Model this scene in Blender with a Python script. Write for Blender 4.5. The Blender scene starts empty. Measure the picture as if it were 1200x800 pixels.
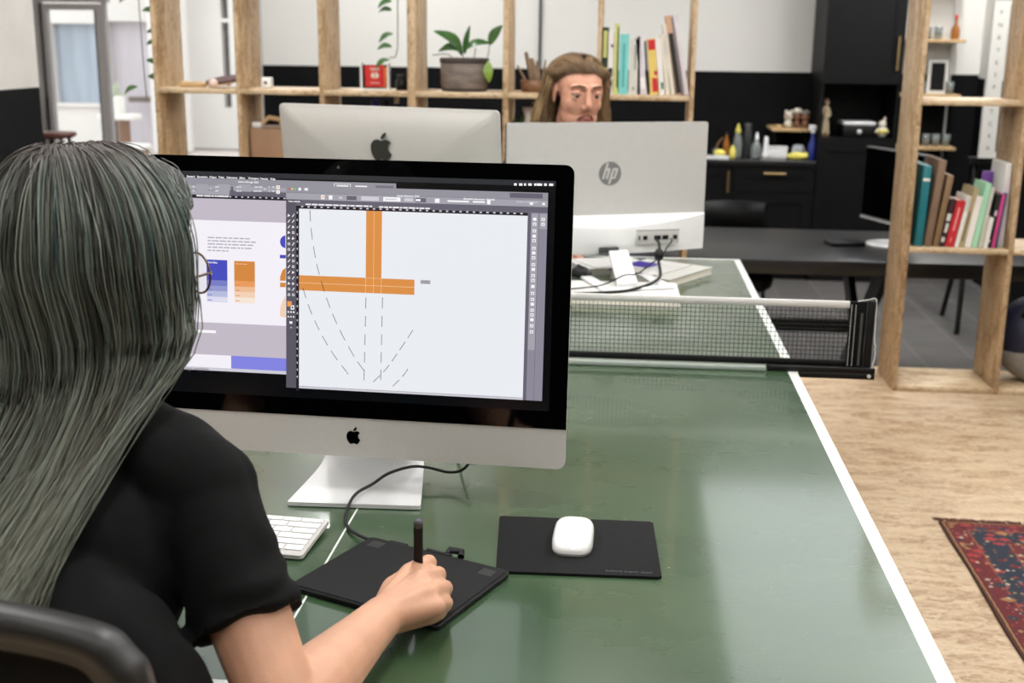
import bpy, bmesh, math, random
import numpy as np
from mathutils import Vector, Matrix, Euler, noise as mnoise
random.seed(7)
RNG = np.random.default_rng(11)
PI = math.pi
SC = bpy.context.scene
COL = SC.collection

# ------------------------------------------------------------------ materials
def lin(c):
    return tuple((x/255/12.92) if x/255 <= .04045 else ((x/255+.055)/1.055)**2.4 for x in c)

def newmat(name):
    m = bpy.data.materials.new(name); m.use_nodes = True
    nt = m.node_tree; b = nt.nodes['Principled BSDF']
    return m, nt, b

def mat(name, rgb, rough=.5, metal=0., spec=.5, var=.06, scale=40., bump=0., bscale=200., stretch=(1,1,1), coat=0., trans=0., sub=0., sheen=0., alpha=1.):
    """principled material with a soft procedural tone variation and an optional bump"""
    m, nt, b = newmat(name); N = nt.nodes; L = nt.links
    c = lin(rgb)
    tc = N.new('ShaderNodeTexCoord'); mp = N.new('ShaderNodeMapping'); mp.inputs['Scale'].default_value = stretch
    L.new(tc.outputs['Object'], mp.inputs['Vector'])
    nz = N.new('ShaderNodeTexNoise'); nz.inputs['Scale'].default_value = scale; nz.inputs['Detail'].default_value = 4
    L.new(mp.outputs['Vector'], nz.inputs['Vector'])
    r = N.new('ShaderNodeValToRGB')
    r.color_ramp.elements[0].position = .3; r.color_ramp.elements[1].position = .7
    r.color_ramp.elements[0].color = tuple(x*(1-var) for x in c)+(1,)
    r.color_ramp.elements[1].color = tuple(min(1, x*(1+var)) for x in c)+(1,)
    L.new(nz.outputs['Fac'], r.inputs['Fac']); L.new(r.outputs['Color'], b.inputs['Base Color'])
    b.inputs['Roughness'].default_value = rough; b.inputs['Metallic'].default_value = metal
    b.inputs['Specular IOR Level'].default_value = spec
    b.inputs['Coat Weight'].default_value = coat
    b.inputs['Transmission Weight'].default_value = trans
    b.inputs['Subsurface Weight'].default_value = sub
    if sub: b.inputs['Subsurface Radius'].default_value = (.012, .005, .003); b.inputs['Subsurface Scale'].default_value = .5
    b.inputs['Sheen Weight'].default_value = sheen
    b.inputs['Alpha'].default_value = alpha
    if bump:
        n2 = N.new('ShaderNodeTexNoise'); n2.inputs['Scale'].default_value = bscale; n2.inputs['Detail'].default_value = 3
        L.new(mp.outputs['Vector'], n2.inputs['Vector'])
        bp = N.new('ShaderNodeBump'); bp.inputs['Strength'].default_value = bump; bp.inputs['Distance'].default_value = .002
        L.new(n2.outputs['Fac'], bp.inputs['Height']); L.new(bp.outputs['Normal'], b.inputs['Normal'])
    return m

def emat(name, rgb, strength=1.):
    m, nt, b = newmat(name)
    c = lin(rgb)+(1,)
    b.inputs['Base Color'].default_value = tuple(x*.02 for x in c[:3])+(1,)
    b.inputs['Roughness'].default_value = .25
    b.inputs['Emission Color'].default_value = c; b.inputs['Emission Strength'].default_value = strength
    return m

def osb_mat(name, base, dark, light, st, scale=1., chip=.5):
    """oriented strand board: stretched, overlapping wood flakes"""
    m, nt, b = newmat(name); N = nt.nodes; L = nt.links
    tc = N.new('ShaderNodeTexCoord')
    cols = []
    def layer(stretch, rot, sc, p0, p1):
        mp = N.new('ShaderNodeMapping'); mp.inputs['Scale'].default_value = stretch; mp.inputs['Rotation'].default_value = rot
        L.new(tc.outputs['Object'], mp.inputs['Vector'])
        dn = N.new('ShaderNodeTexNoise'); dn.inputs['Scale'].default_value = 2.2*sc; dn.inputs['Detail'].default_value = 2
        L.new(mp.outputs['Vector'], dn.inputs['Vector'])
        ad = N.new('ShaderNodeVectorMath'); ad.operation = 'MULTIPLY_ADD'
        ad.inputs[1].default_value = (.35, .35, .35)
        L.new(dn.outputs['Color'], ad.inputs[0]); L.new(mp.outputs['Vector'], ad.inputs[2])
        v = N.new('ShaderNodeTexVoronoi'); v.inputs['Scale'].default_value = sc; v.inputs['Randomness'].default_value = 1
        L.new(ad.outputs['Vector'], v.inputs['Vector'])
        s = N.new('ShaderNodeSeparateColor'); L.new(v.outputs['Color'], s.inputs['Color'])
        return s.outputs['Red'], v.outputs['Distance']
    a, da = layer(st, (0, 0, .12), 9*scale, 0, 1)
    c, dc = layer(tuple(x*1.3 for x in st), (0, 0, -.3), 13*scale, 0, 1)
    mp = N.new('ShaderNodeMapping'); mp.inputs['Scale'].default_value = tuple(x*6 for x in st)
    L.new(tc.outputs['Object'], mp.inputs['Vector'])
    g = N.new('ShaderNodeTexNoise'); g.inputs['Scale'].default_value = 14*scale; g.inputs['Detail'].default_value = 5; g.inputs['Distortion'].default_value = .6
    L.new(mp.outputs['Vector'], g.inputs['Vector'])
    m1 = N.new('ShaderNodeMath'); m1.operation = 'ADD'; L.new(a, m1.inputs[0]); L.new(c, m1.inputs[1])
    m2 = N.new('ShaderNodeMath'); m2.operation = 'MULTIPLY_ADD'; m2.inputs[1].default_value = .33; L.new(m1.outputs[0], m2.inputs[0])
    m3 = N.new('ShaderNodeMath'); m3.operation = 'MULTIPLY'; m3.inputs[1].default_value = .36; L.new(g.outputs['Fac'], m3.inputs[0])
    L.new(m3.outputs[0], m2.inputs[2])
    r = N.new('ShaderNodeValToRGB'); e = r.color_ramp.elements
    e[0].position = .27; e[0].color = lin(dark)+(1,)
    e[1].position = .74; e[1].color = lin(light)+(1,)
    k = e.new(.45); k.color = lin(base)+(1,)
    L.new(m2.outputs[0], r.inputs['Fac']); L.new(r.outputs['Color'], b.inputs['Base Color'])
    b.inputs['Roughness'].default_value = .55
    bp = N.new('ShaderNodeBump'); bp.inputs['Strength'].default_value = .25; bp.inputs['Distance'].default_value = .001
    L.new(m2.outputs[0], bp.inputs['Height']); L.new(bp.outputs['Normal'], b.inputs['Normal'])
    return m

# ------------------------------------------------------------------ mesh builder
class MB:
    """collects polygons (with a material slot and a smooth flag) for ONE mesh"""
    def __init__(s): s.v = []; s.f = []; s.m = []; s.s = []
    def add(s, vs, fs, mi=0, sm=False):
        o = len(s.v); s.v += [tuple(x) for x in vs]
        for f in fs: s.f.append(tuple(i+o for i in f)); s.m.append(mi); s.s.append(sm)
        return s
    def box(s, x0, x1, y0, y1, z0, z1, mi=0, M=None, bev=0, seg=2):
        if bev:
            bm = bmesh.new(); bmesh.ops.create_cube(bm, size=1)
            for v in bm.verts: v.co = Vector(((x0+x1)/2+v.co.x*(x1-x0), (y0+y1)/2+v.co.y*(y1-y0), (z0+z1)/2+v.co.z*(z1-z0)))
            bmesh.ops.bevel(bm, geom=bm.edges[:], offset=bev, segments=seg, profile=.5, affect='EDGES')
            return s.bm(bm, mi, True, M)
        vs = [(x, y, z) for z in (z0, z1) for y in (y0, y1) for x in (x0, x1)]
        if M: vs = [M @ Vector(v) for v in vs]
        return s.add(vs, [(0,2,3,1), (4,5,7,6), (0,1,5,4), (2,6,7,3), (0,4,6,2), (1,3,7,5)], mi)
    def bm(s, bm, mi=0, sm=True, M=None):
        bm.verts.index_update()
        vs = [(M @ v.co) if M else v.co.copy() for v in bm.verts]
        s.add(vs, [[v.index for v in f.verts] for f in bm.faces], mi, sm); bm.free(); return s
    def prism(s, poly, axis='Z', a=0, b=1, mi=0, M=None, sm=False, cap=True):
        """poly: 2D outline (counter-clockwise); extruded from a to b along axis"""
        n = len(poly)
        def p(u, w, h): return {'Z': (u, w, h), 'Y': (u, h, w), 'X': (h, u, w)}[axis]
        vs = [p(u, w, a) for u, w in poly]+[p(u, w, b) for u, w in poly]
        if M: vs = [M @ Vector(v) for v in vs]
        fs = [(i, (i+1) % n, (i+1) % n+n, i+n) for i in range(n)]
        s.add(vs, fs, mi, sm)
        if cap: s.add(vs, [tuple(range(n))[::-1], tuple(range(n, 2*n))], mi)
        return s
    def cyl(s, p0, p1, r0, r1=None, n=16, mi=0, sm=True, cap=True):
        r1 = r0 if r1 is None else r1
        p0 = Vector(p0); p1 = Vector(p1); d = (p1-p0).normalized()
        u = d.orthogonal().normalized(); w = d.cross(u)
        vs = []
        for p, r in ((p0, r0), (p1, r1)):
            vs += [p+(u*math.cos(2*PI*i/n)+w*math.sin(2*PI*i/n))*r for i in range(n)]
        s.add(vs, [(i, (i+1) % n, (i+1) % n+n, i+n) for i in range(n)], mi, sm)
        if cap: s.add(vs, [tuple(range(n))[::-1], tuple(range(n, 2*n))], mi)
        return s
    def tube(s, pts, r, n=8, mi=0, cap=True):
        pts = [Vector(p) for p in pts]; R = r if hasattr(r, '__len__') else [r]*len(pts)
        vs = []; u = None
        for i, p in enumerate(pts):
            d = (pts[min(i+1, len(pts)-1)]-pts[max(i-1, 0)]).normalized()
            u = d.orthogonal().normalized() if u is None else (u-d*u.dot(d)).normalized()
            w = d.cross(u)
            vs += [p+(u*math.cos(2*PI*k/n)+w*math.sin(2*PI*k/n))*R[i] for k in range(n)]
        fs = [(i*n+k, i*n+(k+1) % n, (i+1)*n+(k+1) % n, (i+1)*n+k) for i in range(len(pts)-1) for k in range(n)]
        s.add(vs, fs, mi, True)
        if cap: s.add(vs, [tuple(range(n))[::-1], tuple(range(len(vs)-n, len(vs)))], mi)
        return s
    def lathe(s, prof, c=(0,0,0), n=24, mi=0, M=None, sm=True):
        """prof: (radius, z) from bottom to top around the vertical axis at c"""
        vs = []; c = Vector(c)
        for r, z in prof:
            vs += [c+Vector((r*math.cos(2*PI*i/n), r*math.sin(2*PI*i/n), z)) for i in range(n)]
        if M: vs = [M @ v for v in vs]
        fs = [(j*n+i, j*n+(i+1) % n, (j+1)*n+(i+1) % n, (j+1)*n+i) for j in range(len(prof)-1) for i in range(n)]
        s.add(vs, fs, mi, sm)
        if prof[0][0] > 1e-5: s.add(vs, [tuple(range(n))[::-1]], mi)
        if prof[-1][0] > 1e-5: s.add(vs, [tuple(range(len(vs)-n, len(vs)))], mi)
        return s
    def ball(s, c, r, n=16, mi=0, M=None, sc=(1,1,1)):
        bm = bmesh.new(); bmesh.ops.create_uvsphere(bm, u_segments=n, v_segments=max(6, n*2//3), radius=1)
        for v in bm.verts: v.co = Vector((v.co.x*r*sc[0], v.co.y*r*sc[1], v.co.z*r*sc[2]))
        T = Matrix.Translation(Vector(c)) @ (M if M else Matrix())
        return s.bm(bm, mi, True, T)
    def quad(s, a, b, c, d, mi=0): return s.add([a, b, c, d], [(0, 1, 2, 3)], mi)
    def merge(s, o, M=None, mi=None):
        n = len(s.v); s.v += [tuple(M @ Vector(v)) if M else v for v in o.v]
        for f, m_, q in zip(o.f, o.m, o.s): s.f.append(tuple(i+n for i in f)); s.m.append(m_ if mi is None else mi); s.s.append(q)
        return s
    def build(s, name, mats, parent=None, loc=None, rot=None, weld=False):
        me = bpy.data.meshes.new(name); me.from_pydata(s.v, [], s.f)
        me.polygons.foreach_set('material_index', s.m); me.polygons.foreach_set('use_smooth', s.s)
        for m in (mats if isinstance(mats, (list, tuple)) else [mats]): me.materials.append(m)
        if weld:
            bm = bmesh.new(); bm.from_mesh(me); bmesh.ops.remove_doubles(bm, verts=bm.verts[:], dist=1e-5); bm.to_mesh(me); bm.free()
        me.update()
        o = bpy.data.objects.new(name, me); COL.objects.link(o)
        if parent: o.parent = parent
        if loc is not None: o.location = loc
        if rot is not None: o.rotation_euler = rot
        return o

def rrect(w, h, r, n=5, cx=0, cy=0):
    """rounded rectangle outline, counter-clockwise"""
    pts = []
    for sx, sy, a0 in ((1, -1, -PI/2), (1, 1, 0), (-1, 1, PI/2), (-1, -1, PI)):
        for k in range(n+1):
            a = a0+PI/2*k/n
            pts.append((cx+sx*(w/2-r)+r*math.cos(a), cy+sy*(h/2-r)+r*math.sin(a)))
    return pts

def smooth_path(pts, n=8):
    """Catmull-Rom through pts"""
    P = [Vector(p) for p in pts]; P = [P[0]*2-P[1]]+P+[P[-1]*2-P[-2]]
    out = []
    for i in range(1, len(P)-2):
        for k in range(n):
            t = k/n
            out.append(.5*((2*P[i])+(P[i+1]-P[i-1])*t+(2*P[i-1]-5*P[i]+4*P[i+1]-P[i+2])*t*t+(3*P[i]-P[i-1]-3*P[i+1]+P[i+2])*t**3))
    out.append(P[-2]); return out

def tag(o, label=None, cat=None, group=None, kind=None):
    if label: o['label'] = label
    if cat: o['category'] = cat
    if group: o['group'] = group
    if kind: o['kind'] = kind
    return o
def thing(name, label, cat, loc=(0,0,0), rotz=0, group=None):
    o = bpy.data.objects.new(name, None); COL.objects.link(o); o.empty_display_size = .05
    o.location = loc; o.rotation_euler = (0, 0, rotz)
    return tag(o, label, cat, group)
def struct(o): o['kind'] = 'structure'; return o
def dup(root, loc, rotz, label, group=None):
    r = root.copy(); COL.objects.link(r); r.location = loc; r.rotation_euler = (0, 0, rotz); r['label'] = label
    if group: r['group'] = group
    for ch in list(root.children):
        c = ch.copy(); COL.objects.link(c); c.parent = r
        for g in list(ch.children):
            d = g.copy(); COL.objects.link(d); d.parent = c
    return r

def text_mb(s, size, mi=0, M=None, align='LEFT', depth=0., bold=0.):
    """lettering as flat (or extruded) mesh in the XY plane"""
    cu = bpy.data.curves.new('lettering', 'FONT'); cu.body = s; cu.size = size; cu.align_x = align; cu.extrude = depth; cu.offset = bold
    cu.resolution_u = 2
    o = bpy.data.objects.new('lettering', cu); COL.objects.link(o)
    dg = bpy.context.evaluated_depsgraph_get(); ev = o.evaluated_get(dg); me = ev.to_mesh()
    mb = MB(); vs = [v.co.copy() for v in me.vertices]
    if M: vs = [M @ v for v in vs]
    mb.add(vs, [tuple(p.vertices) for p in me.polygons], mi)
    ev.to_mesh_clear(); bpy.data.objects.remove(o); bpy.data.curves.remove(cu)
    return mb

def fuse(mb, voxel, smooth=4, factor=.5, disp=None):
    """union of overlapping closed shapes into one continuous surface -> (verts, faces)"""
    me = bpy.data.meshes.new('tmp'); me.from_pydata(mb.v, [], mb.f); me.update()
    bm = bmesh.new(); bm.from_mesh(me); bmesh.ops.recalc_face_normals(bm, faces=bm.faces[:]); bm.to_mesh(me); bm.free()
    o = bpy.data.objects.new('tmp', me); COL.objects.link(o)
    r = o.modifiers.new('r', 'REMESH'); r.mode = 'VOXEL'; r.voxel_size = voxel; r.adaptivity = 0
    if smooth:
        sm = o.modifiers.new('s', 'SMOOTH'); sm.iterations = smooth; sm.factor = factor
    dg = bpy.context.evaluated_depsgraph_get(); dg.update(); ev = o.evaluated_get(dg); m2 = ev.to_mesh()
    n = len(m2.vertices); co = np.empty(n*3); m2.vertices.foreach_get('co', co)
    fs = [tuple(p.vertices) for p in m2.polygons]
    no = np.empty(n*3); m2.vertices.foreach_get('normal', no)
    ev.to_mesh_clear(); bpy.data.objects.remove(o); bpy.data.meshes.remove(me)
    out = MB(); co = co.reshape(-1, 3); no = no.reshape(-1, 3)
    if disp: co = disp(co, no)
    out.v = [tuple(c) for c in co]; out.f = fs; out.m = [0]*len(fs); out.s = [True]*len(fs)
    return out

def capsule(mb, a, b, ra, rb, n=14):
    a = Vector(a); b = Vector(b); d = b-a; L = d.length
    if L < 1e-6: return mb.ball(a, ra, n)
    d.normalize(); u = d.orthogonal().normalized(); w = d.cross(u)
    prof = [(ra*math.sin(t), -ra*math.cos(t)) for t in np.linspace(0.02, PI/2, 6)]+[(rb*math.sin(t), L-rb*math.cos(t)) for t in np.linspace(PI/2, PI-.02, 6)]
    M = Matrix((u, w, d)).transposed().to_4x4(); M.translation = a
    return mb.lathe(prof, n=n, M=M)
def chain(mb, pts, rad, n=14):
    for i in range(len(pts)-1): capsule(mb, pts[i], pts[i+1], rad[i], rad[i+1], n)
    return mb
# ------------------------------------------------------------------ palette
M_ = {}
M_['osb_floor'] = osb_mat('osb_floor', (184,158,127), (148,116,84), (203,181,151), (1.0, 3.6, 4), 1.0)
M_['osb'] = osb_mat('osb_board', (178,150,114), (138,106,70), (204,179,146), (3.2, 3.2, 1.0), 1.1)
M_['osb_flat'] = osb_mat('osb_shelf', (192,167,132), (152,122,86), (212,191,160), (1.2, 4, 4), .9)
M_['white'] = mat('white_paint', (222,220,214), .55, var=.03, scale=3)
M_['wallwhite'] = mat('wall_white', (226,224,219), .7, var=.02, scale=2, bump=.15, bscale=60)
M_['wallblack'] = mat('wall_black', (16,16,17), .75, spec=.12, var=.25, scale=5, bump=.15, bscale=60)
M_['wallbrick'] = mat('wall_white_rough', (206,203,198), .8, var=.05, scale=6, bump=.5, bscale=14)
M_['black'] = mat('black_plastic', (8,8,9), .5, spec=.3, var=.2)
M_['blackmetal'] = mat('black_metal', (12,12,13), .45, spec=.3, var=.2)
M_['blackcab'] = mat('black_cabinet_paint', (10,10,11), .5, spec=.2, var=.2, scale=8)
M_['blackwood'] = mat('black_stained_wood', (24,24,25), .34, var=.35, scale=8, stretch=(.6,9,4), bump=.2, bscale=30)
M_['brass'] = mat('brass', (176,150,104), .35, metal=.9)
M_['alu'] = mat('aluminium', (198,195,190), .42, metal=.25, var=.03, scale=300)
M_['alulight'] = mat('light_aluminium', (222,222,222), .4, metal=.45, var=.03, scale=300)
M_['silverwhite'] = mat('silver_white_plastic', (192,190,186), .42, var=.02)
M_['whiteplastic'] = mat('white_plastic', (232,232,231), .3, var=.02)
M_['keywhite'] = mat('key_white', (226,226,225), .5, var=.02)
M_['glassblack'] = mat('black_glass', (2,2,3), .05, spec=.35, var=.1)
M_['darkgrey'] = mat('dark_grey', (62,62,62), .5)
M_['logogrey'] = mat('logo_grey', (118,118,116), .4)
M_['cloth'] = mat('black_cotton', (5,5,5.5), .9, spec=.2, var=.3, scale=60, bump=.25, bscale=900)
M_['skin'] = mat('skin', (196,148,120), .5, var=.07, scale=30, bump=.12, bscale=350, sub=.12)
M_['skinm'] = mat('skin_man', (206,150,124), .5, var=.07, scale=30, bump=.1, bscale=350, sub=.12)
M_['lip'] = mat('lip', (176,104,92), .45)
M_['rubber'] = mat('black_rubber', (14,14,15), .7)
M_['padcloth'] = mat('mouse_pad_cloth', (17,17,18), .85, spec=.2, var=.2, scale=90, bump=.2, bscale=1500)
M_['tabletblack'] = mat('tablet_black', (10,10,11), .6, spec=.3, var=.15, scale=200, bump=.15, bscale=2500)
M_['wood'] = mat('light_wood', (198,165,120), .5, var=.15, scale=20, stretch=(1,6,6))
M_['woodbrown'] = mat('brown_wood', (120,84,58), .5, var=.2, scale=20, stretch=(6,6,1))
M_['driftwood'] = mat('driftwood', (128,106,84), .8, var=.3, scale=30, stretch=(5,5,1), bump=.4)
M_['leaf'] = mat('leaf_green', (52,92,40), .35, var=.25, scale=25)
M_['leaflight'] = mat('leaf_yellow_green', (128,160,60), .4, var=.15, scale=25)
M_['stem'] = mat('stem', (84,92,60), .6)
M_['felt'] = mat('grey_brown_felt', (112,100,92), .9, var=.35, scale=14, stretch=(1,1,2.5), bump=.4, bscale=120)
M_['feltdark'] = mat('dark_felt', (66,58,54), .9, var=.3, scale=14, bump=.4, bscale=120)
M_['card'] = mat('cardboard', (156,124,98), .8, var=.08, scale=10)
M_['cardbrown'] = mat('brown_card', (124,100,80), .75, var=.1, scale=10)
M_['red'] = mat('red_print', (196,34,34), .5)
M_['batred'] = mat('bat_rubber', (70,20,22), .6)
M_['paper'] = mat('paper', (206,204,200), .7, var=.03)
M_['pages'] = mat('book_pages', (222,216,202), .8, var=.08, scale=4, stretch=(200,1,1))
M_['yellow'] = mat('yellow', (222,210,100), .6)
M_['blue'] = mat('blue', (34,48,128), .4)
M_['navy'] = mat('navy_nylon', (18,20,44), .6, var=.3, scale=20, bump=.3, bscale=20)
M_['greyfabric'] = mat('grey_fabric', (142,140,134), .8, var=.1, bump=.3, bscale=300)
M_['darkclear'] = mat('dark_clear', (64,66,66), .15, var=.2, alpha=.75)
M_['clear'] = mat('clear_plastic', (214,222,220), .1, var=.02, trans=.75)
M_['amber'] = mat('amber', (170,104,36), .2, trans=.3)
M_['nylon'] = mat('net_thread', (14,14,14), .8)
M_['cream'] = mat('cream', (214,206,190), .6)
M_['pink'] = mat('pink', (224,196,184), .6)
M_['terracotta'] = mat('terracotta', (132,90,68), .6)
M_['outwhite'] = mat('white_render', (214,210,206), .9, var=.04, scale=1)
M_['outground'] = mat('pale_paving', (196,186,180), .9, var=.08, scale=3)
M_['frame_grey'] = mat('grey_window_frame', (178,172,170), .45, var=.05)
def glass_mat(name, alpha=.1, tint=(220,228,230)):
    m, nt, b = newmat(name); N = nt.nodes; L = nt.links
    tr = N.new('ShaderNodeBsdfTransparent'); tr.inputs['Color'].default_value = lin((246,248,248))+(1,)
    gl = N.new('ShaderNodeBsdfGlossy'); gl.inputs['Roughness'].default_value = .02; gl.inputs['Color'].default_value = lin(tint)+(1,)
    mx = N.new('ShaderNodeMixShader'); fr = N.new('ShaderNodeFresnel'); fr.inputs['IOR'].default_value = 1.45
    nz = N.new('ShaderNodeTexNoise'); nz.inputs['Scale'].default_value = .8
    L.new(fr.outputs[0], mx.inputs['Fac']); L.new(tr.outputs[0], mx.inputs[1]); L.new(gl.outputs[0], mx.inputs[2])
    L.new(mx.outputs[0], nt.nodes['Material Output'].inputs['Surface'])
    return m
M_['pane'] = glass_mat('window_glass')
def table_mat():
    m, nt, b = newmat('table_green_paint'); N = nt.nodes; L = nt.links
    tc = N.new('ShaderNodeTexCoord')
    n1 = N.new('ShaderNodeTexNoise'); n1.inputs['Scale'].default_value = 3; n1.inputs['Detail'].default_value = 5
    mp = N.new('ShaderNodeMapping'); mp.inputs['Scale'].default_value = (1, 2.2, 1); L.new(tc.outputs['Object'], mp.inputs['Vector']); L.new(mp.outputs['Vector'], n1.inputs['Vector'])
    r = N.new('ShaderNodeValToRGB'); e = r.color_ramp.elements
    e[0].position = .3; e[0].color = lin((46,68,44))+(1,); e[1].position = .75; e[1].color = lin((58,80,54))+(1,)
    L.new(n1.outputs['Fac'], r.inputs['Fac'])
    # small worn-through flecks
    v = N.new('ShaderNodeTexVoronoi'); v.inputs['Scale'].default_value = 11
    mp2 = N.new('ShaderNodeMapping'); mp2.inputs['Scale'].default_value = (1, 1.8, 1); mp2.inputs['Rotation'].default_value = (0,0,.4)
    L.new(tc.outputs['Object'], mp2.inputs['Vector']); L.new(mp2.outputs['Vector'], v.inputs['Vector'])
    lt = N.new('ShaderNodeMath'); lt.operation = 'LESS_THAN'; lt.inputs[1].default_value = .032; L.new(v.outputs['Distance'], lt.inputs[0])
    sp = N.new('ShaderNodeSeparateColor'); L.new(v.outputs['Color'], sp.inputs['Color'])
    gt = N.new('ShaderNodeMath'); gt.operation = 'GREATER_THAN'; gt.inputs[1].default_value = .62; L.new(sp.outputs['Red'], gt.inputs[0])
    mu = N.new('ShaderNodeMath'); mu.operation = 'MULTIPLY'; L.new(lt.outputs[0], mu.inputs[0]); L.new(gt.outputs[0], mu.inputs[1])
    mu2 = N.new('ShaderNodeMath'); mu2.operation = 'MULTIPLY'; mu2.inputs[1].default_value = .4; L.new(mu.outputs[0], mu2.inputs[0])
    mx = N.new('ShaderNodeMix'); mx.data_type = 'RGBA'; L.new(mu2.outputs[0], mx.inputs['Factor']); L.new(r.outputs['Color'], mx.inputs['A']); mx.inputs['B'].default_value = lin((150,170,145))+(1,)
    L.new(mx.outputs['Result'], b.inputs['Base Color'])
    n2 = N.new('ShaderNodeTexNoise'); n2.inputs['Scale'].default_value = 6; n2.inputs['Detail'].default_value = 6
    L.new(mp.outputs['Vector'], n2.inputs['Vector'])
    mr = N.new('ShaderNodeMapRange'); mr.inputs['To Min'].default_value = .22; mr.inputs['To Max'].default_value = .34; L.new(n2.outputs['Fac'], mr.inputs['Value'])
    L.new(mr.outputs['Result'], b.inputs['Roughness'])
    b.inputs['Specular IOR Level'].default_value = .35; b.inputs['Coat Weight'].default_value = .85; b.inputs['Coat Roughness'].default_value = .09
    return m
M_['table'] = table_mat()
M_['line'] = mat('white_line_paint', (208,211,206), .35, var=.04, scale=30)
def tile_mat():
    m, nt, b = newmat('dark_floor_tile'); N = nt.nodes; L = nt.links
    tc = N.new('ShaderNodeTexCoord')
    br = N.new('ShaderNodeTexBrick'); br.offset = 0; br.inputs['Scale'].default_value = 1
    br.inputs['Brick Width'].default_value = .3; br.inputs['Row Height'].default_value = .6; br.inputs['Mortar Size'].default_value = .004
    br.inputs['Color1'].default_value = lin((86,77,70))+(1,); br.inputs['Color2'].default_value = lin((96,87,80))+(1,); br.inputs['Mortar'].default_value = lin((124,115,107))+(1,)
    L.new(tc.outputs['Object'], br.inputs['Vector'])
    n = N.new('ShaderNodeTexNoise'); n.inputs['Scale'].default_value = 4; n.inputs['Detail'].default_value = 6
    mp = N.new('ShaderNodeMapping'); mp.inputs['Scale'].default_value = (1, 3, 1); L.new(tc.outputs['Object'], mp.inputs['Vector']); L.new(mp.outputs['Vector'], n.inputs['Vector'])
    mx = N.new('ShaderNodeMix'); mx.data_type = 'RGBA'; mx.blend_type = 'OVERLAY'; mx.inputs['Factor'].default_value = .5
    L.new(br.outputs['Color'], mx.inputs['A']); L.new(n.outputs['Color'], mx.inputs['B']); 
    hs = N.new('ShaderNodeHueSaturation'); hs.inputs['Saturation'].default_value = .35; L.new(mx.outputs['Result'], hs.inputs['Color'])
    L.new(hs.outputs['Color'], b.inputs['Base Color']); b.inputs['Roughness'].default_value = .45
    return m
M_['tile'] = tile_mat()
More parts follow.
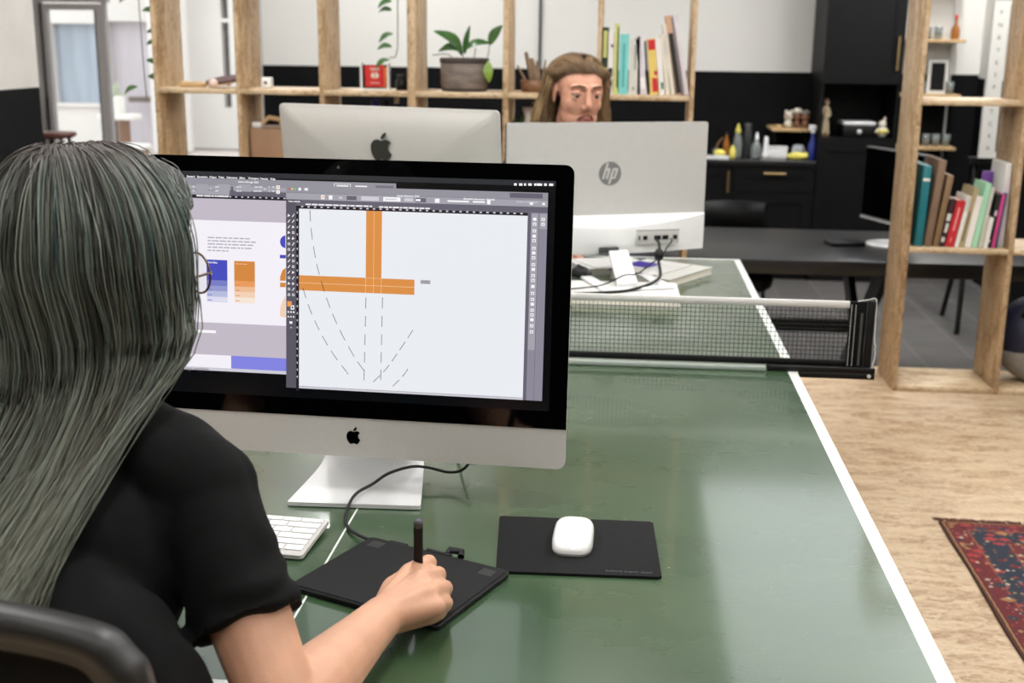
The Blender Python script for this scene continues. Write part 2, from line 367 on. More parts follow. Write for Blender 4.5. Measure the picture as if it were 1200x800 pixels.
def rug_mat(W, Lh):
    """woven rug: guard stripes, a red border and a dark blue border full of small motifs, red field"""
    m, nt, b = newmat('rug_weave'); N = nt.nodes; L = nt.links
    tc = N.new('ShaderNodeTexCoord'); sx = N.new('ShaderNodeSeparateXYZ'); L.new(tc.outputs['Object'], sx.inputs[0])
    def math_(op, a, c=None):
        n = N.new('ShaderNodeMath'); n.operation = op
        for i, x in enumerate((a, c)):
            if x is None: continue
            if isinstance(x, (int, float)): n.inputs[i].default_value = x
            else: L.new(x, n.inputs[i])
        return n.outputs[0]
    ax = math_('ABSOLUTE', sx.outputs['X']); ay = math_('ABSOLUTE', sx.outputs['Y'])
    d = math_('MINIMUM', math_('SUBTRACT', W/2, ax), math_('SUBTRACT', Lh/2, ay))
    nz = N.new('ShaderNodeTexNoise'); nz.inputs['Scale'].default_value = 60; L.new(tc.outputs['Object'], nz.inputs['Vector'])
    dd = math_('ADD', d, math_('MULTIPLY', math_('SUBTRACT', nz.outputs['Fac'], .5), .006))
    r = N.new('ShaderNodeValToRGB'); r.color_ramp.interpolation = 'CONSTANT'
    stops = [(0, (70,40,32)), (.007, (150,112,74)), (.011, (84,30,30)), (.017, (98,34,37)), (.066, (136,72,50)), (.072, (34,42,54)), (.16, (136,72,50)), (.166, (96,34,38)), (.23, (30,32,44)), (.3, (110,36,38))]
    e = r.color_ramp.elements
    while len(e) < len(stops): e.new(.5)
    for k, (p, c) in enumerate(stops): e[k].position = p*2.5; e[k].color = lin(c)+(1,)
    L.new(math_('MULTIPLY', dd, 2.5), r.inputs['Fac'])
    out = r.outputs['Color']
    for sc, thr, cut, pal, rs in ((20, .55, .12, [(150,50,50), (44,52,62), (92,32,36), (150,110,70), (36,40,60)], 1.5), (44, .42, .42, [(176,160,140), (150,70,70), (48,26,36), (150,120,80)], 1), (80, .36, .6, [(60,28,34), (160,90,84), (40,44,56)], 1)):
        mp = N.new('ShaderNodeMapping'); mp.inputs['Scale'].default_value = (1, rs, 1); L.new(tc.outputs['Object'], mp.inputs['Vector'])
        v = N.new('ShaderNodeTexVoronoi'); v.inputs['Scale'].default_value = sc; v.inputs['Randomness'].default_value = .75; v.distance = 'MANHATTAN'
        L.new(mp.outputs['Vector'], v.inputs['Vector'])
        s = N.new('ShaderNodeSeparateColor'); L.new(v.outputs['Color'], s.inputs['Color'])
        msk = math_('MULTIPLY', math_('LESS_THAN', v.outputs['Distance'], thr), math_('GREATER_THAN', s.outputs['Red'], cut))
        msk = math_('MULTIPLY', msk, math_('GREATER_THAN', d, .02))
        rp = N.new('ShaderNodeValToRGB'); rp.color_ramp.interpolation = 'CONSTANT'; ee = rp.color_ramp.elements
        while len(ee) < len(pal): ee.new(.5)
        for k, c in enumerate(pal): ee[k].position = k/len(pal); ee[k].color = lin(c)+(1,)
        L.new(s.outputs['Green'], rp.inputs['Fac'])
        mx = N.new('ShaderNodeMix'); mx.data_type = 'RGBA'; L.new(msk, mx.inputs['Factor']); L.new(out, mx.inputs['A']); L.new(rp.outputs['Color'], mx.inputs['B']); out = mx.outputs['Result']
    L.new(out, b.inputs['Base Color']); b.inputs['Roughness'].default_value = .95
    n3 = N.new('ShaderNodeTexNoise'); n3.inputs['Scale'].default_value = 500; L.new(tc.outputs['Object'], n3.inputs['Vector'])
    bp = N.new('ShaderNodeBump'); bp.inputs['Strength'].default_value = .5; bp.inputs['Distance'].default_value = .003
    L.new(n3.outputs['Fac'], bp.inputs['Height']); L.new(bp.outputs['Normal'], b.inputs['Normal'])
    return m
# ------------------------------------------------------------------ camera
cam = bpy.data.cameras.new('camera'); cam_o = bpy.data.objects.new('camera', cam); COL.objects.link(cam_o); SC.camera = cam_o
def cam_matrix(yaw, tilt, roll, loc):
    cy, sy = math.cos(yaw), math.sin(yaw)
    f = Vector((-sy, cy, 0)); r = Vector((cy, sy, 0)); u = Vector((0, 0, 1))
    f2 = f*math.cos(tilt)-u*math.sin(tilt); u2 = u*math.cos(tilt)+f*math.sin(tilt)
    r3 = r*math.cos(roll)+u2*math.sin(roll); u3 = u2*math.cos(roll)-r*math.sin(roll)
    M = Matrix((r3, u3, -f2)).transposed().to_4x4(); M.translation = loc
    return M
cam_o.matrix_world = cam_matrix(.0906, .2437, .0116, (.3806, -2.5618, 1.4416))
cam.sensor_width = 36; cam.lens = 1419.5/1200*36; cam.clip_start = .05
cam.dof.use_dof = True; cam.dof.focus_distance = 1.7; cam.dof.aperture_fstop = 6.7

# ------------------------------------------------------------------ the room (z = 0 is the raised timber floor, the tiles lie .3 m lower)
ZF = -.3
def sbox(name, x0, x1, y0, y1, z0, z1, m):
    return struct(MB().box(x0, x1, y0, y1, z0, z1).build(name, m))
sbox('floor', -2.6, 3.1, -4.5, 2.975, ZF, 0, M_['osb_floor'])
sbox('floor_lower', -6.2, 3.1, 2.975, 7.3, ZF-.05, ZF, M_['tile'])
sbox('ceiling', -6.2, 3.3, -4.6, 7.4, 3.3, 3.4, M_['wallwhite'])
def wall2(name, x0, x1, y0, y1, zs, mlow, mhigh, z0=ZF, z1=3.3):
    mb = MB(); mb.box(x0, x1, y0, y1, z0, zs, 0); mb.box(x0, x1, y0, y1, zs, z1, 1)
    return struct(mb.build(name, [mlow, mhigh]))
wall2('wall_right', 3.05, 3.25, -4.6, 7.4, 1.2, M_['wallblack'], M_['wallwhite'])
wall2('wall_back', -2.545, 3.05, 7.2, 7.4, 1.225, M_['wallblack'], M_['wallwhite'])
wall2('wall_left', -2.66, -2.46, -4.6, 3.2, 1.195, M_['wallblack'], M_['wallbrick'])
wall2('wall_front', -2.66, 3.25, -4.8, -4.6, 1.9, M_['wallblack'], M_['wallwhite'])
sbox('wall_alcove', -6.2, -2.66, 3.1, 3.2, ZF, 3.3, M_['wallwhite'])
sbox('wall_far_left', -6.4, -6.2, 3.1, 7.4, ZF, 3.3, M_['wallwhite'])
# glazed front in the back plane: fixed panes and a door
def glazed(name, x0, x1, z0, z1, fw, y=7.25, handle=False):
    mb = MB()
    mb.box(x0, x0+fw, y, y+.07, z0, z1); mb.box(x1-fw, x1, y, y+.07, z0, z1)
    mb.box(x0+fw, x1-fw, y, y+.07, z1-fw, z1); mb.box(x0+fw, x1-fw, y, y+.07, z0, z0+fw*.7)
    o = struct(mb.build(name, M_['frame_grey']))
    MB().box(x0+fw, x1-fw, y+.025, y+.035, z0+fw*.7, z1-fw).build('pane', M_['pane'], o)
    if handle: MB().tube([(x0+fw*.5, y-.05, .6), (x0+fw*.5, y-.05, .95)], .012).build('door_handle', M_['blackmetal'], o)
    return o
dr_ = glazed('door_1', -4.40, -3.885, ZF, 1.69, .05, handle=True)
MB().box(-3.945, -3.935, 7.245, 7.26, ZF, 1.64).box(-4.402, -4.385, 7.235, 7.2495, ZF, 1.69).build('gasket', M_['darkgrey'], dr_)
glazed('window_1', -3.885, -2.545, ZF, 1.78, .025)
glazed('window_2', -6.2, -4.40, ZF, 1.70, .06)
sbox('trim_1', -6.2, -2.545, 7.22, 7.36, 1.78, 1.86, M_['frame_grey'])
glazed('window_3', -6.2, -2.545, 1.86, 3.3, .06)
sbox('trim_2', -4.40, -3.84, 7.24, 7.34, 1.70, 1.78, M_['frame_grey'])
sbox('trim_3', -6.2, -4.40, 7.24, 7.34, 1.70, 1.78, M_['frame_grey'])

# ------------------------------------------------------------------ courtyard beyond the glass
struct(MB().box(-30, 14, 7.4, 40, ZF-.1, ZF-.02).build('ground', M_['outground']))
fac = MB(); Yf = 16.5
def fbox(x0, x1, z0, z1, mi=0, y0=Yf, y1=Yf+.3): fac.box(x0, x1, y0, y1, z0, z1, mi)
# white front with openings: left window, entry, narrow window
fbox(-16, -8.75, ZF, 5); fbox(-8.75, -7.95, ZF, .38); fbox(-8.75, -7.95, 1.62, 5); fbox(-7.95, -7.86, ZF, 5)
fbox(-7.86, -7.1, 1.66, 5); fbox(-7.1, -5.98, ZF, 5); fbox(-5.98, -5.86, ZF, .35); fbox(-5.98, -5.86, 1.66, 1.72); fbox(-5.86, 8, ZF, 5)
fac.box(-8.8, -7.9, Yf-.06, Yf, .33, .38); fac.box(-5.98, -5.86, Yf, Yf+.3, 2.1, 5)
fo = struct(fac.build('wall_courtyard', M_['outwhite']))
greyblue = mat('far_glass', (150, 160, 172), .15, var=.15, scale=2, stretch=(4, 1, .4))
lilac = mat('pale_curtain', (196, 190, 196), .8, var=.06, scale=5, stretch=(8, 1, .2))
MB().box(-8.75, -7.95, Yf+.15, Yf+.18, .38, 1.62).build('pane', greyblue, fo)
MB().box(-7.86, -7.1, Yf+.2, Yf+.24, ZF, 1.66).build('pane', lilac, fo)
MB().box(-5.98, -5.86, Yf+.2, Yf+.24, .35, 2.1).build('pane', mat('far_dark_glass', (120,116,116), .2), fo)
ledge = MB().box(-7.5, -7.1, Yf-.12, Yf, .42, .5).build('window_ledge', mat('ledge_brown', (110,98,92), .7)); struct(ledge)
colm = MB().lathe([(.30, ZF), (.30, 5)], (-6.62, 15.9, 0), 32); struct(colm.build('pillar_courtyard', M_['outwhite']))
t = thing('planter_box', 'white square planter standing on the white bench outside the glass front', 'planter', (-6.73, 14, .38))
MB().box(-.12, .12, -.12, .12, 0, .25, bev=.01).build('box', M_['white'], t)
pf = MB()
for k in range(40):
    a = random.uniform(0, 2*PI); r = random.uniform(.02, .16); h = random.uniform(.2, .42)
    p = Vector((r*math.cos(a), r*math.sin(a), h)); pf.ball(p, .035, 6, sc=(1, .5, .6))
pf.build('foliage', mat('pale_foliage', (176,186,160), .7), t)
t = thing('garden_bench', 'white bench with dark legs standing in the courtyard outside', 'bench', (-6.65, 14, ZF-.02))
MB().box(-.24, .24, -.2, .2, .63, .70, bev=.01).build('seat', M_['white'], t)
for x in (-.12, .06):
    MB().box(x-.02, x+.02, -.15, .15, 0, .63).build('leg', M_['woodbrown'], t)
t = thing('garden_table', 'low white table in the courtyard near the glass front', 'table', (-5.9, 12.4, ZF-.02))
MB().box(-.42, .2, -.3, .3, .36, .42, bev=.01).build('tabletop', M_['white'], t)
for x in (-.38, .16): MB().box(x-.02, x+.02, -.25, .25, 0, .36).build('leg', M_['woodbrown'], t)
t = thing('wooden_stool', 'brown wooden stool with metal legs by the glass door on the left', 'stool', (-3.26, 5, ZF))
MB().lathe([(.001, 1.10), (.10, 1.10), (.125, 1.115), (.125, 1.135), (.08, 1.14), (.001, 1.14)], n=28).build('seat', mat('stool_seat_brown', (92,52,40), .4), t)
for k in range(4):
    a = PI/4+k*PI/2; MB().cyl((.08*math.cos(a), .08*math.sin(a), 1.105), (.17*math.cos(a), .17*math.sin(a), 0), .012, n=10).build('leg', M_['blackmetal'], t)
rg = MB(); rg.tube([(.135*math.cos(q), .135*math.sin(q), .4) for q in np.linspace(0, 2*PI, 33)], .008, 6, cap=False); rg.build('foot_ring', M_['blackmetal'], t)

# ------------------------------------------------------------------ lights
SC.world = bpy.data.worlds.new('world'); SC.world.use_nodes = True
wn = SC.world.node_tree; bg = wn.nodes['Background']
sky = wn.nodes.new('ShaderNodeTexSky'); sky.sky_type = 'HOSEK_WILKIE'; sky.turbidity = 6; sky.sun_direction = (.3, -.5, .8)
mixw = wn.nodes.new('ShaderNodeMix'); mixw.data_type = 'RGBA'; mixw.inputs['Factor'].default_value = .75
wn.links.new(sky.outputs[0], mixw.inputs['A']); mixw.inputs['B'].default_value = (1, 1, 1, 1)
wn.links.new(mixw.outputs['Result'], bg.inputs['Color']); bg.inputs['Strength'].default_value = 3.3
tubemat = emat('lamp_diffuser', (255, 250, 240), 6)
def ceiling_light(x, y, w, l, power, label, group):
    t = thing('ceiling_light', label, 'ceiling light', (x, y, 3.3), 0, group)
    MB().box(-w/2, w/2, -l/2, l/2, -.06, 0, bev=.008).build('housing', M_['white'], t)
    MB().box(-w/2+.012, w/2-.012, -l/2+.012, l/2-.012, -.068, -.0605, bev=.003).build('diffuser', tubemat, t)
    L = bpy.data.lights.new('lamp_light', 'AREA'); L.shape = 'RECTANGLE'; L.size = w; L.size_y = l; L.energy = power; L.color = (.98, .99, 1)
    o = bpy.data.objects.new('lamp_light', L); COL.objects.link(o); o.parent = t; o.location = (0, 0, -.075)
LIGHTK = 1.0
for j, y in enumerate((-3.2, -.9, 1.4)):
    for i, x in enumerate((-1.5, .35, 2.1)):
        ceiling_light(x, y, .16, 1.4, (15, 38, 27)[j]*LIGHTK, 'long white ceiling lamp over the timber floor, out of the frame', 'ceiling lamps')
for j, y in enumerate((4.2, 6.0)):
    for i, x in enumerate((-1.4, 2.7)):
        ceiling_light(x, y, .16, 1.4, 46*LIGHTK, 'long white ceiling lamp over the tiled floor, out of the frame', 'rear ceiling lamps')
# rooflight over the far half of the room
t = thing('rooflight', 'large bright rooflight in the ceiling towards the right, out of the frame', 'rooflight', (1.95, 4.3, 3.3))
fr_ = MB(); fr_.box(-1.0,-.94,-1.8,1.8,-.08,0); fr_.box(.94,1.0,-1.8,1.8,-.08,0); fr_.box(-.94,.94,1.74,1.8,-.08,0); fr_.box(-.94,.94,-1.8,-1.74,-.08,0); fr_.build('frame', M_['white'], t)
MB().box(-.94, .94, -1.74, 1.74, -.04, -.03).build('pane', emat('rooflight_pane', (246,249,252), 2.3), t)
SC.view_settings.view_transform = 'Standard'; SC.view_settings.look = 'None'; SC.view_settings.gamma = 1; SC.view_settings.exposure = 0
SC.view_settings.use_curve_mapping = False
# ------------------------------------------------------------------ timber room divider
ZT_, ZB_ = 1.227, 1.205            # the shelf level seen in the photo
def divider(name, label, xs, ths, y0, y1, top, levels, base):
    t = thing(name, label, 'shelving unit', (xs[0], y0, 0))
    ox = xs[0]; D = y1-y0
    for x, th in zip(xs, ths):
        MB().box(x-ox, x-ox+th, 0, D, 0, top, bev=.0015, seg=1).build('upright', M_['osb'], t)
    for i in range(len(xs)-1):
        for z in levels:
            MB().box(xs[i]-ox+ths[i], xs[i+1]-ox, .002, D, z-.022, z, bev=.0015, seg=1).build('shelf', M_['osb_flat'], t)
        if base: MB().box(xs[i]-ox+ths[i], xs[i+1]-ox, .004, D, 0, .022, bev=.0015, seg=1).build('base_board', M_['osb_flat'], t)
    return t
LX = [-1.637, -1.277, -.917, -.539, -.137, .252, .637]
divider('room_divider', 'open timber board shelving unit behind the computers with plants and books', LX, [.018,.018,.02,.034,.022,.018,.018], 2.57, 2.885, 2.62, [.622, .90, ZT_, 2.0, 2.6], True)
RX = [1.556, 1.976, 2.42]
divider('room_divider', 'open timber board shelving unit on the right holding a row of books', RX, [.018,.02,.02], 2.568, 2.888, 2.62, [.622, ZT_, 2.0, 2.6], True)

SY = 2.70
def item(name, label, cat, x, y, z, rz=0, group=None): return thing(name, label, cat, (x, y, z), rz, group)
# bat and ball
t = item('table_tennis_bat', 'table tennis bat with dark red rubber lying on the timber shelf', 'table tennis bat', -1.36, SY-.02, ZT_+.012, .05)
MB().box(-.20, -.085, -.013, .013, -.011, .013, bev=.006).build('handle', M_['wood'], t)
bl = MB(); out = [(.078*math.cos(a)*1.05, .074*math.sin(a)) for a in np.linspace(0, 2*PI, 40, endpoint=False)]
bl.prism(out, 'Z', -.003, .003); bl.box(-.1, -.06, -.015, .015, -.003, .003); bl.build('blade', M_['wood'], t, rot=(.17, -.13, 0), loc=(0, 0, .016))
MB().prism(out, 'Z', .003, .011).build('rubber_sheet', M_['batred'], t, rot=(.17, -.13, 0), loc=(0, 0, .016))
t = tag(MB().ball((0,0,0), .02, 24).build('table_tennis_ball', M_['pink'], loc=(-1.385, SY-.105, ZT_+.0205)), 'pale pink table tennis ball in front of the red bat on the shelf', 'ball')
# white box
t = item('small_box', 'small white cube box on the timber shelf beside the second upright', 'box', -1.18, SY, ZT_)
MB().box(-.022, .022, -.022, .022, 0, .046, bev=.006).build('box', M_['whiteplastic'], t)
MB().lathe([(.001,0),(.007,0),(.007,.002),(.001,.002)], n=16, M=Matrix.Translation((0,-.022,.024)) @ Matrix.Rotation(PI/2,4,'X')).build('dial', M_['darkgrey'], t)
# framed red card
t = item('picture_frame', 'clear stand-up frame with a red square card on the timber shelf', 'picture frame', -.702, SY, ZT_)
fr = MB(); fr.box(-.062, -.055, -.02, .02, 0, .115); fr.box(.055, .062, -.02, .02, 0, .115); fr.box(-.055, .055, -.02, .02, 0, .006); fr.build('frame', M_['whiteplastic'], t)
MB().box(-.055, .055, .0, .004, .006, .105).build('backing', M_['black'], t)
MB().box(-.045, .045, -.004, -.0015, .014, .100, M=Matrix.Rotation(.07, 4, 'Y')).build('card_rear', mat('card_orange', (226,120,50), .6), t)
rc = MB().box(-.041, .041, -.008, -.005, .014, .104, M=Matrix.Rotation(-.04, 4, 'Y')).build('card', M_['red'], t)
em = MB(); RX_ = Matrix.Rotation(PI/2, 4, 'X')
for sx in (-1, 1):
    em.prism([(sx*.004+.0*sx, .046), (sx*.018, .056), (sx*.016, .068), (sx*.004, .076), (sx*.001, .06)][::sx], 'Y', -.0092, -.0085)
em.box(-.022, .022, -.0092, -.0085, .088, .092); em.box(-.018, .018, -.0092, -.0085, .081, .084); em.box(-.02, .02, -.0092, -.0085, .028, .031)
em.build('emblem', M_['cream'], rc)
t = item('jar', 'dark glass jar next to the upright on the timber shelf', 'jar', -.585, SY, ZT_)
MB().lathe([(.001,0),(.026,0),(.028,.01),(.028,.04),(.02,.05),(.02,.055)], n=20).build('jar', M_['glassblack'], t)
MB().lathe([(.022,.055),(.022,.066),(.001,.067)], n=20).build('lid', M_['black'], t)
# potted orchid
t = item('potted_orchid', 'broad leaved orchid in a grey brown woven pot on the timber shelf', 'plant', -.315, SY, ZT_)
MB().lathe([(.001,0),(.088,0),(.097,.012),(.1,.03),(.103,.13),(.098,.131),(.094,.10),(.001,.095)], n=36).build('pot', M_['felt'], t)
MB().lathe([(.1035,.118),(.1055,.12),(.106,.137),(.098,.139),(.096,.12)], n=36).build('pot_rim', M_['feltdark'], t)
MB().lathe([(.098,.014),(.101,.006),(.091,.0),(.086,.012)], n=36).build('pot_base', M_['feltdark'], t)
def leaf(mb, base, tip, w, bend=.0, mi=0, n=9):
    """a pointed blade with a folded midrib"""
    base = Vector(base); tip = Vector(tip); d = tip-base; side = d.cross(Vector((0, -.6, .8))).normalized(); up = side.cross(d).normalized()
    vs = []
    for i in range(n):
        s = i/(n-1); ww = w*math.sin(PI*min(1, s*.93+.05))**.8*(1-.25*s)
        c = base+d*s+up*bend*math.sin(PI*s)
        vs += [c-side*ww+up*ww*.25, c, c+side*ww+up*ww*.25]
    fs = []
    for i in range(n-1):
        for k in range(2): a = i*3+k; fs.append((a, a+1, a+4, a+3))
    mb.add(vs, fs, mi, True); mb.add([v-up*.0012 for v in vs], [f[::-1] for f in fs], mi, True)
for b, tp, w, bd in (((-.01,0,.15),(-.125,-.04,.248),.036,.03), ((0,0,.155),(.025,-.02,.272),.016,.005), ((-.005,-.02,.165),(-.105,-.05,.165),.03,.02),
                  ((0,-.02,.17),(.115,-.03,.2),.027,.02), ((.11,-.03,.195),(.165,-.035,.275),.031,.006)):
    lm = MB(); leaf(lm, b, tp, w, bd); lm.build('leaf', M_['leaf'], t)
lm = MB(); leaf(lm, (.098,-.03,.13), (.112,-.045,.04), .024, .01); lm.build('leaf', M_['leaflight'], t)
sm = MB()
for p in ([(0,0,.09),(0,-.01,.13),(-.01,-.02,.165)], [(.03,0,.09),(.045,-.01,.15),(.05,-.02,.18)], [(.05,0,.125),(.10,-.03,.14),(.11,-.035,.195)], [(-.03,0,.09),(-.06,-.02,.15),(-.13,-.05,.15)], [(-.04,0,.09),(-.045,-.02,.14)]):
    sm.tube(smooth_path(p, 5), .0022, 6)
sm.build('stems', M_['stem'], t)
# driftwood bundle
t = item('driftwood_bundle', 'bundle of upright driftwood sticks on the timber shelf behind the man', 'driftwood', -.02, SY+.02, ZT_)
MB().lathe([(.001,0),(.05,0),(.055,.05),(.052,.05),(.045,.008),(.001,.008)], n=18).build('holder', M_['woodbrown'], t)
for dx, tx, h, w in ((-.02,-.07,.11,.006), (.0,-.035,.165,.012), (.012,-.01,.14,.014), (.02,.015,.13,.01), (.03,.05,.135,.006)):
    mb = MB(); mb.tube([(dx,0,.008),(dx*.6+tx*.4+.003,-.01,h*.5),(tx,.005,h)], [w, w*1.1, w*.6], 7); mb.build('stick', M_['driftwood'], t)
# things on the lower boards, seen above the monitors
t = item('vase', 'white narrow-necked vase behind the long-haired man', 'vase', -.03, SY+.02, .90)
MB().lathe([(.001,0),(.04,0),(.055,.06),(.05,.14),(.03,.19),(.026,.22),(.038,.262),(.034,.262),(.022,.22),(.001,.2)], n=28).build('vase', M_['white'], t)
t = item('small_plant', 'small bushy green plant beside the white vase', 'plant', -.105, SY+.06, .90)
MB().lathe([(.001,0),(.03,0),(.036,.13),(.033,.13),(.001,.12)], n=20).build('pot', M_['terracotta'], t)
mb = MB()
for k in range(26):
    a = random.uniform(0, 2*PI); r = random.uniform(.0, .02); mb2 = Vector((r*math.cos(a), r*math.sin(a), .125))
    leaf(mb, mb2, mb2+Vector((.03*math.cos(a), .03*math.sin(a), random.uniform(.05, .11))), .008, .004, n=5)
mb.build('foliage', M_['leaf'], t)
t = item('cardboard_box', 'brown cardboard box on a lower board of the timber shelving', 'box', -1.145, SY+.05, .90)
MB().box(-.105, .16, -.1, .1, 0, .155, bev=.003).build('carton', M_['card'], t)
f = MB(); f.box(-.105, .16, -.1, -.002, .155, .158); f.box(-.105, .16, .002, .1, .155, .158); f.build('flap', M_['card'], t)
t = item('wooden_hand', 'pale wooden artist hand model lying on the cardboard box', 'wooden model', -1.10, SY, 1.058, .2)
MB().box(-.03, .06, -.03, .03, .0, .045, bev=.012).build('palm', M_['wood'], t)
for k in range(3):
    mb = MB(); capsule(mb, (-.02, -.02+.02*k, .035), (-.075, -.022+.02*k, .045), .010, .009); capsule(mb, (-.075, -.022+.02*k, .045), (-.1, -.022+.02*k, .02), .009, .007); mb.build('finger', M_['wood'], t)
mb = MB(); capsule(mb, (.02, -.01, .045), (.02, -.015, .095), .014, .010); mb.build('thumb', M_['wood'], t)
t = item('small_box', 'small white box on the cardboard box below the wooden hand', 'box', -1.222, SY-.02, 1.058)
MB().box(-.022, .022, -.02, .02, 0, .024, bev=.004).build('box', M_['whiteplastic'], t)
def bottle(name, label, x, y, z, prof, m, capm=None, capprof=None, cat='bottle', group=None, body='body'):
    t = item(name, label, cat, x, y, z, 0, group)
    MB().lathe(prof, n=22).build(body, m, t)
    if capprof: MB().lathe(capprof, n=18).build('cap', capm, t)
    return t
bottle('spray_can', 'blue can below the red framed card', -.71, SY+.03, .90, [(.001,0),(.02,0),(.02,.27),(.012,.285),(.001,.287)], M_['blue'], M_['blue'], [(.008,.287),(.008,.302),(.001,.303)], 'can')
bottle('bottle', 'dark bottle with pale cap below the jar on the timber shelf', -.615, SY+.03, .90, [(.001,0),(.024,0),(.024,.2),(.01,.24),(.01,.27)], M_['glassblack'], M_['cream'], [(.011,.27),(.011,.295),(.001,.296)])
bottle('bottle', 'dark bottle with black cap left of the pale-capped bottle', -.665, SY+.05, .90, [(.001,0),(.024,0),(.024,.2),(.01,.23),(.01,.26)], M_['glassblack'], M_['black'], [(.011,.26),(.011,.28),(.001,.281)])

# books: (x at foot, thickness, height, lean, cover, spine decoration)
def book(name, label, x, y, z, th, h, d, lean, cover, group, deco=None, dmat=None, pages=True, tilt_dir=1):
    t = item(name, label, 'book', x, y, z, 0, group)
    R = Matrix.Rotation(lean, 4, 'Y')
    cv = MB(); c = .0018
    lift = abs(math.sin(lean))*th if lean > 0 else 0
    R = Matrix.Translation((0, 0, lift)) @ R
    cv.box(0, c, 0, d, 0, h, M=R); cv.box(th-c, th, 0, d, 0, h, M=R); cv.box(c, th-c, 0, c, 0, h, M=R)
    cv.build('cover', cover, t)
    MB().box(c, th-c, c, d-.004, .003, h-.003, M=R).build('pages', M_['pages'], t)
    if deco:
        s = MB()
        for z0, z1, a, b in deco: s.box(th*a, th*b, -.0006, .0, h*z0, h*z1, M=R)
        s.build('spine_print', dmat, t)
    return t
C = lambda n, c, r=.5: M_.setdefault(n, mat(n, c, r, var=.08, scale=8))
dark_g = C('book_dark_green', (38,52,38)); lime = C('book_lime', (196,200,120)); teal = C('book_teal', (118,196,190)); grey_b = C('book_grey', (200,198,188))
lil = C('book_lilac', (206,196,204)); wht = C('book_white', (226,222,216)); yel = C('book_yellow', (218,190,104)); blk = C('book_black', (26,26,28)); crm = C('book_cream', (214,206,188))
redb = C('book_red', (190,34,42)); dteal = C('binder_teal', (20,112,122)); mint = C('book_mint', (160,212,178)); dgreen = C('book_forest', (18,92,78)); purp = C('book_purple', (112,62,150))
green = C('book_green', (30,132,62)); pinkb = C('book_magenta', (210,70,140)); nav = C('book_navy', (40,62,96)); orng = C('book_kraft', (190,150,120)); sage = C('book_sage', (186,190,170))
G1 = 'books on the left timber shelf'
BS = [(.2715,.025,.27,-.0,dark_g,[(.2,.4,.1,.9),(.55,.95,.2,.8)],lime,'dark green book with olive panels, first of the row beside the man'),
 (.297,.022,.253,.0,wht,[(.3,.42,.1,.9),(.15,.22,.2,.9),(.75,.8,.5,.9)],blk,'white book with black marks between the dark green and lime books'),
 (.322,.018,.285,.0,lime,[(.1,.95,.65,.95)],dark_g,'tall lime green book just left of the turquoise one'),
 (.344,.038,.243,.0,teal,[(.12,.85,.35,.6)],C('teal_print',(84,160,158)),'thick turquoise book in the row behind the man'),
 (.385,.036,.226,.0,grey_b,[(.08,.14,.4,.7),(.45,.9,.55,.8)],C('grey_print',(150,150,144)),'pale grey book right of the turquoise book'),
 (.424,.009,.235,-.03,blk,None,None,'thin black book between pale grey and lilac books'),
 (.437,.026,.232,-.13,lil,[(.1,.3,.2,.8)],wht,'pale lilac white leaning book left of the yellow one'),
 (.466,.006,.218,-.10,blk,None,None,'thin black booklet leaning left of the yellow patterned book'),
 (.477,.034,.226,-.10,yel,[(.8,.98,.1,.95),(.05,.3,.3,.95),(.35,.42,.6,1)],redb,'yellow and red patterned book leaning in the middle of the row'),
 (.515,.022,.228,-.12,wht,[(.1,.22,.4,.8)],dgreen,'white book with small green mark right of the yellow book'),
 (.541,.018,.245,-.14,crm,[(.1,.9,.7,.8)],grey_b,'cream book leaning beside the black-titled book'),
 (.563,.016,.288,-.17,crm,[(.6,.95,.1,.3)],lil,'tall cream book directly left of the kraft and black book'),
 (.583,.022,.322,-.18,orng,[(.02,.78,.1,.95)],blk,'tall kraft book with a broad black title panel'),
 (.608,.008,.318,-.19,C('book_slate',(120,118,118)),None,None,'slim slate grey book between the two tallest books'),
 (.618,.018,.325,-.19,lil,[(.02,.9,.6,.9)],wht,'tall pale lilac book at the right end of the row')]
for (x, th, h, ln, cv, dc, dm, lb) in BS:
    book('book', lb, x-(0), 2.60, ZT_+.0005, th, h, .17, ln, cv, G1, dc, dm)
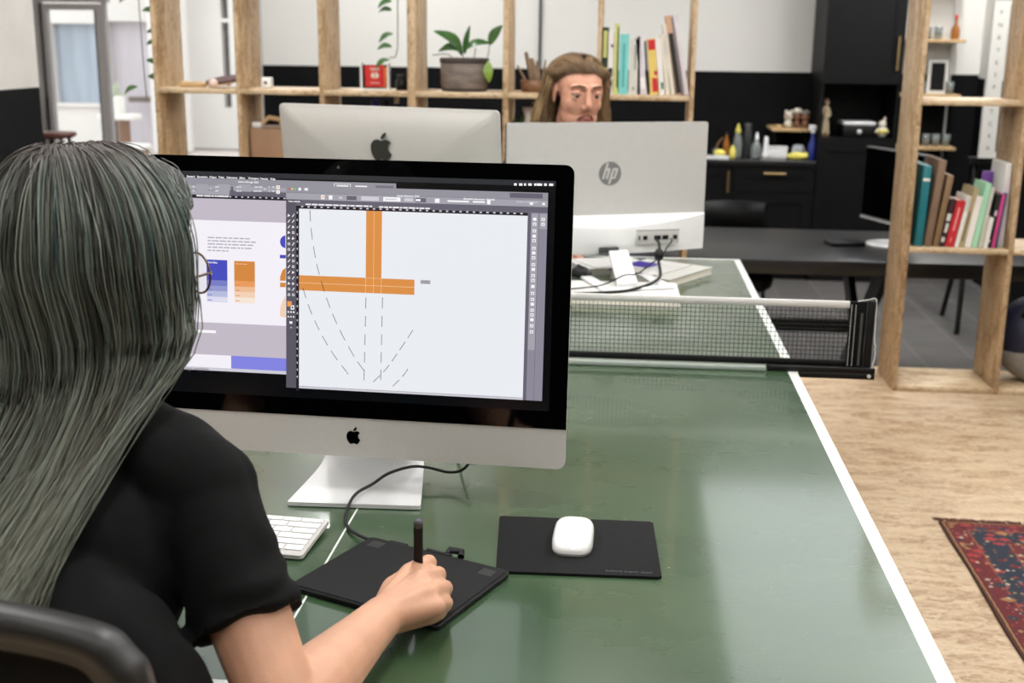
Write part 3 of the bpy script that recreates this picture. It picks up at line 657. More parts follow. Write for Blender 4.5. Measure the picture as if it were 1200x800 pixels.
# right shelf
G2 = 'books on the right timber shelf'
zr = .6225
def binder(x, th, h, d, lean, m, lb):
    t = item('magazine_file', lb, 'magazine file', x, 2.60, zr, 0, G2); R = Matrix.Translation((0,0,abs(math.sin(lean))*th)) @ Matrix.Rotation(lean, 4, 'Y')
    MB().box(0, th, 0, d, 0, h, M=R, bev=.004).build('file_box', m, t)
    return t, R
tb, R = binder(1.600, .034, .335, .22, .03, dteal, 'teal ring binder with white strap at the left end of the shelf')
st = MB(); st.box(.003, .031, -.002, .0, .272, .284, M=R); st.build('strap', M_['white'], tb)
binder(1.640, .030, .36, .24, .09, M_['cardbrown'], 'taller brown card magazine file next to the teal binder')
binder(1.676, .024, .30, .24, .12, C('card_olive', (130,104,74)), 'lower brown card magazine file left of the patterned book')
BR = [(1.712,.020,.20,.20,C('book_dark_plum',(50,26,36)),[(.55,.7,.1,.9),(.1,.2,.2,.8),(.3,.5,.3,.9)],grey_b,'dark plum book with pale pattern and yellow patch'),
 (1.738,.034,.195,.2,redb,[(.35,.85,.4,.6),(.1,.2,.4,.55)],C('book_pinkish',(226,150,150)),'bright red book leaning on the right shelf'),
 (1.776,.016,.215,.2,wht,[(.7,.98,.1,.9)],grey_b,'slim white book right of the red one'),
 (1.794,.018,.25,.2,C('book_tan',(170,154,116)),[(.1,.6,.2,.6)],C('book_olive',(110,100,70)),'tan book left of the thick white book'),
 (1.816,.026,.215,.17,wht,None,None,'thick plain white book left of the mint and green book'),
 (1.845,.022,.27,.16,mint,None,None,'mint green book with dark green side'),
 (1.871,.014,.255,.15,sage,[(.5,.9,.2,.9)],grey_b,'sage grey book right of the mint book'),
 (1.888,.014,.13,.14,wht,None,None,'small white book in front of the sage book'),
 (1.904,.020,.225,.13,blk,[(.6,.7,.3,.7),(.1,.15,.3,.6)],lil,'black book left of the magenta one'),
 (1.926,.012,.225,.12,pinkb,None,None,'slim magenta book on the right shelf'),
 (1.940,.008,.23,.11,nav,None,None,'slim navy book right of the magenta one')]
for (x, th, h, ln, cv, dc, dm, lb) in BR:
    book('book', lb, x-.012, 2.60 if h > .14 else 2.575, zr, th, h, .17, ln*.8, cv, G2, dc, dm)
# larger magazines standing behind at the right end
t = item('magazine_file', 'purple and green printed box at the right end behind the books', 'magazine file', 1.902, 2.79, zr, 0, G2)
MB().box(0, .05, 0, .012, 0, .30, bev=.002).build('file_box', purp, t)
MB().box(-.0, .05, -.001, 0, .19, .235).build('green_band', green, t)
t = item('magazine_file', 'tall white magazine file against the right upright', 'magazine file', 1.949, 2.63, zr, 0, G2)
R = Matrix.Translation((0,0,0)) @ Matrix.Rotation(.0, 4, 'Y')
MB().box(-.002, .022, 0, .2, 0, .35, bev=.002).build('file_box', M_['paper'], t)
MB().box(.002, .018, -.001, 0, .02, .29).build('spine_print', lil, t)
# bag in the lower right bay
t = item('duffel_bag', 'navy bag with grey underside in the lowest bay on the right', 'bag', 2.19, 2.735, .0225)
mb = MB(); mb.ball((0, 0, .19), .19, 28, sc=(.98, .72, 1)); 
b_ = fuse(mb, .008, 4, .5, lambda c, n: np.array([[x*(1+.04*mnoise.noise(Vector((x*8, y*8, z*8)))), y, max(.0, z+.02*mnoise.noise(Vector((x*6, y*6, z*6+3))))] for x, y, z in c]))
up_, lo_ = MB(), MB()
cz = np.array(b_.v)[:, 2]
for tgt, cond in ((up_, lambda z: z >= .145), (lo_, lambda z: z < .145)):
    tgt.v = b_.v; fs = [f for f in b_.f if cond(np.mean([cz[i] for i in f]))]; tgt.f = fs; tgt.m = [0]*len(fs); tgt.s = [True]*len(fs)
up_.build('upper', M_['navy'], t); lo_.build('underside', M_['greyfabric'], t)
hd = MB(); hd.tube(smooth_path([(-.1,-.08,.3),(-.06,-.13,.39),(.06,-.13,.39),(.1,-.08,.3)], 6), .01, 8); hd.build('handle', M_['black'], t)
# trailing vines hanging from pots on the top board
def trailing(label, x, y, z, vines, side=0):
    t = item('trailing_plant', label, 'plant', x, y, z)
    MB().lathe([(.001,0),(.06,0),(.075,.13),(.07,.13),(.06,.11),(.001,.11)], n=24).build('pot', M_['white'], t)
    for pts in vines:
        P = smooth_path(pts, 8); s = MB(); s.tube(P, .0022, 5); s.build('vine', M_['stem'], t)
        lf = MB()
        L_ = 0
        for i in range(6, len(P)-1):
            L_ += (P[i]-P[i-1]).length
            if L_ > .047:
                L_ = 0; sgn = side or (1 if i % 2 else -1)
                a = P[i]; q = a+Vector((sgn*random.uniform(.016, .03), random.uniform(-.03, 0), random.uniform(-.012, .012)))
                s_ = MB(); leaf(lf, q, q+Vector((sgn*.058, random.uniform(-.02, .02), random.uniform(-.035, .01))), .02, .01, n=7)
        lf.build('leaves', M_['leaf'], t)
    return t
trailing('trailing plant whose vine hangs left of the leftmost timber upright', -1.58, 2.72, 2.6, [[(0,0,.11),(-.07,0,.14),(-.155,-.02,0),(-.165,-.02,-.5),(-.155,-.02,-1.0),(-.15,-.02,-1.3),(-.145,-.02,-1.43)]])
trailing('trailing plant whose short vine hangs beside the fourth upright', -.60, 2.76, 2.6, [[(0,0,.11),(0,-.1,.14),(.02,-.22,.0),(.03,-.225,-.6),(.028,-.22,-1.1),(.02,-.215,-1.22),(-.01,-.21,-1.235)]], -1)
# ------------------------------------------------------------------ kitchenette along the back wall (front plane y = 6.6)
KY = 6.6
def shaker(name, x0, x1, z0, z1, y, parent):
    """framed door leaf: stiles, rails and a sunk panel in one mesh"""
    mb = MB(); w = .075
    mb.box(x0, x0+w, y, y+.02, z0, z1); mb.box(x1-w, x1, y, y+.02, z0, z1); mb.box(x0+w, x1-w, y, y+.02, z1-w, z1); mb.box(x0+w, x1-w, y, y+.02, z0, z0+w)
    mb.box(x0+w, x1-w, y+.009, y+.018, z0+w, z1-w)
    return mb.build(name, M_['blackcab'], parent)
def bar_handle(x0, z0, x1, z1, y, parent):
    mb = MB(); d = Vector((x1-x0, 0, z1-z0)).normalized()
    mb.cyl((x0, y-.03, z0), (x1, y-.03, z1), .0085, n=12)
    for k in (.1, .9):
        px, pz = x0+(x1-x0)*k, z0+(z1-z0)*k; mb.cyl((px, y-.03, pz), (px, y, pz), .006, n=10)
    return mb.build('handle', M_['brass'], parent)
def base_unit(x0, x1, label, drawer):
    t = thing('base_cabinet', label, 'cabinet', (x0, KY+.02, ZF), 0, 'black base cabinets of the kitchenette')
    w = x1-x0
    MB().box(0, w, .002, .56, .1, .858).box(.02, w-.02, .06, .5, 0, .1).build('body', M_['blackcab'], t)
    if drawer:
        d = shaker('drawer', .004, w-.004, .665, .852, -.02, t); bar_handle(w/2-.08, .805, w/2+.08, .805, -.02, d)
        d = shaker('drawer', .004, w-.004, .11, .66, -.02, t); pass
    else:
        d = shaker('door', .004, w-.004, .11, .852, -.02, t); bar_handle(w-.04, .66, w-.04, .82, -.02, d)
base_unit(-.6, .0, 'black base cabinet behind the man, third from the drawer unit', False)
base_unit(.0, .6, 'black base cabinet hidden behind the long-haired man, second from the drawer unit', False)
base_unit(.6, 1.19, 'black base cabinet with a vertical brass handle left of the drawers', False)
base_unit(1.19, 1.785, 'black drawer cabinet with a horizontal brass handle under the bottles', True)
tag(MB().box(-.62, 1.785, KY-.015, 7.2, ZF+.86, .60, bev=.004).build('worktop', mat('dark_worktop', (30,30,31), .25)), 'dark kitchen worktop along the black back wall carrying bottles', 'worktop')
t = thing('tall_cabinet', 'tall black kitchen cabinet with an open niche and brass handles', 'cabinet', (1.79, KY, ZF))
W = .56; D = .598; zt = 3.3
cb = MB()
cb.box(0, .02, .02, D, 0, zt); cb.box(W-.02, W, .02, D, 0, zt); cb.box(.02, W-.02, D-.02, D, 0, zt); cb.box(.02, W-.02, .02, D-.02, .05, .07)
cb.box(.02, W-.02, .005, D-.02, 1.05, 1.075); cb.box(.02, W-.02, .005, D-.02, 1.46, 1.485); cb.box(.02, W-.02, .02, D-.02, zt-.02, zt)
cb.build('body', M_['blackcab'], t)
d = shaker('door', 0, W, 1.465, 2.62, 0, t); bar_handle(W-.045, 1.56, W-.045, 1.80, 0, d)
d = shaker('door', 0, W, .08, 1.05, 0, t); bar_handle(W-.045, .82, W-.045, .98, 0, d)
shaker('door', 0, W, 2.63, zt, 0, t)
MB().box(.02, W-.02, .03, .1, 0, .05).build('plinth', M_['black'], t)
NZ = ZF+1.075
t = thing('figurine', 'slim standing figurine at the left of the cabinet niche', 'figurine', (1.855, 6.75, NZ))
fb = MB(); chain(fb, [(.02,0,.02),(.015,0,.1),(.0,0,.14)], [.013,.013,.018]); chain(fb, [(-.012,0,.02),(-.01,0,.1),(.0,0,.14)], [.013,.013,.018]); chain(fb, [(0,0,.14),(0,0,.2)], [.02,.024]); fb.ball((0,0,.245), .02, 12)
chain(fb, [(.022,0,.2),(.032,-.01,.16),(.02,-.02,.14)], [.008,.007,.006]); chain(fb, [(-.022,0,.2),(-.032,-.01,.17),(-.03,-.01,.21)], [.008,.007,.006])
fuse(fb, .004, 3).build('body', mat('figurine_beige', (190,172,140), .6), t)
MB().ball((0,.004,.252), .022, 12).build('hair', M_['terracotta'], t)
MB().lathe([(.001,0),(.03,0),(.03,.008),(.001,.009)], n=18).build('stand', M_['woodbrown'], t)
t = thing('coffee_machine', 'low black coffee machine with a silver top in the cabinet niche', 'appliance', (2.09, 6.78, NZ))
MB().box(-.115, .115, -.12, .14, 0, .085, bev=.008).build('body', M_['black'], t)
MB().box(-.118, .118, -.124, .14, .085, .112, bev=.006).build('top', M_['alulight'], t)
MB().lathe([(.001,0),(.017,0),(.017,.014),(.001,.015)], n=20, M=Matrix.Translation((0,-.12,.04)) @ Matrix.Rotation(PI/2,4,'X')).build('knob', M_['alulight'], t)
t = thing('figurine', 'small round cream toy figure at the right of the niche', 'figurine', (2.262, 6.70, NZ))
fb = MB(); fb.ball((0,0,.04), .04, 14); fb.ball((0,0,.095), .03, 14); chain(fb, [(-.03,0,.06),(-.045,-.01,.04)], [.01,.01]); chain(fb, [(.03,0,.06),(.04,-.01,.04)], [.01,.01])
fuse(fb, .004, 2).build('body', M_['cream'], t); MB().lathe([(.031,.03),(.0425,.035),(.0425,.055),(.036,.06)], n=20).build('sash', M_['yellow'], t)
MB().ball((.012,0,.128), .014, 10, sc=(.7,.7,1.6)).build('ear', M_['pink'], t)
WT = .6
bottle('bottle', 'clear dish-soap bottle with yellow cap on the worktop', 1.226, 6.82, WT, [(.001,0),(.03,0),(.034,.01),(.034,.11),(.026,.15),(.014,.18)], M_['clear'], M_['yellow'], [(.016,.18),(.02,.185),(.018,.21),(.009,.225),(.007,.25),(.001,.251)])
bottle('bottle', 'tall dark clear bottle right of the yellow-capped bottle', 1.302, 6.86, WT, [(.001,0),(.036,0),(.038,.01),(.038,.15),(.03,.19),(.026,.225)], M_['darkclear'], M_['darkgrey'], [(.027,.225),(.027,.25),(.001,.251)])
bottle('bottle', 'clear pump bottle with white label at the middle of the worktop', 1.362, 6.76, WT, [(.001,0),(.036,0),(.04,.012),(.04,.085),(.018,.125),(.012,.14)], M_['clear'], M_['whiteplastic'], [(.013,.14),(.013,.165),(.008,.17),(.008,.19),(.001,.191)])
bottle('bottle', 'small brown bottle on the worktop left of the yellow-capped bottle', 1.142, 6.82, WT, [(.001,0),(.024,0),(.026,.01),(.026,.1),(.013,.135),(.012,.165)], M_['amber'], M_['black'], [(.014,.165),(.014,.185),(.001,.186)])
bottle('bottle', 'short yellow bottle between the brown and clear bottles', 1.184, 6.74, WT, [(.001,0),(.022,0),(.024,.01),(.024,.06),(.01,.08)], M_['yellow'], M_['yellow'], [(.011,.08),(.011,.092),(.001,.093)])
t = thing('brush', 'dark dish brush lying at the left end of the worktop', 'brush', (1.085, 6.86, WT))
MB().tube([(-.02,0,.05),(.0,0,.1),(.035,0,.14)], .009, 8).build('handle', M_['woodbrown'], t); MB().lathe([(.001,0),(.026,0),(.03,.04),(.02,.06),(.001,.062)], c=(-.02,0,0), n=18).build('head', M_['darkgrey'], t)
sp = MB(); sp.ball((0,0,.034), .046, 16, sc=(1.0,.8,.74)); tag(fuse(sp, .006, 3, .5, lambda c, n: np.array([[x+.006*mnoise.noise(Vector((x*60,y*60,z*60))), y, max(0, z+.005*mnoise.noise(Vector((x*50,y*50,z*50+4))))] for x, y, z in c])).build('sponge', M_['yellow'], loc=(1.085, 6.70, WT)), 'crumpled yellow sponge at the left end of the worktop', 'sponge')
t = thing('tray', 'low white tray at the far left of the visible worktop', 'tray', (1.06, 6.64, WT))
MB().box(-.09, .09, -.022, .022, 0, .006).box(-.09, .09, -.022, -.018, .006, .024).box(-.09, .09, .018, .022, .006, .024).box(-.09, -.086, -.018, .018, .006, .024).box(.086, .09, -.018, .018, .006, .024).build('tray', M_['whiteplastic'], t)
t = thing('storage_box', 'low white lidded box on the worktop under the wall board', 'box', (1.515, 6.78, WT))
MB().box(-.075, .075, -.05, .05, 0, .075, bev=.006).build('body', M_['whiteplastic'], t); MB().box(-.078, .078, -.053, .053, .075, .09, bev=.004).build('lid', M_['whiteplastic'], t)
bottle('squeeze_bottle', 'slim white upright bottle left of the white lidded box', 1.427, 6.72, WT, [(.001,0),(.028,0),(.03,.03),(.02,.06),(.016,.14)], M_['whiteplastic'], M_['whiteplastic'], [(.016,.14),(.012,.165),(.001,.166)])
cl = MB(); cl.ball((0,0,.03), .075, 18, sc=(1,.6,.36)); cl.ball((-.04,0,.025), .045, 14, sc=(1,.7,.55)); cl.ball((.04,.01,.03), .04, 14, sc=(1,.7,.7))
tag(fuse(cl, .006, 2, .5, lambda c, n: np.array([[x, y, max(0, z+.009*mnoise.noise(Vector((x*35,y*35,z*35+4))))] for x, y, z in c])).build('cleaning_cloth', M_['yellow'], loc=(1.665, 6.69, WT)), 'crumpled yellow cleaning cloth beside the blue spray bottle', 'cloth')
bg_ = MB(); bg_.ball((0,0,.05), .055, 16, sc=(1,.7,1)); 
tag(fuse(bg_, .006, 2, .5, lambda c, n: np.array([[x+.008*mnoise.noise(Vector((x*40,y*40,z*40))), y, max(0, z+.012*mnoise.noise(Vector((x*35,y*35,z*35+4))))] for x, y, z in c])).build('plastic_bag', mat('grey_bag', (190,194,198), .4), loc=(1.685, 6.84, WT)), 'crumpled pale plastic bag behind the yellow cloth', 'bag')
t = bottle('spray_bottle', 'blue spray bottle with white trigger head at the right of the worktop', 1.765, 6.70, WT, [(.001,0),(.028,0),(.031,.01),(.031,.12),(.014,.16),(.012,.2)], M_['blue'], M_['whiteplastic'], [(.015,.2),(.015,.215),(.001,.216)])
MB().box(-.035, .022, -.014, .014, .214, .258, bev=.01).build('trigger_head', M_['whiteplastic'], t)
t = thing('wall_board', 'small wooden wall shelf board on the black wall holding trinkets', 'shelf', (1.645, 7.2, .80))
MB().box(-.17, .16, -.42, 0, 0, .022, bev=.004).build('board', M_['wood'], t)
for x in (-.12, .11): MB().box(x-.01, x+.01, -.2, 0, -.1, 0).build('bracket', M_['black'], t)
TB = .8225
t = thing('figurine', 'pink and white trinket on the wooden wall board', 'figurine', (1.60, 6.87, TB))
fb = MB(); fb.ball((0,0,.03), .032, 14, sc=(1,1,.95)); fb.ball((0,0,.085), .034, 14); fb.ball((-.02,0,.12), .014, 10); fb.ball((.02,0,.12), .014, 10); fuse(fb, .005, 2).build('body', M_['cream'], t); MB().ball((-.012,-.026,.095), .018, 10).build('face', M_['pink'], t)
t = thing('figurine', 'white and dark trinket at the middle of the wooden wall board', 'figurine', (1.665, 6.88, TB))
fb = MB(); fb.ball((0,0,.026), .028, 14); fb.ball((0,0,.085), .03, 14); fb.ball((0,0,.125), .026, 12); fuse(fb, .005, 2).build('body', M_['terracotta'], t); MB().ball((0,0,.125), .034, 12, sc=(1,.9,.7)).build('hat', M_['cream'], t)
t = thing('figurine', 'brown trinket with a grey top at the right end of the wall board', 'figurine', (1.725, 6.87, TB))
fb = MB(); fb.ball((0,0,.03), .03, 14, sc=(1,1,1)); fb.ball((0,0,.08), .032, 14); fuse(fb, .005, 2).build('body', M_['terracotta'], t); MB().ball((0,0,.115), .032, 12, sc=(1.1,.9,.6)).build('hat', M_['greyfabric'], t)
tag(MB().ball((0,0,.012), .03, 12, sc=(1,1,.4)).build('dish', M_['wood'], loc=(1.53, 6.87, TB)), 'small rounded wooden dish on the left end of the wall board', 'dish')
# open glass shelves right of the tall cabinet
t = thing('wall_shelf', 'open wooden wall shelves with glassware right of the tall cabinet', 'shelf', (2.42, 7.2, .6))
for z in (.07, .46, .86, 1.3): MB().box(0, .44, -.28, 0, z, z+.024, bev=.003).build('shelf', M_['wood'], t)
for x in (.03, .41): MB().box(x-.008, x+.008, -.02, 0, 0, 1.6).build('rail', M_['alulight'], t)
def glass_tumbler(x, z, label, r=.032, h=.09):
    tag(MB().lathe([(.001,.004),(r*.85,.0),(r,h),(r*.93,h),(r*.8,.008),(.001,.008)], n=20).build('drinking_glass', M_['clear'], loc=(x, 7.03, z)), label, 'glass', 'glasses on the wall shelves')
for z, nm in ((.6+.0945, 'lowest'), (.6+.4845, 'middle'), (.6+.8845, 'upper')):
    for k, x in enumerate((2.66, 2.735, 2.81) if nm == 'lowest' else (2.60, 2.80) if nm == 'middle' else (2.60, 2.68)):
        glass_tumbler(x, z, 'clear drinking glass on the %s board of the wall shelves, %s' % (nm, ('leftmost', 'next to the leftmost', 'third from the left')[k]))
bottle('bottle', 'amber bottle on the upper board of the wall shelves', 2.795, 7.0, .6+.8845, [(.001,0),(.03,0),(.032,.01),(.032,.07),(.012,.11),(.011,.15)], M_['amber'], M_['red'], [(.013,.15),(.013,.175),(.001,.176)])
t = thing('picture_frame', 'small white frame standing on the middle board of the wall shelves', 'picture frame', (2.71, 7.06, .6+.4845))
fr = MB(); fr.box(-.075,-.052,-.012,.012,0,.25); fr.box(.052,.075,-.012,.012,0,.25); fr.box(-.052,.052,-.012,.012,.228,.25); fr.box(-.052,.052,-.012,.012,0,.022); fr.build('frame', M_['white'], t)
MB().box(-.052,.052,.004,.01,.022,.228).build('picture', M_['black'], t)
tag(MB().cyl((-.312, 7.185, ZF), (-.312, 7.185, 3.3), .011, n=12).build('pipe', M_['darkgrey']), 'thin dark grey pipe running up the white back wall', 'pipe')

# ------------------------------------------------------------------ black meeting table beyond the divider
t = thing('meeting_table', 'black stained timber table with splayed legs beyond the table tennis table', 'table', (1.2, 3.75, ZF))
MB().box(-1.35, 1.25, -.50, .50, .665, .74, bev=.006).build('tabletop', M_['blackwood'], t)
for sx in (-.95, .42):
    for a, b in ((-.42, .40), (.42, -.40)):
        mb = MB(); w = .075
        M0 = Matrix.Identity(4)
        p = [(a-.11, .665), (a+.11, .665), (b+.055, .0), (b-.055, .0)]
        if a > 0: mb.prism([(u, h) for u, h in p][::-1], 'X', sx-.035, sx+.0)
        else: mb.prism([(u, h) for u, h in p][::-1], 'X', sx+.001, sx+.036)
        mb.build('leg', M_['blackwood'], t)
MB().box(-.95, .42, -.03, .03, .28, .34).build('stretcher', M_['blackwood'], t)
t = thing('desktop_monitor', 'black monitor seen from its side on the black table', 'monitor', (1.75, 3.76, ZF+.74), -1.22)
MB().box(-.27, .27, -.018, .018, .115, .485, bev=.006).build('housing', M_['darkgrey'], t)
MB().box(-.262, .262, -.0195, -.0175, .13, .477).build('screen', M_['glassblack'], t)
MB().box(-.27, .27, -.021, -.0185, .11, .122).build('lower_bezel', M_['alulight'], t)
MB().box(-.03, .03, .018, .04, .02, .25, bev=.004).build('neck', M_['black'], t)
MB().lathe([(.001,0),(.12,0),(.118,.012),(.03,.02),(.001,.02)], n=32).build('base', M_['alulight'], t)
tag(MB().box(-.09, .09, -.06, .06, 0, .022, bev=.008).build('laptop_dock', M_['blackmetal'], loc=(1.52, 3.74, ZF+.74), rot=(0,0,.2)), 'flat dark box beside the foot of the black monitor', 'dock')
def stool_chair(name, label, x, y, rz):
    t = thing(name, label, 'chair', (x, y, ZF), rz)
    sb = MB(); sb.prism(rrect(.44, .42, .1), 'Z', .43, .48, sm=False); sb.build('seat', M_['blackcab'], t)
    bk = MB(); pts = []
    n = 14
    for i in range(n+1):
        a = PI*(.15+.7*i/n); pts.append((.235*math.cos(a), .2*math.sin(a)))
    for z0, z1, in ((.62, .82),):
        vs = []
        for (u, w_) in pts:
            vs += [(u, w_, z0), (u*1.02, w_+.01, (z0+z1)/2), (u*.98, w_, z1), (u*.9, w_-.022, z1), (u*.93, w_-.02, (z0+z1)/2), (u*.9, w_-.022, z0)]
        fs = []
        for i in range(n):
            for k in range(6): a = i*6+k; b = i*6+(k+1) % 6; fs.append((a, a+6, b+6, b))
        bk.add(vs, fs, 0, True); bk.add(vs[:6], [(0,1,2,3,4,5)]); bk.add(vs[-6:], [(5,4,3,2,1,0)])
    bk.build('backrest', M_['blackcab'], t)
    for sx in (-1, 1):
        MB().cyl((sx*.16, .15, .46), (sx*.20, .175, .64), .011).build('back_post', M_['blackmetal'], t)
        for sy in (-1, 1): MB().cyl((sx*.16, sy*.15, .43), (sx*.2, sy*.19, 0), .012, n=10).build('leg', M_['blackmetal'], t)
    return t
stool_chair('dining_chair', 'black chair with a rounded back behind the black table', 1.03, 4.62, .05)
t = thing('bar_stool', 'black stool with a padded round seat tucked under the near side of the black table', 'stool', (.97, 3.50, ZF))
MB().lathe([(.001,.545),(.14,.545),(.165,.565),(.17,.60),(.155,.63),(.001,.638)], n=32).build('seat', M_['blackcab'], t)
for k in range(4):
    a = PI/4+k*PI/2; MB().cyl((.11*math.cos(a), .11*math.sin(a), .55), (.15*math.cos(a), .15*math.sin(a), 0), .012, n=10).build('leg', M_['blackmetal'], t)
rg = MB(); rg.tube([(.135*math.cos(q), .135*math.sin(q), .16) for q in np.linspace(0, 2*PI, 33)], .008, 6, cap=False); rg.build('foot_ring', M_['blackmetal'], t)
# easel with the white lettered board
t = thing('easel', 'black easel carrying a tall white frame behind the right shelving unit', 'easel', (2.62, 5.3, ZF))
for a, b in (((-.06, -.02, 1.05), (-.155, -.33, 0)), ((.0, 0, 1.12), (-.11, .22, 0)), ((.10, -.02, 1.05), (.19, -.3, 0))):
    MB().cyl(b, a, .016, n=12).build('leg', M_['blackmetal'], t)
MB().box(-.12, .17, -.1, -.03, 1.03, 1.07).build('ledge', M_['blackmetal'], t)
t = thing('white_frame', 'tall white frame with a column of small dark letters standing on the easel', 'frame', (2.64, 5.2, ZF+1.0705))
fr = MB(); fr.box(-.09,.0,-.02,.02,0,.93); fr.box(.12,.14,-.02,.02,0,.93); fr.box(.0,.12,-.02,.02,0,.035); fr.box(.0,.12,-.02,.02,.915,.93); fr.build('frame', M_['white'], t)
lt = MB()
for k, ch in enumerate('A4CTOPSEYRNF'):
    M = Matrix.Translation((-.045, -.0205, .05+.073*k)) @ Matrix.Rotation(PI/2, 4, 'X')
    lt.merge(text_mb(ch, .036, M=M, align='CENTER'))
lt.build('lettering', M_['darkgrey'], t)

# ------------------------------------------------------------------ rug
RW, RL = 1.5, 2.4
n1, n2 = 60, 96; mb = MB(); vs = []
for j in range(n2+1):
    for i in range(n1+1):
        x = -RW/2+RW*i/n1; y = -RL/2+RL*j/n2
        ex = .006*mnoise.noise(Vector((y*3, 1, 0))) if i in (0, n1) else 0
        vs.append((x+ex, y+(.006*mnoise.noise(Vector((x*14, 5, 0))) if j in (0, n2) else 0), .009+.002*mnoise.noise(Vector((x*4, y*4, 0)))))
mb.add(vs, [(j*(n1+1)+i, j*(n1+1)+i+1, (j+1)*(n1+1)+i+1, (j+1)*(n1+1)+i) for j in range(n2) for i in range(n1)], 0, True)
rim = [j for j in range(n1+1)]+[(j+1)*(n1+1)+n1 for j in range(n2)]+[n2*(n1+1)+n1-1-j for j in range(n1)]+[(n2-1-j)*(n1+1) for j in range(n2-1)]
mb.add([vs[k] for k in rim]+[(vs[k][0], vs[k][1], 0.0005) for k in rim], [(k, k+len(rim), (k+1) % len(rim)+len(rim), (k+1) % len(rim)) for k in range(len(rim))])
rug = thing('rug', 'worn red and navy patterned oriental rug on the timber floor', 'rug', (1.375+RW/2, 1.06-RL/2, 0), -.012)
mb.build('pile', rug_mat(RW, RL), rug)
fg = MB()
for k in range(700):
    x = random.uniform(-RW/2, RW/2); y = RL/2 if k % 2 else -RL/2; s = 1 if k % 2 else -1
    fg.tube([(x, y-.006*s, .009), (x+random.uniform(-.008, .008), y+s*random.uniform(.004, .014), .011), (x+random.uniform(-.02, .02), y+s*random.uniform(.008, .03), .004)], .0024, 4)
tag(fg.build('fringe', mat('fringe_brown', (92,52,42), .95), rug), kind='stuff')

# ------------------------------------------------------------------ table tennis table
TZ = .76; HW = .7625; HL = 1.37
t = thing('table_tennis_table', 'green table tennis table with white lines used as a shared desk', 'table', (0, 0, 0))
tp = MB(); lw = .02
xs = [-HW, -HW+lw, -.0015, .0015, HW-lw, HW]
for y0, y1 in ((-HL-.05, -.0015), (.0015, HL)):
    ys = [y0, y0+(lw if y0 < -1 else 0), y1-(lw if y1 > 1 else 0), y1]
    ys = sorted(set(ys))
    for i in range(5):
        for j in range(len(ys)-1):
            line = i in (0, 2, 4) or (ys[j+1]-ys[j] < .03)
            tp.quad((xs[i], ys[j], TZ), (xs[i+1], ys[j], TZ), (xs[i+1], ys[j+1], TZ), (xs[i], ys[j+1], TZ), 1 if line else 0)
    a, b = -HW, HW; zb = TZ-.022
    tp.quad((a, y0, zb), (b, y0, zb), (b, y0, TZ), (a, y0, TZ), 1); tp.quad((b, y1, zb), (a, y1, zb), (a, y1, TZ), (b, y1, TZ), 1)
    tp.quad((b, y0, zb), (b, y1, zb), (b, y1, TZ), (b, y0, TZ), 1); tp.quad((a, y1, zb), (a, y0, zb), (a, y0, TZ), (a, y1, TZ), 1)
    tp.quad((a, y1, zb), (b, y1, zb), (b, y0, zb), (a, y0, zb), 2)
tp.build('tabletop', [M_['table'], M_['line'], M_['darkgrey']], t)
for y0, y1 in ((-HL+.03, -.1), (.1, HL-.08)):
    mb = MB()
    mb.box(-HW+.06, -HW+.09, y0, y1, TZ-.075, TZ-.0225); mb.box(HW-.09, HW-.06, y0, y1, TZ-.075, TZ-.0225); mb.box(-HW+.09, HW-.09, y0, y0+.03, TZ-.075, TZ-.0225); mb.box(-HW+.09, HW-.09, y1-.03, y1, TZ-.075, TZ-.0225)
    mb.build('apron', M_['blackmetal'], t)
    for x in (-HW+.12, HW-.16):
        for y in (y0+.05 if y0 > 0 else y0+.1, y1-.09 if y0 > 0 else y1-.05): MB().box(x, x+.04, y, y+.04, 0, TZ-.0225, bev=.004).build('leg', M_['blackmetal'], t)
# net
t = thing('table_tennis_net', 'black table tennis net with white top tape clamped across the green table', 'net', (0, 0, TZ))
nx, NH = .865, .1525; pz0 = .026
mb = MB(); step = .0095; th = .00095
k = int(2*nx/step)
for i in range(k+1):
    x = -nx+2*nx*i/k; mb.box(x-th/2, x+th/2, -.0005, .0005, pz0, NH-.012)
for j in range(1, int((NH-.012-pz0)/step)+1):
    z = pz0+j*step; mb.box(-nx, nx, -.0004, .0006, z-th/2, z+th/2)
mb.build('netting', M_['nylon'], t)
MB().box(-nx, nx, -.003, .003, NH-.013, NH+.002, bev=.001, seg=1).build('top_tape', M_['paper'], t)
MB().box(-nx, nx, -.004, .004, .012, pz0, bev=.001, seg=1).build('bottom_tape', M_['black'], t)
MB().box(-.695, .695, -.024, -.008, 0.0005, .011, bev=.001, seg=1).build('table_strip', mat('strip_grey', (150,158,150), .4), t)
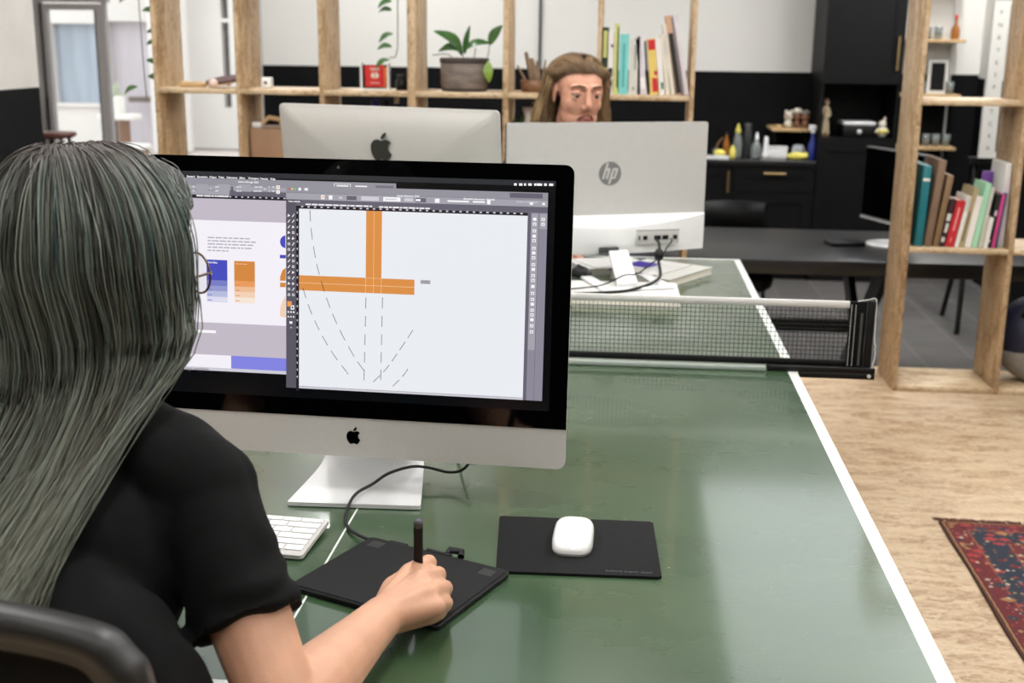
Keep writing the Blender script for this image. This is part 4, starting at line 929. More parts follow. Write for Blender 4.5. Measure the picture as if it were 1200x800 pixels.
for s in (-1, 1):
    sl = MB(); sl.box(min(s*nx, s*.90), max(s*nx, s*.90), -.005, .005, .0, NH+.002, bev=.002); so = sl.build('side_sleeve', M_['cloth'], t)
    stt = MB()
    for xo in (.868, .877):
        for q in range(26): stt.box(s*xo-.0005, s*xo+.0005, -.0062, -.0048, .004+q*.0056, .0075+q*.0056)
    stt.build('stitching', M_['paper'], so)
    MB().box(min(s*.888, s*.893), max(s*.888, s*.893), -.0064, -.005, .016, .13).build('post_slot', M_['darkgrey'], so)
    po = MB(); po.box(min(s*.902, s*.917), max(s*.902, s*.917), -.008, .008, -.01, NH+.006, bev=.003); po.build('post', M_['blackmetal'], t)
    cl_ = MB(); cl_.box(min(s*.70, s*.925), max(s*.70, s*.925), -.016, .012, .0008, .013, bev=.001, seg=1); cl_.box(min(s*.768, s*.925), max(s*.768, s*.925), -.0158, .0118, -.012, .0012, bev=.001, seg=1); cl_.box(min(s*.70, s*.755), max(s*.70, s*.755), -.014, .010, -.029, -.0225)
    co_ = cl_.build('clamp', M_['blackmetal'], t)
    MB().cyl((s*.913, -.019, -.004), (s*.913, -.015, -.004), .004, n=14).build('rivet', M_['alulight'], co_)
    cd = MB(); cd.tube(smooth_path([(s*.88,-.004,NH+.003),(s*.90,-.003,NH+.006),(s*.918,-.002,NH+.007),(s*.9195,-.004,.12),(s*.9205,-.008,.07),(s*.923,-.01,.062),(s*.922,-.01,.055),(s*.9235,-.01,.04),(s*.919,-.009,.012)], 6), .0011, 6); cd.build('cord', M_['paper'], t)
# interface drawn on the display: rectangles (x0, h0, x1, h1, colour, layer), outlines, strokes and lettering, in metres on the panel
UI_RECTS = [
(-0.2985,0.418,0.2985,0.4256,'menubar',1),(-0.298,0.3975,0.0627,0.4157,'greyA',1),(-0.298,0.399,0.0627,0.4045,'greyB',2),(-0.298,0.3905,-0.105,0.3975,'tabdark',1),
(-0.298,0.3908,-0.1935,0.3972,'greyB',2),(-0.298,0.3855,-0.105,0.3905,'ruler',1),(-0.298,0.1255,-0.105,0.3855,'docgrey',1),(-0.298,0.197,-0.105,0.3527,'page',2),
(-0.298,0.1275,-0.1928,0.1472,'page',2),(-0.1928,0.1275,-0.105,0.1472,'lilacblue',2),(-0.298,0.1225,-0.105,0.1275,'greyC',2),(-0.27,0.1808,-0.2169,0.1852,'white',3),
(-0.2284,0.3259,-0.2177,0.3277,'textgrey',3),(-0.2161,0.3259,-0.206,0.3277,'textgrey',3),(-0.2044,0.3259,-0.1971,0.3277,'textgrey',3),(-0.1955,0.3259,-0.1894,0.3277,'textgrey',3),
(-0.1878,0.3259,-0.1797,0.3277,'textgrey',3),(-0.1781,0.3259,-0.1708,0.3277,'textgrey',3),(-0.1692,0.3259,-0.1618,0.3277,'textgrey',3),(-0.2285,0.321,-0.2234,0.3228,'textgrey',3),
(-0.2218,0.321,-0.2111,0.3228,'textgrey',3),(-0.2095,0.321,-0.1993,0.3228,'textgrey',3),(-0.1977,0.321,-0.1917,0.3228,'textgrey',3),(-0.1901,0.321,-0.1821,0.3228,'textgrey',3),
(-0.1805,0.321,-0.1729,0.3228,'textgrey',3),(-0.1713,0.321,-0.1621,0.3228,'textgrey',3),(-0.1605,0.321,-0.1524,0.3228,'textgrey',3),(-0.2286,0.3162,-0.2169,0.318,'textgrey',3),
(-0.2153,0.3162,-0.2038,0.318,'textgrey',3),(-0.2022,0.3162,-0.1977,0.318,'textgrey',3),(-0.1961,0.3162,-0.1914,0.318,'textgrey',3),(-0.1898,0.3162,-0.1791,0.318,'textgrey',3),
(-0.1775,0.3162,-0.1677,0.318,'textgrey',3),(-0.1661,0.3162,-0.1567,0.318,'textgrey',3),(-0.2287,0.3113,-0.2228,0.3131,'textgrey',3),(-0.2212,0.3113,-0.2128,0.3131,'textgrey',3),
(-0.2112,0.3113,-0.2043,0.3131,'textgrey',3),(-0.2027,0.3113,-0.1938,0.3131,'textgrey',3),(-0.1922,0.3113,-0.1832,0.3131,'textgrey',3),(-0.1816,0.3113,-0.1771,0.3131,'textgrey',3),
(-0.1755,0.3113,-0.1714,0.3131,'textgrey',3),(-0.1698,0.3113,-0.1591,0.3131,'textgrey',3),(-0.2288,0.3064,-0.2229,0.3082,'textgrey',3),(-0.2213,0.3064,-0.2164,0.3082,'textgrey',3),
(-0.2148,0.3064,-0.2077,0.3082,'textgrey',3),(-0.2061,0.3064,-0.2008,0.3082,'textgrey',3),(-0.1992,0.3064,-0.1959,0.3082,'textgrey',3),(-0.2307,0.2623,-0.1977,0.2933,'blue1',3),
(-0.2307,0.2537,-0.1977,0.2623,'blue2',3),(-0.2307,0.2457,-0.1977,0.2537,'blue3',3),(-0.2307,0.2371,-0.1977,0.2457,'blue4',3),(-0.2307,0.2285,-0.1977,0.2371,'blue5',3),
(-0.1868,0.2626,-0.1542,0.2928,'or1',3),(-0.1868,0.254,-0.1542,0.2626,'or2',3),(-0.1868,0.2461,-0.1542,0.254,'or3',3),(-0.1868,0.2375,-0.1542,0.2461,'or4',3),
(-0.1868,0.2289,-0.1542,0.2375,'or5',3),(-0.1846,0.2877,-0.1797,0.2891,'or3',9),(-0.1784,0.2877,-0.1746,0.2891,'or3',9),(-0.1733,0.2877,-0.1671,0.2891,'or3',9),
(-0.1658,0.2877,-0.1649,0.2891,'or3',9),(-0.2286,0.2709,-0.2216,0.2722,'white',5),(-0.2289,0.255,-0.2219,0.2563,'blue2',5),(-0.229,0.247,-0.222,0.2483,'blue2',5),
(-0.2292,0.2391,-0.2222,0.2404,'blue2',5),(-0.2293,0.2311,-0.2223,0.2324,'blue2',5),(-0.185,0.2555,-0.178,0.2565,'or1',5),(-0.1851,0.2476,-0.1781,0.2486,'or1',5),
(-0.1852,0.2397,-0.1782,0.2407,'or1',5),(-0.1853,0.2317,-0.1783,0.2327,'or1',5),(-0.115,0.2993,-0.1056,0.3045,'blue1',3),(-0.1148,0.2559,-0.1059,0.2627,'or1',3),
(-0.269,0.2464,-0.2615,0.2836,'blue3',3),(-0.1052,0.1025,0.2878,0.4084,'greyD',6),(-0.1052,0.3979,0.2878,0.4084,'greyA',7),(-0.1052,0.3879,0.2878,0.3974,'greyB',7),
(-0.0895,0.3799,0.2878,0.3879,'tabdark',7),(-0.0895,0.3745,0.259,0.379,'ruler',8),(-0.1052,0.1025,-0.0895,0.3879,'toolbar',7),(-0.0895,0.0985,-0.085,0.379,'ruler',8),
(-0.085,0.106,0.259,0.3745,'canvas',8),(-0.085,0.1025,0.259,0.1055,'greyC',8),(0.259,0.1025,0.264,0.379,'tabdark',8),(0.264,0.1025,0.2878,0.379,'greyD2',8),
(0.275,0.1025,0.2756,0.379,'tabdark',9),(0.2765,0.356,0.287,0.378,'greyB',9),(0.2645,0.178,0.2745,0.378,'greyB',9),(0.2319,0.3999,0.28,0.4069,'tabdark',8),
(-0.0747,0.3802,-0.0668,0.3822,'white',9),(-0.0655,0.3802,-0.0565,0.3822,'white',9),(-0.0552,0.3802,-0.0459,0.3822,'white',9),(-0.0446,0.3802,-0.034,0.3822,'white',9),
(-0.0327,0.3802,-0.0238,0.3822,'white',9),(-0.0225,0.3802,-0.0121,0.3822,'white',9),(-0.0108,0.3802,-0.0076,0.3822,'white',9),(-0.0063,0.3802,0.0004,0.3822,'white',9),
(0.0017,0.3802,0.0123,0.3822,'white',9),(0.0136,0.3802,0.0218,0.3822,'white',9),(0.0231,0.3802,0.0269,0.3822,'white',9),(0.0373,0.3796,0.044,0.3816,'white',9),
(0.0453,0.3796,0.0513,0.3816,'white',9),(0.0526,0.3796,0.0567,0.3816,'white',9),(0.058,0.3796,0.0679,0.3816,'white',9),(0.0692,0.3796,0.0723,0.3816,'white',9),
(0.0736,0.3796,0.0806,0.3816,'white',9),(0.0819,0.3796,0.0921,0.3816,'white',9),(0.0934,0.3796,0.097,0.3816,'white',9),(0.0983,0.3796,0.1057,0.3816,'white',9),
(0.107,0.3796,0.1138,0.3816,'white',9),(-0.2452,0.3881,-0.2345,0.3901,'white',9),(-0.2332,0.3881,-0.2226,0.3901,'white',9),(-0.2213,0.3881,-0.2179,0.3901,'white',9),
(-0.2166,0.3881,-0.2129,0.3901,'white',9),(-0.2116,0.3881,-0.2019,0.3901,'white',9),(-0.2006,0.3881,-0.1948,0.3901,'white',9),(-0.0511,0.3894,-0.0456,0.3954,'white',9),
(-0.0498,0.3906,-0.0463,0.3942,'or3',10),(-0.0393,0.3894,-0.0338,0.3954,'white',9),(-0.0236,0.3909,-0.0186,0.3939,'greyC',9),(-0.0119,0.3894,0.0031,0.3954,'tabdark',9),
(0.0101,0.3894,0.0371,0.3954,'greyC',9),(0.0436,0.3894,0.0696,0.3954,'white',9),(0.0462,0.3914,0.0642,0.3934,'greyC',10),(0.0756,0.3902,0.0886,0.3946,'greyC',9),
(0.0921,0.3894,0.1081,0.3954,'tabdark',9),(0.0927,0.3909,0.0997,0.3939,'white',10),(0.1212,0.3894,0.1282,0.3954,'white',9),(0.1401,0.3912,0.1721,0.3936,'white',9),
(0.1776,0.3912,0.1956,0.3936,'white',9),(0.1987,0.3894,0.2037,0.3954,'white',9),(0.2614,0.3906,0.2664,0.3942,'white',9),(0.2797,0.3908,0.2837,0.394,'white',9),
(-0.1015,0.4019,-0.0987,0.4046,'winred',9),(-0.0973,0.4019,-0.0945,0.4046,'winyel',9),(-0.0931,0.4019,-0.0903,0.4046,'wingrn',9),(-0.086,0.4012,-0.082,0.4054,'white',9),
(-0.077,0.4012,-0.071,0.4054,'greyC',9),(-0.076,0.4018,-0.072,0.4048,'white',10),(-0.2518,0.4011,-0.2478,0.4035,'greyC',5),(-0.2518,0.3951,-0.2478,0.3975,'greyC',5),
(-0.2238,0.3987,-0.2223,0.4011,'greyC',5),(-0.2157,0.4019,-0.2097,0.4043,'greyC',5),(-0.2157,0.3959,-0.2107,0.3983,'greyC',5),(-0.1826,0.4027,-0.1786,0.4051,'greyC',5),
(-0.1826,0.3967,-0.1786,0.3991,'greyC',5),(-0.1778,0.4028,-0.1748,0.4052,'greyC',5),(-0.1778,0.3968,-0.1748,0.3992,'greyC',5),(-0.1543,0.4033,-0.1483,0.4057,'greyC',5),
(-0.1477,0.4034,-0.1417,0.4058,'greyC',5),(-0.1557,0.3973,-0.1497,0.3997,'greyC',5),(-0.149,0.3974,-0.143,0.3998,'greyC',5),(-0.1396,0.4006,-0.1366,0.403,'greyC',5),
(-0.1323,0.4038,-0.1303,0.4062,'greyC',5),(-0.1323,0.3978,-0.1303,0.4002,'greyC',5),(-0.127,0.4039,-0.123,0.4063,'greyC',5),(-0.127,0.3979,-0.123,0.4003,'greyC',5),
(-0.1203,0.4025,-0.1148,0.4077,'white',5),(-0.1193,0.4037,-0.1158,0.4065,'or3',6),(-0.1203,0.3955,-0.1148,0.4007,'white',5),(-0.1193,0.3967,-0.1158,0.3995,'or4',6),
(-0.1913,0.3977,-0.1873,0.4037,'ruler',5),(-0.1901,0.3989,-0.1885,0.4025,'greyA',6),(-0.2449,0.4017,-0.2272,0.4065,'greyB',4),(-0.2449,0.3957,-0.2272,0.4005,'greyB',4),
(-0.2123,0.4024,-0.1933,0.4072,'greyB',4),(-0.2123,0.3964,-0.1933,0.4012,'greyB',4),(-0.1785,0.4031,-0.1597,0.4079,'greyB',4),(-0.1785,0.3971,-0.1597,0.4019,'greyB',4),
(-0.0315,0.4067,-0.006,0.4131,'white',5),(-0.0307,0.4074,-0.0068,0.4124,'greyA',6),(-0.0275,0.409,-0.0095,0.4108,'white',7),(0.001,0.4091,0.019,0.4109,'white',7),
(0.0319,0.4069,0.0589,0.4119,'greyD',5),(-0.082,0.3765,-0.0785,0.3785,'greyC',9),(-0.072,0.3765,-0.0685,0.3785,'greyC',9),(-0.062,0.3765,-0.0585,0.3785,'greyC',9),
(-0.052,0.3765,-0.0485,0.3785,'greyC',9),(-0.042,0.3765,-0.0385,0.3785,'greyC',9),(-0.032,0.3765,-0.0285,0.3785,'greyC',9),(-0.022,0.3765,-0.0185,0.3785,'greyC',9),
(-0.012,0.3765,-0.0085,0.3785,'greyC',9),(-0.002,0.3765,0.0015,0.3785,'greyC',9),(0.008,0.3765,0.0115,0.3785,'greyC',9),(0.018,0.3765,0.0215,0.3785,'greyC',9),
(0.028,0.3765,0.0315,0.3785,'greyC',9),(0.038,0.3765,0.0415,0.3785,'greyC',9),(0.048,0.3765,0.0515,0.3785,'greyC',9),(0.058,0.3765,0.0615,0.3785,'greyC',9),
(0.068,0.3765,0.0715,0.3785,'greyC',9),(0.078,0.3765,0.0815,0.3785,'greyC',9),(0.088,0.3765,0.0915,0.3785,'greyC',9),(0.098,0.3765,0.1015,0.3785,'greyC',9),
(0.108,0.3765,0.1115,0.3785,'greyC',9),(0.118,0.3765,0.1215,0.3785,'greyC',9),(0.128,0.3765,0.1315,0.3785,'greyC',9),(0.138,0.3765,0.1415,0.3785,'greyC',9),
(0.148,0.3765,0.1515,0.3785,'greyC',9),(0.158,0.3765,0.1615,0.3785,'greyC',9),(0.168,0.3765,0.1715,0.3785,'greyC',9),(0.178,0.3765,0.1815,0.3785,'greyC',9),
(0.188,0.3765,0.1915,0.3785,'greyC',9),(0.198,0.3765,0.2015,0.3785,'greyC',9),(0.208,0.3765,0.2115,0.3785,'greyC',9),(0.218,0.3765,0.2215,0.3785,'greyC',9),
(0.228,0.3765,0.2315,0.3785,'greyC',9),(0.238,0.3765,0.2415,0.3785,'greyC',9),(0.248,0.3765,0.2515,0.3785,'greyC',9),(-0.0885,0.367,-0.087,0.37,'greyC',9),
(-0.0885,0.3562,-0.087,0.3592,'greyC',9),(-0.0885,0.3454,-0.087,0.3484,'greyC',9),(-0.0885,0.3346,-0.087,0.3376,'greyC',9),(-0.0885,0.3238,-0.087,0.3268,'greyC',9),
(-0.0885,0.313,-0.087,0.316,'greyC',9),(-0.0885,0.3022,-0.087,0.3052,'greyC',9),(-0.0885,0.2914,-0.087,0.2944,'greyC',9),(-0.0885,0.2806,-0.087,0.2836,'greyC',9),
(-0.0885,0.2698,-0.087,0.2728,'greyC',9),(-0.0885,0.259,-0.087,0.262,'greyC',9),(-0.0885,0.2482,-0.087,0.2512,'greyC',9),(-0.0885,0.2374,-0.087,0.2404,'greyC',9),
(-0.0885,0.2266,-0.087,0.2296,'greyC',9),(-0.0885,0.2158,-0.087,0.2188,'greyC',9),(-0.0885,0.205,-0.087,0.208,'greyC',9),(-0.0885,0.1942,-0.087,0.1972,'greyC',9),
(-0.0885,0.1834,-0.087,0.1864,'greyC',9),(-0.0885,0.1726,-0.087,0.1756,'greyC',9),(-0.0885,0.1618,-0.087,0.1648,'greyC',9),(-0.0885,0.151,-0.087,0.154,'greyC',9),
(-0.0885,0.1402,-0.087,0.1432,'greyC',9),(-0.0885,0.1294,-0.087,0.1324,'greyC',9),(-0.0885,0.1186,-0.087,0.1216,'greyC',9),(-0.222,0.388,-0.219,0.3898,'greyC',2),
(-0.2126,0.388,-0.2096,0.3898,'greyC',2),(-0.2032,0.388,-0.2002,0.3898,'greyC',2),(-0.1938,0.388,-0.1908,0.3898,'greyC',2),(-0.1844,0.388,-0.1814,0.3898,'greyC',2),
(-0.175,0.388,-0.172,0.3898,'greyC',2),(-0.1656,0.388,-0.1626,0.3898,'greyC',2),(-0.1562,0.388,-0.1532,0.3898,'greyC',2),(-0.1468,0.388,-0.1438,0.3898,'greyC',2),
(-0.1374,0.388,-0.1344,0.3898,'greyC',2),(-0.128,0.388,-0.125,0.3898,'greyC',2),(-0.1186,0.388,-0.1156,0.3898,'greyC',2),(-0.1092,0.388,-0.1062,0.3898,'greyC',2),
(0.2376,0.4175,0.2416,0.4209,'white',3),(0.245,0.4176,0.25,0.421,'white',3),(0.2523,0.4178,0.2553,0.4212,'white',3),(0.2584,0.4179,0.2634,0.4213,'white',3),
(0.267,0.4181,0.27,0.4215,'white',3),(0.2706,0.4182,0.2786,0.4216,'white',3),(0.2815,0.4184,0.2855,0.4218,'white',3),(0.2888,0.4185,0.2948,0.4219,'white',3),
(-0.0957,0.3367,-0.0922,0.3403,'white',9),(-0.0949,0.3375,-0.093,0.3395,'toolbar',10),(-0.1025,0.3197,-0.099,0.3233,'white',9),(-0.1017,0.3205,-0.0998,0.3225,'toolbar',10),
(-0.1025,0.3112,-0.099,0.3148,'white',9),(-0.1017,0.312,-0.0998,0.314,'toolbar',10),(-0.0957,0.2942,-0.0922,0.2978,'white',9),(-0.0949,0.295,-0.093,0.297,'toolbar',10),
(-0.0957,0.2857,-0.0922,0.2893,'white',9),(-0.0949,0.2865,-0.093,0.2885,'toolbar',10),(-0.1025,0.2687,-0.099,0.2723,'white',9),(-0.1017,0.2695,-0.0998,0.2715,'toolbar',10),
(-0.1025,0.2517,-0.099,0.2553,'white',9),(-0.1017,0.2525,-0.0998,0.2545,'toolbar',10),(-0.1025,0.2432,-0.099,0.2468,'white',9),(-0.1017,0.244,-0.0998,0.246,'toolbar',10),
(-0.0957,0.2432,-0.0922,0.2468,'white',9),(-0.0949,0.244,-0.093,0.246,'toolbar',10),(-0.1035,0.227,-0.0965,0.235,'or2',10),(-0.098,0.2225,-0.0925,0.229,'white',9),
(-0.0965,0.224,-0.094,0.2275,'toolbar',10),(-0.103,0.2175,-0.1005,0.2198,'white',9),(-0.103,0.2105,-0.1008,0.2125,'white',9),(-0.0988,0.2175,-0.0963,0.2198,'white',9),
(-0.0988,0.2105,-0.0966,0.2125,'white',9),(-0.0946,0.2175,-0.0921,0.2198,'white',9),(-0.0946,0.2105,-0.0924,0.2125,'white',9),(-0.1,0.201,-0.0955,0.2045,'white',9),
(-0.099,0.1945,-0.096,0.1952,'white',9),(0.2668,0.3678,0.2718,0.3722,'white',10),(0.2668,0.3608,0.2718,0.3652,'white',10),(0.268,0.3618,0.2706,0.364,'greyB',11),
(0.2668,0.3508,0.2718,0.3552,'white',10),(0.268,0.3518,0.2706,0.354,'greyB',11),(0.2668,0.3433,0.2718,0.3477,'white',10),(0.2668,0.3368,0.2718,0.3412,'white',10),
(0.268,0.3378,0.2706,0.34,'greyB',11),(0.2668,0.3258,0.2718,0.3302,'white',10),(0.268,0.3268,0.2706,0.329,'greyB',11),(0.2668,0.3188,0.2718,0.3232,'white',10),
(0.2668,0.3118,0.2718,0.3162,'white',10),(0.268,0.3128,0.2706,0.315,'greyB',11),(0.2668,0.3018,0.2718,0.3062,'white',10),(0.268,0.3028,0.2706,0.305,'greyB',11),
(0.2668,0.2948,0.2718,0.2992,'white',10),(0.2668,0.2858,0.2718,0.2902,'white',10),(0.268,0.2868,0.2706,0.289,'greyB',11),(0.2668,0.2788,0.2718,0.2832,'white',10),
(0.268,0.2798,0.2706,0.282,'greyB',11),(0.2668,0.2698,0.2718,0.2742,'white',10),(0.2668,0.2598,0.2718,0.2642,'white',10),(0.268,0.2608,0.2706,0.263,'greyB',11),
(0.2668,0.2508,0.2718,0.2552,'white',10),(0.268,0.2518,0.2706,0.254,'greyB',11),(0.2668,0.2438,0.2718,0.2482,'white',10),(0.2668,0.2348,0.2718,0.2392,'white',10),
(0.268,0.2358,0.2706,0.238,'greyB',11),(0.2668,0.2278,0.2718,0.2322,'white',10),(0.268,0.2288,0.2706,0.231,'greyB',11),(0.2668,0.2208,0.2718,0.2252,'white',10),
(0.2668,0.2118,0.2718,0.2162,'white',10),(0.268,0.2128,0.2706,0.215,'greyB',11),(0.2668,0.2028,0.2718,0.2072,'white',10),(0.268,0.2038,0.2706,0.206,'greyB',11),
(0.2792,0.3678,0.2842,0.3722,'white',10),(0.2804,0.369,0.283,0.371,'greyB',11),(0.2792,0.3608,0.2842,0.3652,'white',10),(0.2804,0.362,0.283,0.364,'greyB',11),
(0.018,0.2524,0.042,0.3745,'ai_or',9),(-0.085,0.2524,0.0924,0.275,'ai_or',9),(0.0297,0.2524,0.0303,0.3745,'ai_line',11),(-0.085,0.2633,0.0924,0.264,'ai_line',11),
(0.0177,0.2524,0.0183,0.275,'ai_line',11),(0.0417,0.2524,0.0423,0.275,'ai_line',11),(0.018,0.2744,0.042,0.275,'ai_line',11),(0.1012,0.2691,0.1167,0.2753,'greyE',9),
(0.1022,0.2729,0.1157,0.2741,'textdark',10),(0.1022,0.2705,0.1157,0.2717,'textdark',10),]
UI_POLYS = [('blue1',3,[(-0.1062,0.3337),(-0.1084,0.3334),(-0.1104,0.3324),(-0.1122,0.3309),(-0.1135,0.3289),(-0.1144,0.3266),(-0.1147,0.3242),(-0.1144,0.3217),(-0.1135,0.3194),(-0.1122,0.3175),(-0.1104,0.316),(-0.1084,0.315),(-0.1062,0.3147)]),
('or1',3,[(-0.1057,0.2853),(-0.1111,0.2812),(-0.1145,0.2719),(-0.1148,0.2654),(-0.1058,0.2657)]),
('or4',3,[(-0.1059,0.2434),(-0.1114,0.234),(-0.1148,0.2233),(-0.1149,0.2115),(-0.1061,0.2092)]),
('white',9,[(-0.103,0.3618),(-0.0988,0.3632),(-0.1018,0.3664)]),
('white',9,[(-0.0962,0.362),(-0.095,0.3616),(-0.0918,0.3658),(-0.0928,0.3664)]),
('white',9,[(-0.103,0.3535),(-0.1018,0.3531),(-0.0986,0.3573),(-0.0996,0.3579)]),
('white',9,[(-0.0962,0.3535),(-0.095,0.3531),(-0.0918,0.3573),(-0.0928,0.3579)]),
('white',9,[(-0.103,0.345),(-0.1018,0.3446),(-0.0986,0.3488),(-0.0996,0.3494)]),
('white',9,[(-0.0962,0.3448),(-0.092,0.3462),(-0.095,0.3494)]),
('white',9,[(-0.103,0.3363),(-0.0988,0.3377),(-0.1018,0.3409)]),
('white',9,[(-0.103,0.3278),(-0.0988,0.3292),(-0.1018,0.3324)]),
('white',9,[(-0.0962,0.3278),(-0.092,0.3292),(-0.095,0.3324)]),
('white',9,[(-0.0962,0.3195),(-0.095,0.3191),(-0.0918,0.3233),(-0.0928,0.3239)]),
('white',9,[(-0.0962,0.311),(-0.095,0.3106),(-0.0918,0.3148),(-0.0928,0.3154)]),
('white',9,[(-0.103,0.3025),(-0.1018,0.3021),(-0.0986,0.3063),(-0.0996,0.3069)]),
('white',9,[(-0.0962,0.3023),(-0.092,0.3037),(-0.095,0.3069)]),
('white',9,[(-0.103,0.294),(-0.1018,0.2936),(-0.0986,0.2978),(-0.0996,0.2984)]),
('white',9,[(-0.103,0.2855),(-0.1018,0.2851),(-0.0986,0.2893),(-0.0996,0.2899)]),
('white',9,[(-0.103,0.277),(-0.1018,0.2766),(-0.0986,0.2808),(-0.0996,0.2814)]),
('white',9,[(-0.0962,0.2768),(-0.092,0.2782),(-0.095,0.2814)]),
('white',9,[(-0.0962,0.2685),(-0.095,0.2681),(-0.0918,0.2723),(-0.0928,0.2729)]),
('white',9,[(-0.103,0.2598),(-0.0988,0.2612),(-0.1018,0.2644)]),
('white',9,[(-0.0962,0.2598),(-0.092,0.2612),(-0.095,0.2644)]),
('white',9,[(-0.0962,0.2515),(-0.095,0.2511),(-0.0918,0.2553),(-0.0928,0.2559)])]
UI_DASHES = [[(-0.0682,0.3728),(-0.0677,0.3638),(-0.0673,0.356)],
[(-0.0664,0.3461),(-0.0653,0.3373),(-0.0642,0.3291)],
[(-0.0626,0.319),(-0.061,0.3093),(-0.0595,0.302)],
[(-0.0575,0.2928),(-0.0556,0.2852),(-0.0533,0.2771)],
[(-0.0506,0.268),(-0.0481,0.2599),(-0.0454,0.2514)],
[(-0.0424,0.2429),(-0.0392,0.2344),(-0.0365,0.2276)],
[(-0.0329,0.219),(-0.029,0.2105),(-0.0258,0.2036)],
[(-0.0215,0.195),(-0.017,0.1864),(-0.0131,0.1794)],
[(-0.0081,0.1707),(-0.003,0.1621),(0.0012,0.1555)],
[(0.0065,0.1478),(0.012,0.1405),(0.0165,0.1348)],
[(-0.0791,0.2563),(-0.0765,0.2485),(-0.0741,0.2408)],
[(-0.071,0.2317),(-0.068,0.224),(-0.0647,0.2163)],
[(-0.0606,0.2074),(-0.0567,0.1997),(-0.0531,0.1931)],
[(-0.0486,0.1848),(-0.0445,0.1777),(-0.0402,0.1707)],
[(-0.0348,0.1624),(-0.03,0.1556),(-0.0246,0.1487)],
[(-0.0182,0.1407),(-0.0123,0.1336),(-0.0078,0.1279)],
[(0.0312,0.1182),(0.0368,0.1239),(0.0416,0.1286)],
[(0.0465,0.1338),(0.0508,0.139),(0.0555,0.1453)],
[(0.0595,0.151),(0.0635,0.157),(0.0675,0.163)],
[(0.0713,0.1689),(0.0757,0.1754),(0.0796,0.1815)],
[(0.0833,0.1873),(0.0875,0.1941),(0.0911,0.1999)],
[(0.0615,0.1132),(0.0667,0.1186),(0.0713,0.1233)],
[(0.0758,0.1283),(0.0801,0.1341),(0.0842,0.1404)],
[(0.0187,0.2458),(0.0185,0.2375),(0.0184,0.2291)],
[(0.0183,0.218),(0.0181,0.2097),(0.018,0.2014)],
[(0.0179,0.1903),(0.0177,0.1821),(0.0176,0.1739)],
[(0.0175,0.1631),(0.0173,0.155),(0.0172,0.1469)],
[(0.0171,0.1362),(0.0169,0.1282),(0.0168,0.1201)],
[(0.0441,0.2468),(0.044,0.2385),(0.0439,0.2302)],
[(0.0437,0.2191),(0.0436,0.2108),(0.0435,0.2025)],
[(0.0434,0.1915),(0.0433,0.1833),(0.0432,0.1751)],
[(0.0431,0.1643),(0.043,0.1563),(0.0429,0.1482)],
[(0.0427,0.1376),(0.0426,0.1295),(0.0425,0.1215)]]
UI_TEXT = [(-0.2816,0.4163,'Illustrator',0.00406,'white',4),
(-0.2604,0.4161,'Bestand',0.00406,'white',4),
(-0.244,0.416,'Bewerken',0.00406,'white',4),
(-0.2249,0.416,'Object',0.00406,'white',4),
(-0.2107,0.4161,'Tekst',0.00406,'white',4),
(-0.1979,0.4161,'Selecteren',0.00406,'white',4),
(-0.1777,0.4161,'Effect',0.00406,'white',4),
(-0.1642,0.416,'Weergave',0.00406,'white',4),
(-0.1455,0.4159,'Venster',0.00406,'white',4),
(-0.1295,0.4158,'Help',0.00406,'white',4),
(-0.2284,0.2879,'Dark Blue',0.00364,'white',5),
(-0.2696,0.122,'Logo variaties',0.00735,'textdark',5),
(0.0641,0.3967,'Adobe Illustrator 2020',0.00364,'white',9),
(0.1639,0.3953,'Essentiele elementen - Klassiek',0.00364,'white',9),
(0.242,0.3935,'Zoeken in Adobe Stock',0.00322,'greyC',9),
(-0.1797,0.4103,'Adobe InDesign 2020',0.00364,'white',5),
(-0.1012,0.3839,'Geen selectie',0.00322,'white',9)]
# ------------------------------------------------------------------ all-in-one computers
UI_COL = dict(menubar=(46,48,52), greyA=(150,148,158), greyB=(166,164,174), greyC=(208,206,216), greyD=(120,116,128), greyD2=(142,138,152), greyE=(196,198,204), tabdark=(104,100,114), ruler=(40,36,44), docgrey=(196,188,200),
    page=(246,242,250), lilacblue=(132,134,226), white=(250,250,252), textgrey=(176,172,184), textdark=(120,112,124), blue1=(74,80,190), blue2=(122,128,198), blue3=(150,156,210), blue4=(186,190,224), blue5=(222,222,240),
    or1=(214,138,66), or2=(236,158,96), or3=(240,190,150), or4=(244,212,184), or5=(248,232,216), canvas=(236,239,244), toolbar=(92,88,100), ai_or=(222,146,74), ai_line=(246,206,160), winred=(220,90,100), winyel=(224,206,120), wingrn=(130,200,110), desktop=(5,7,10), ink=(40,42,48))
UI_KEYS = list(UI_COL)
UI_MATS = [emat('screen_'+k, v, .97) for k, v in UI_COL.items()]
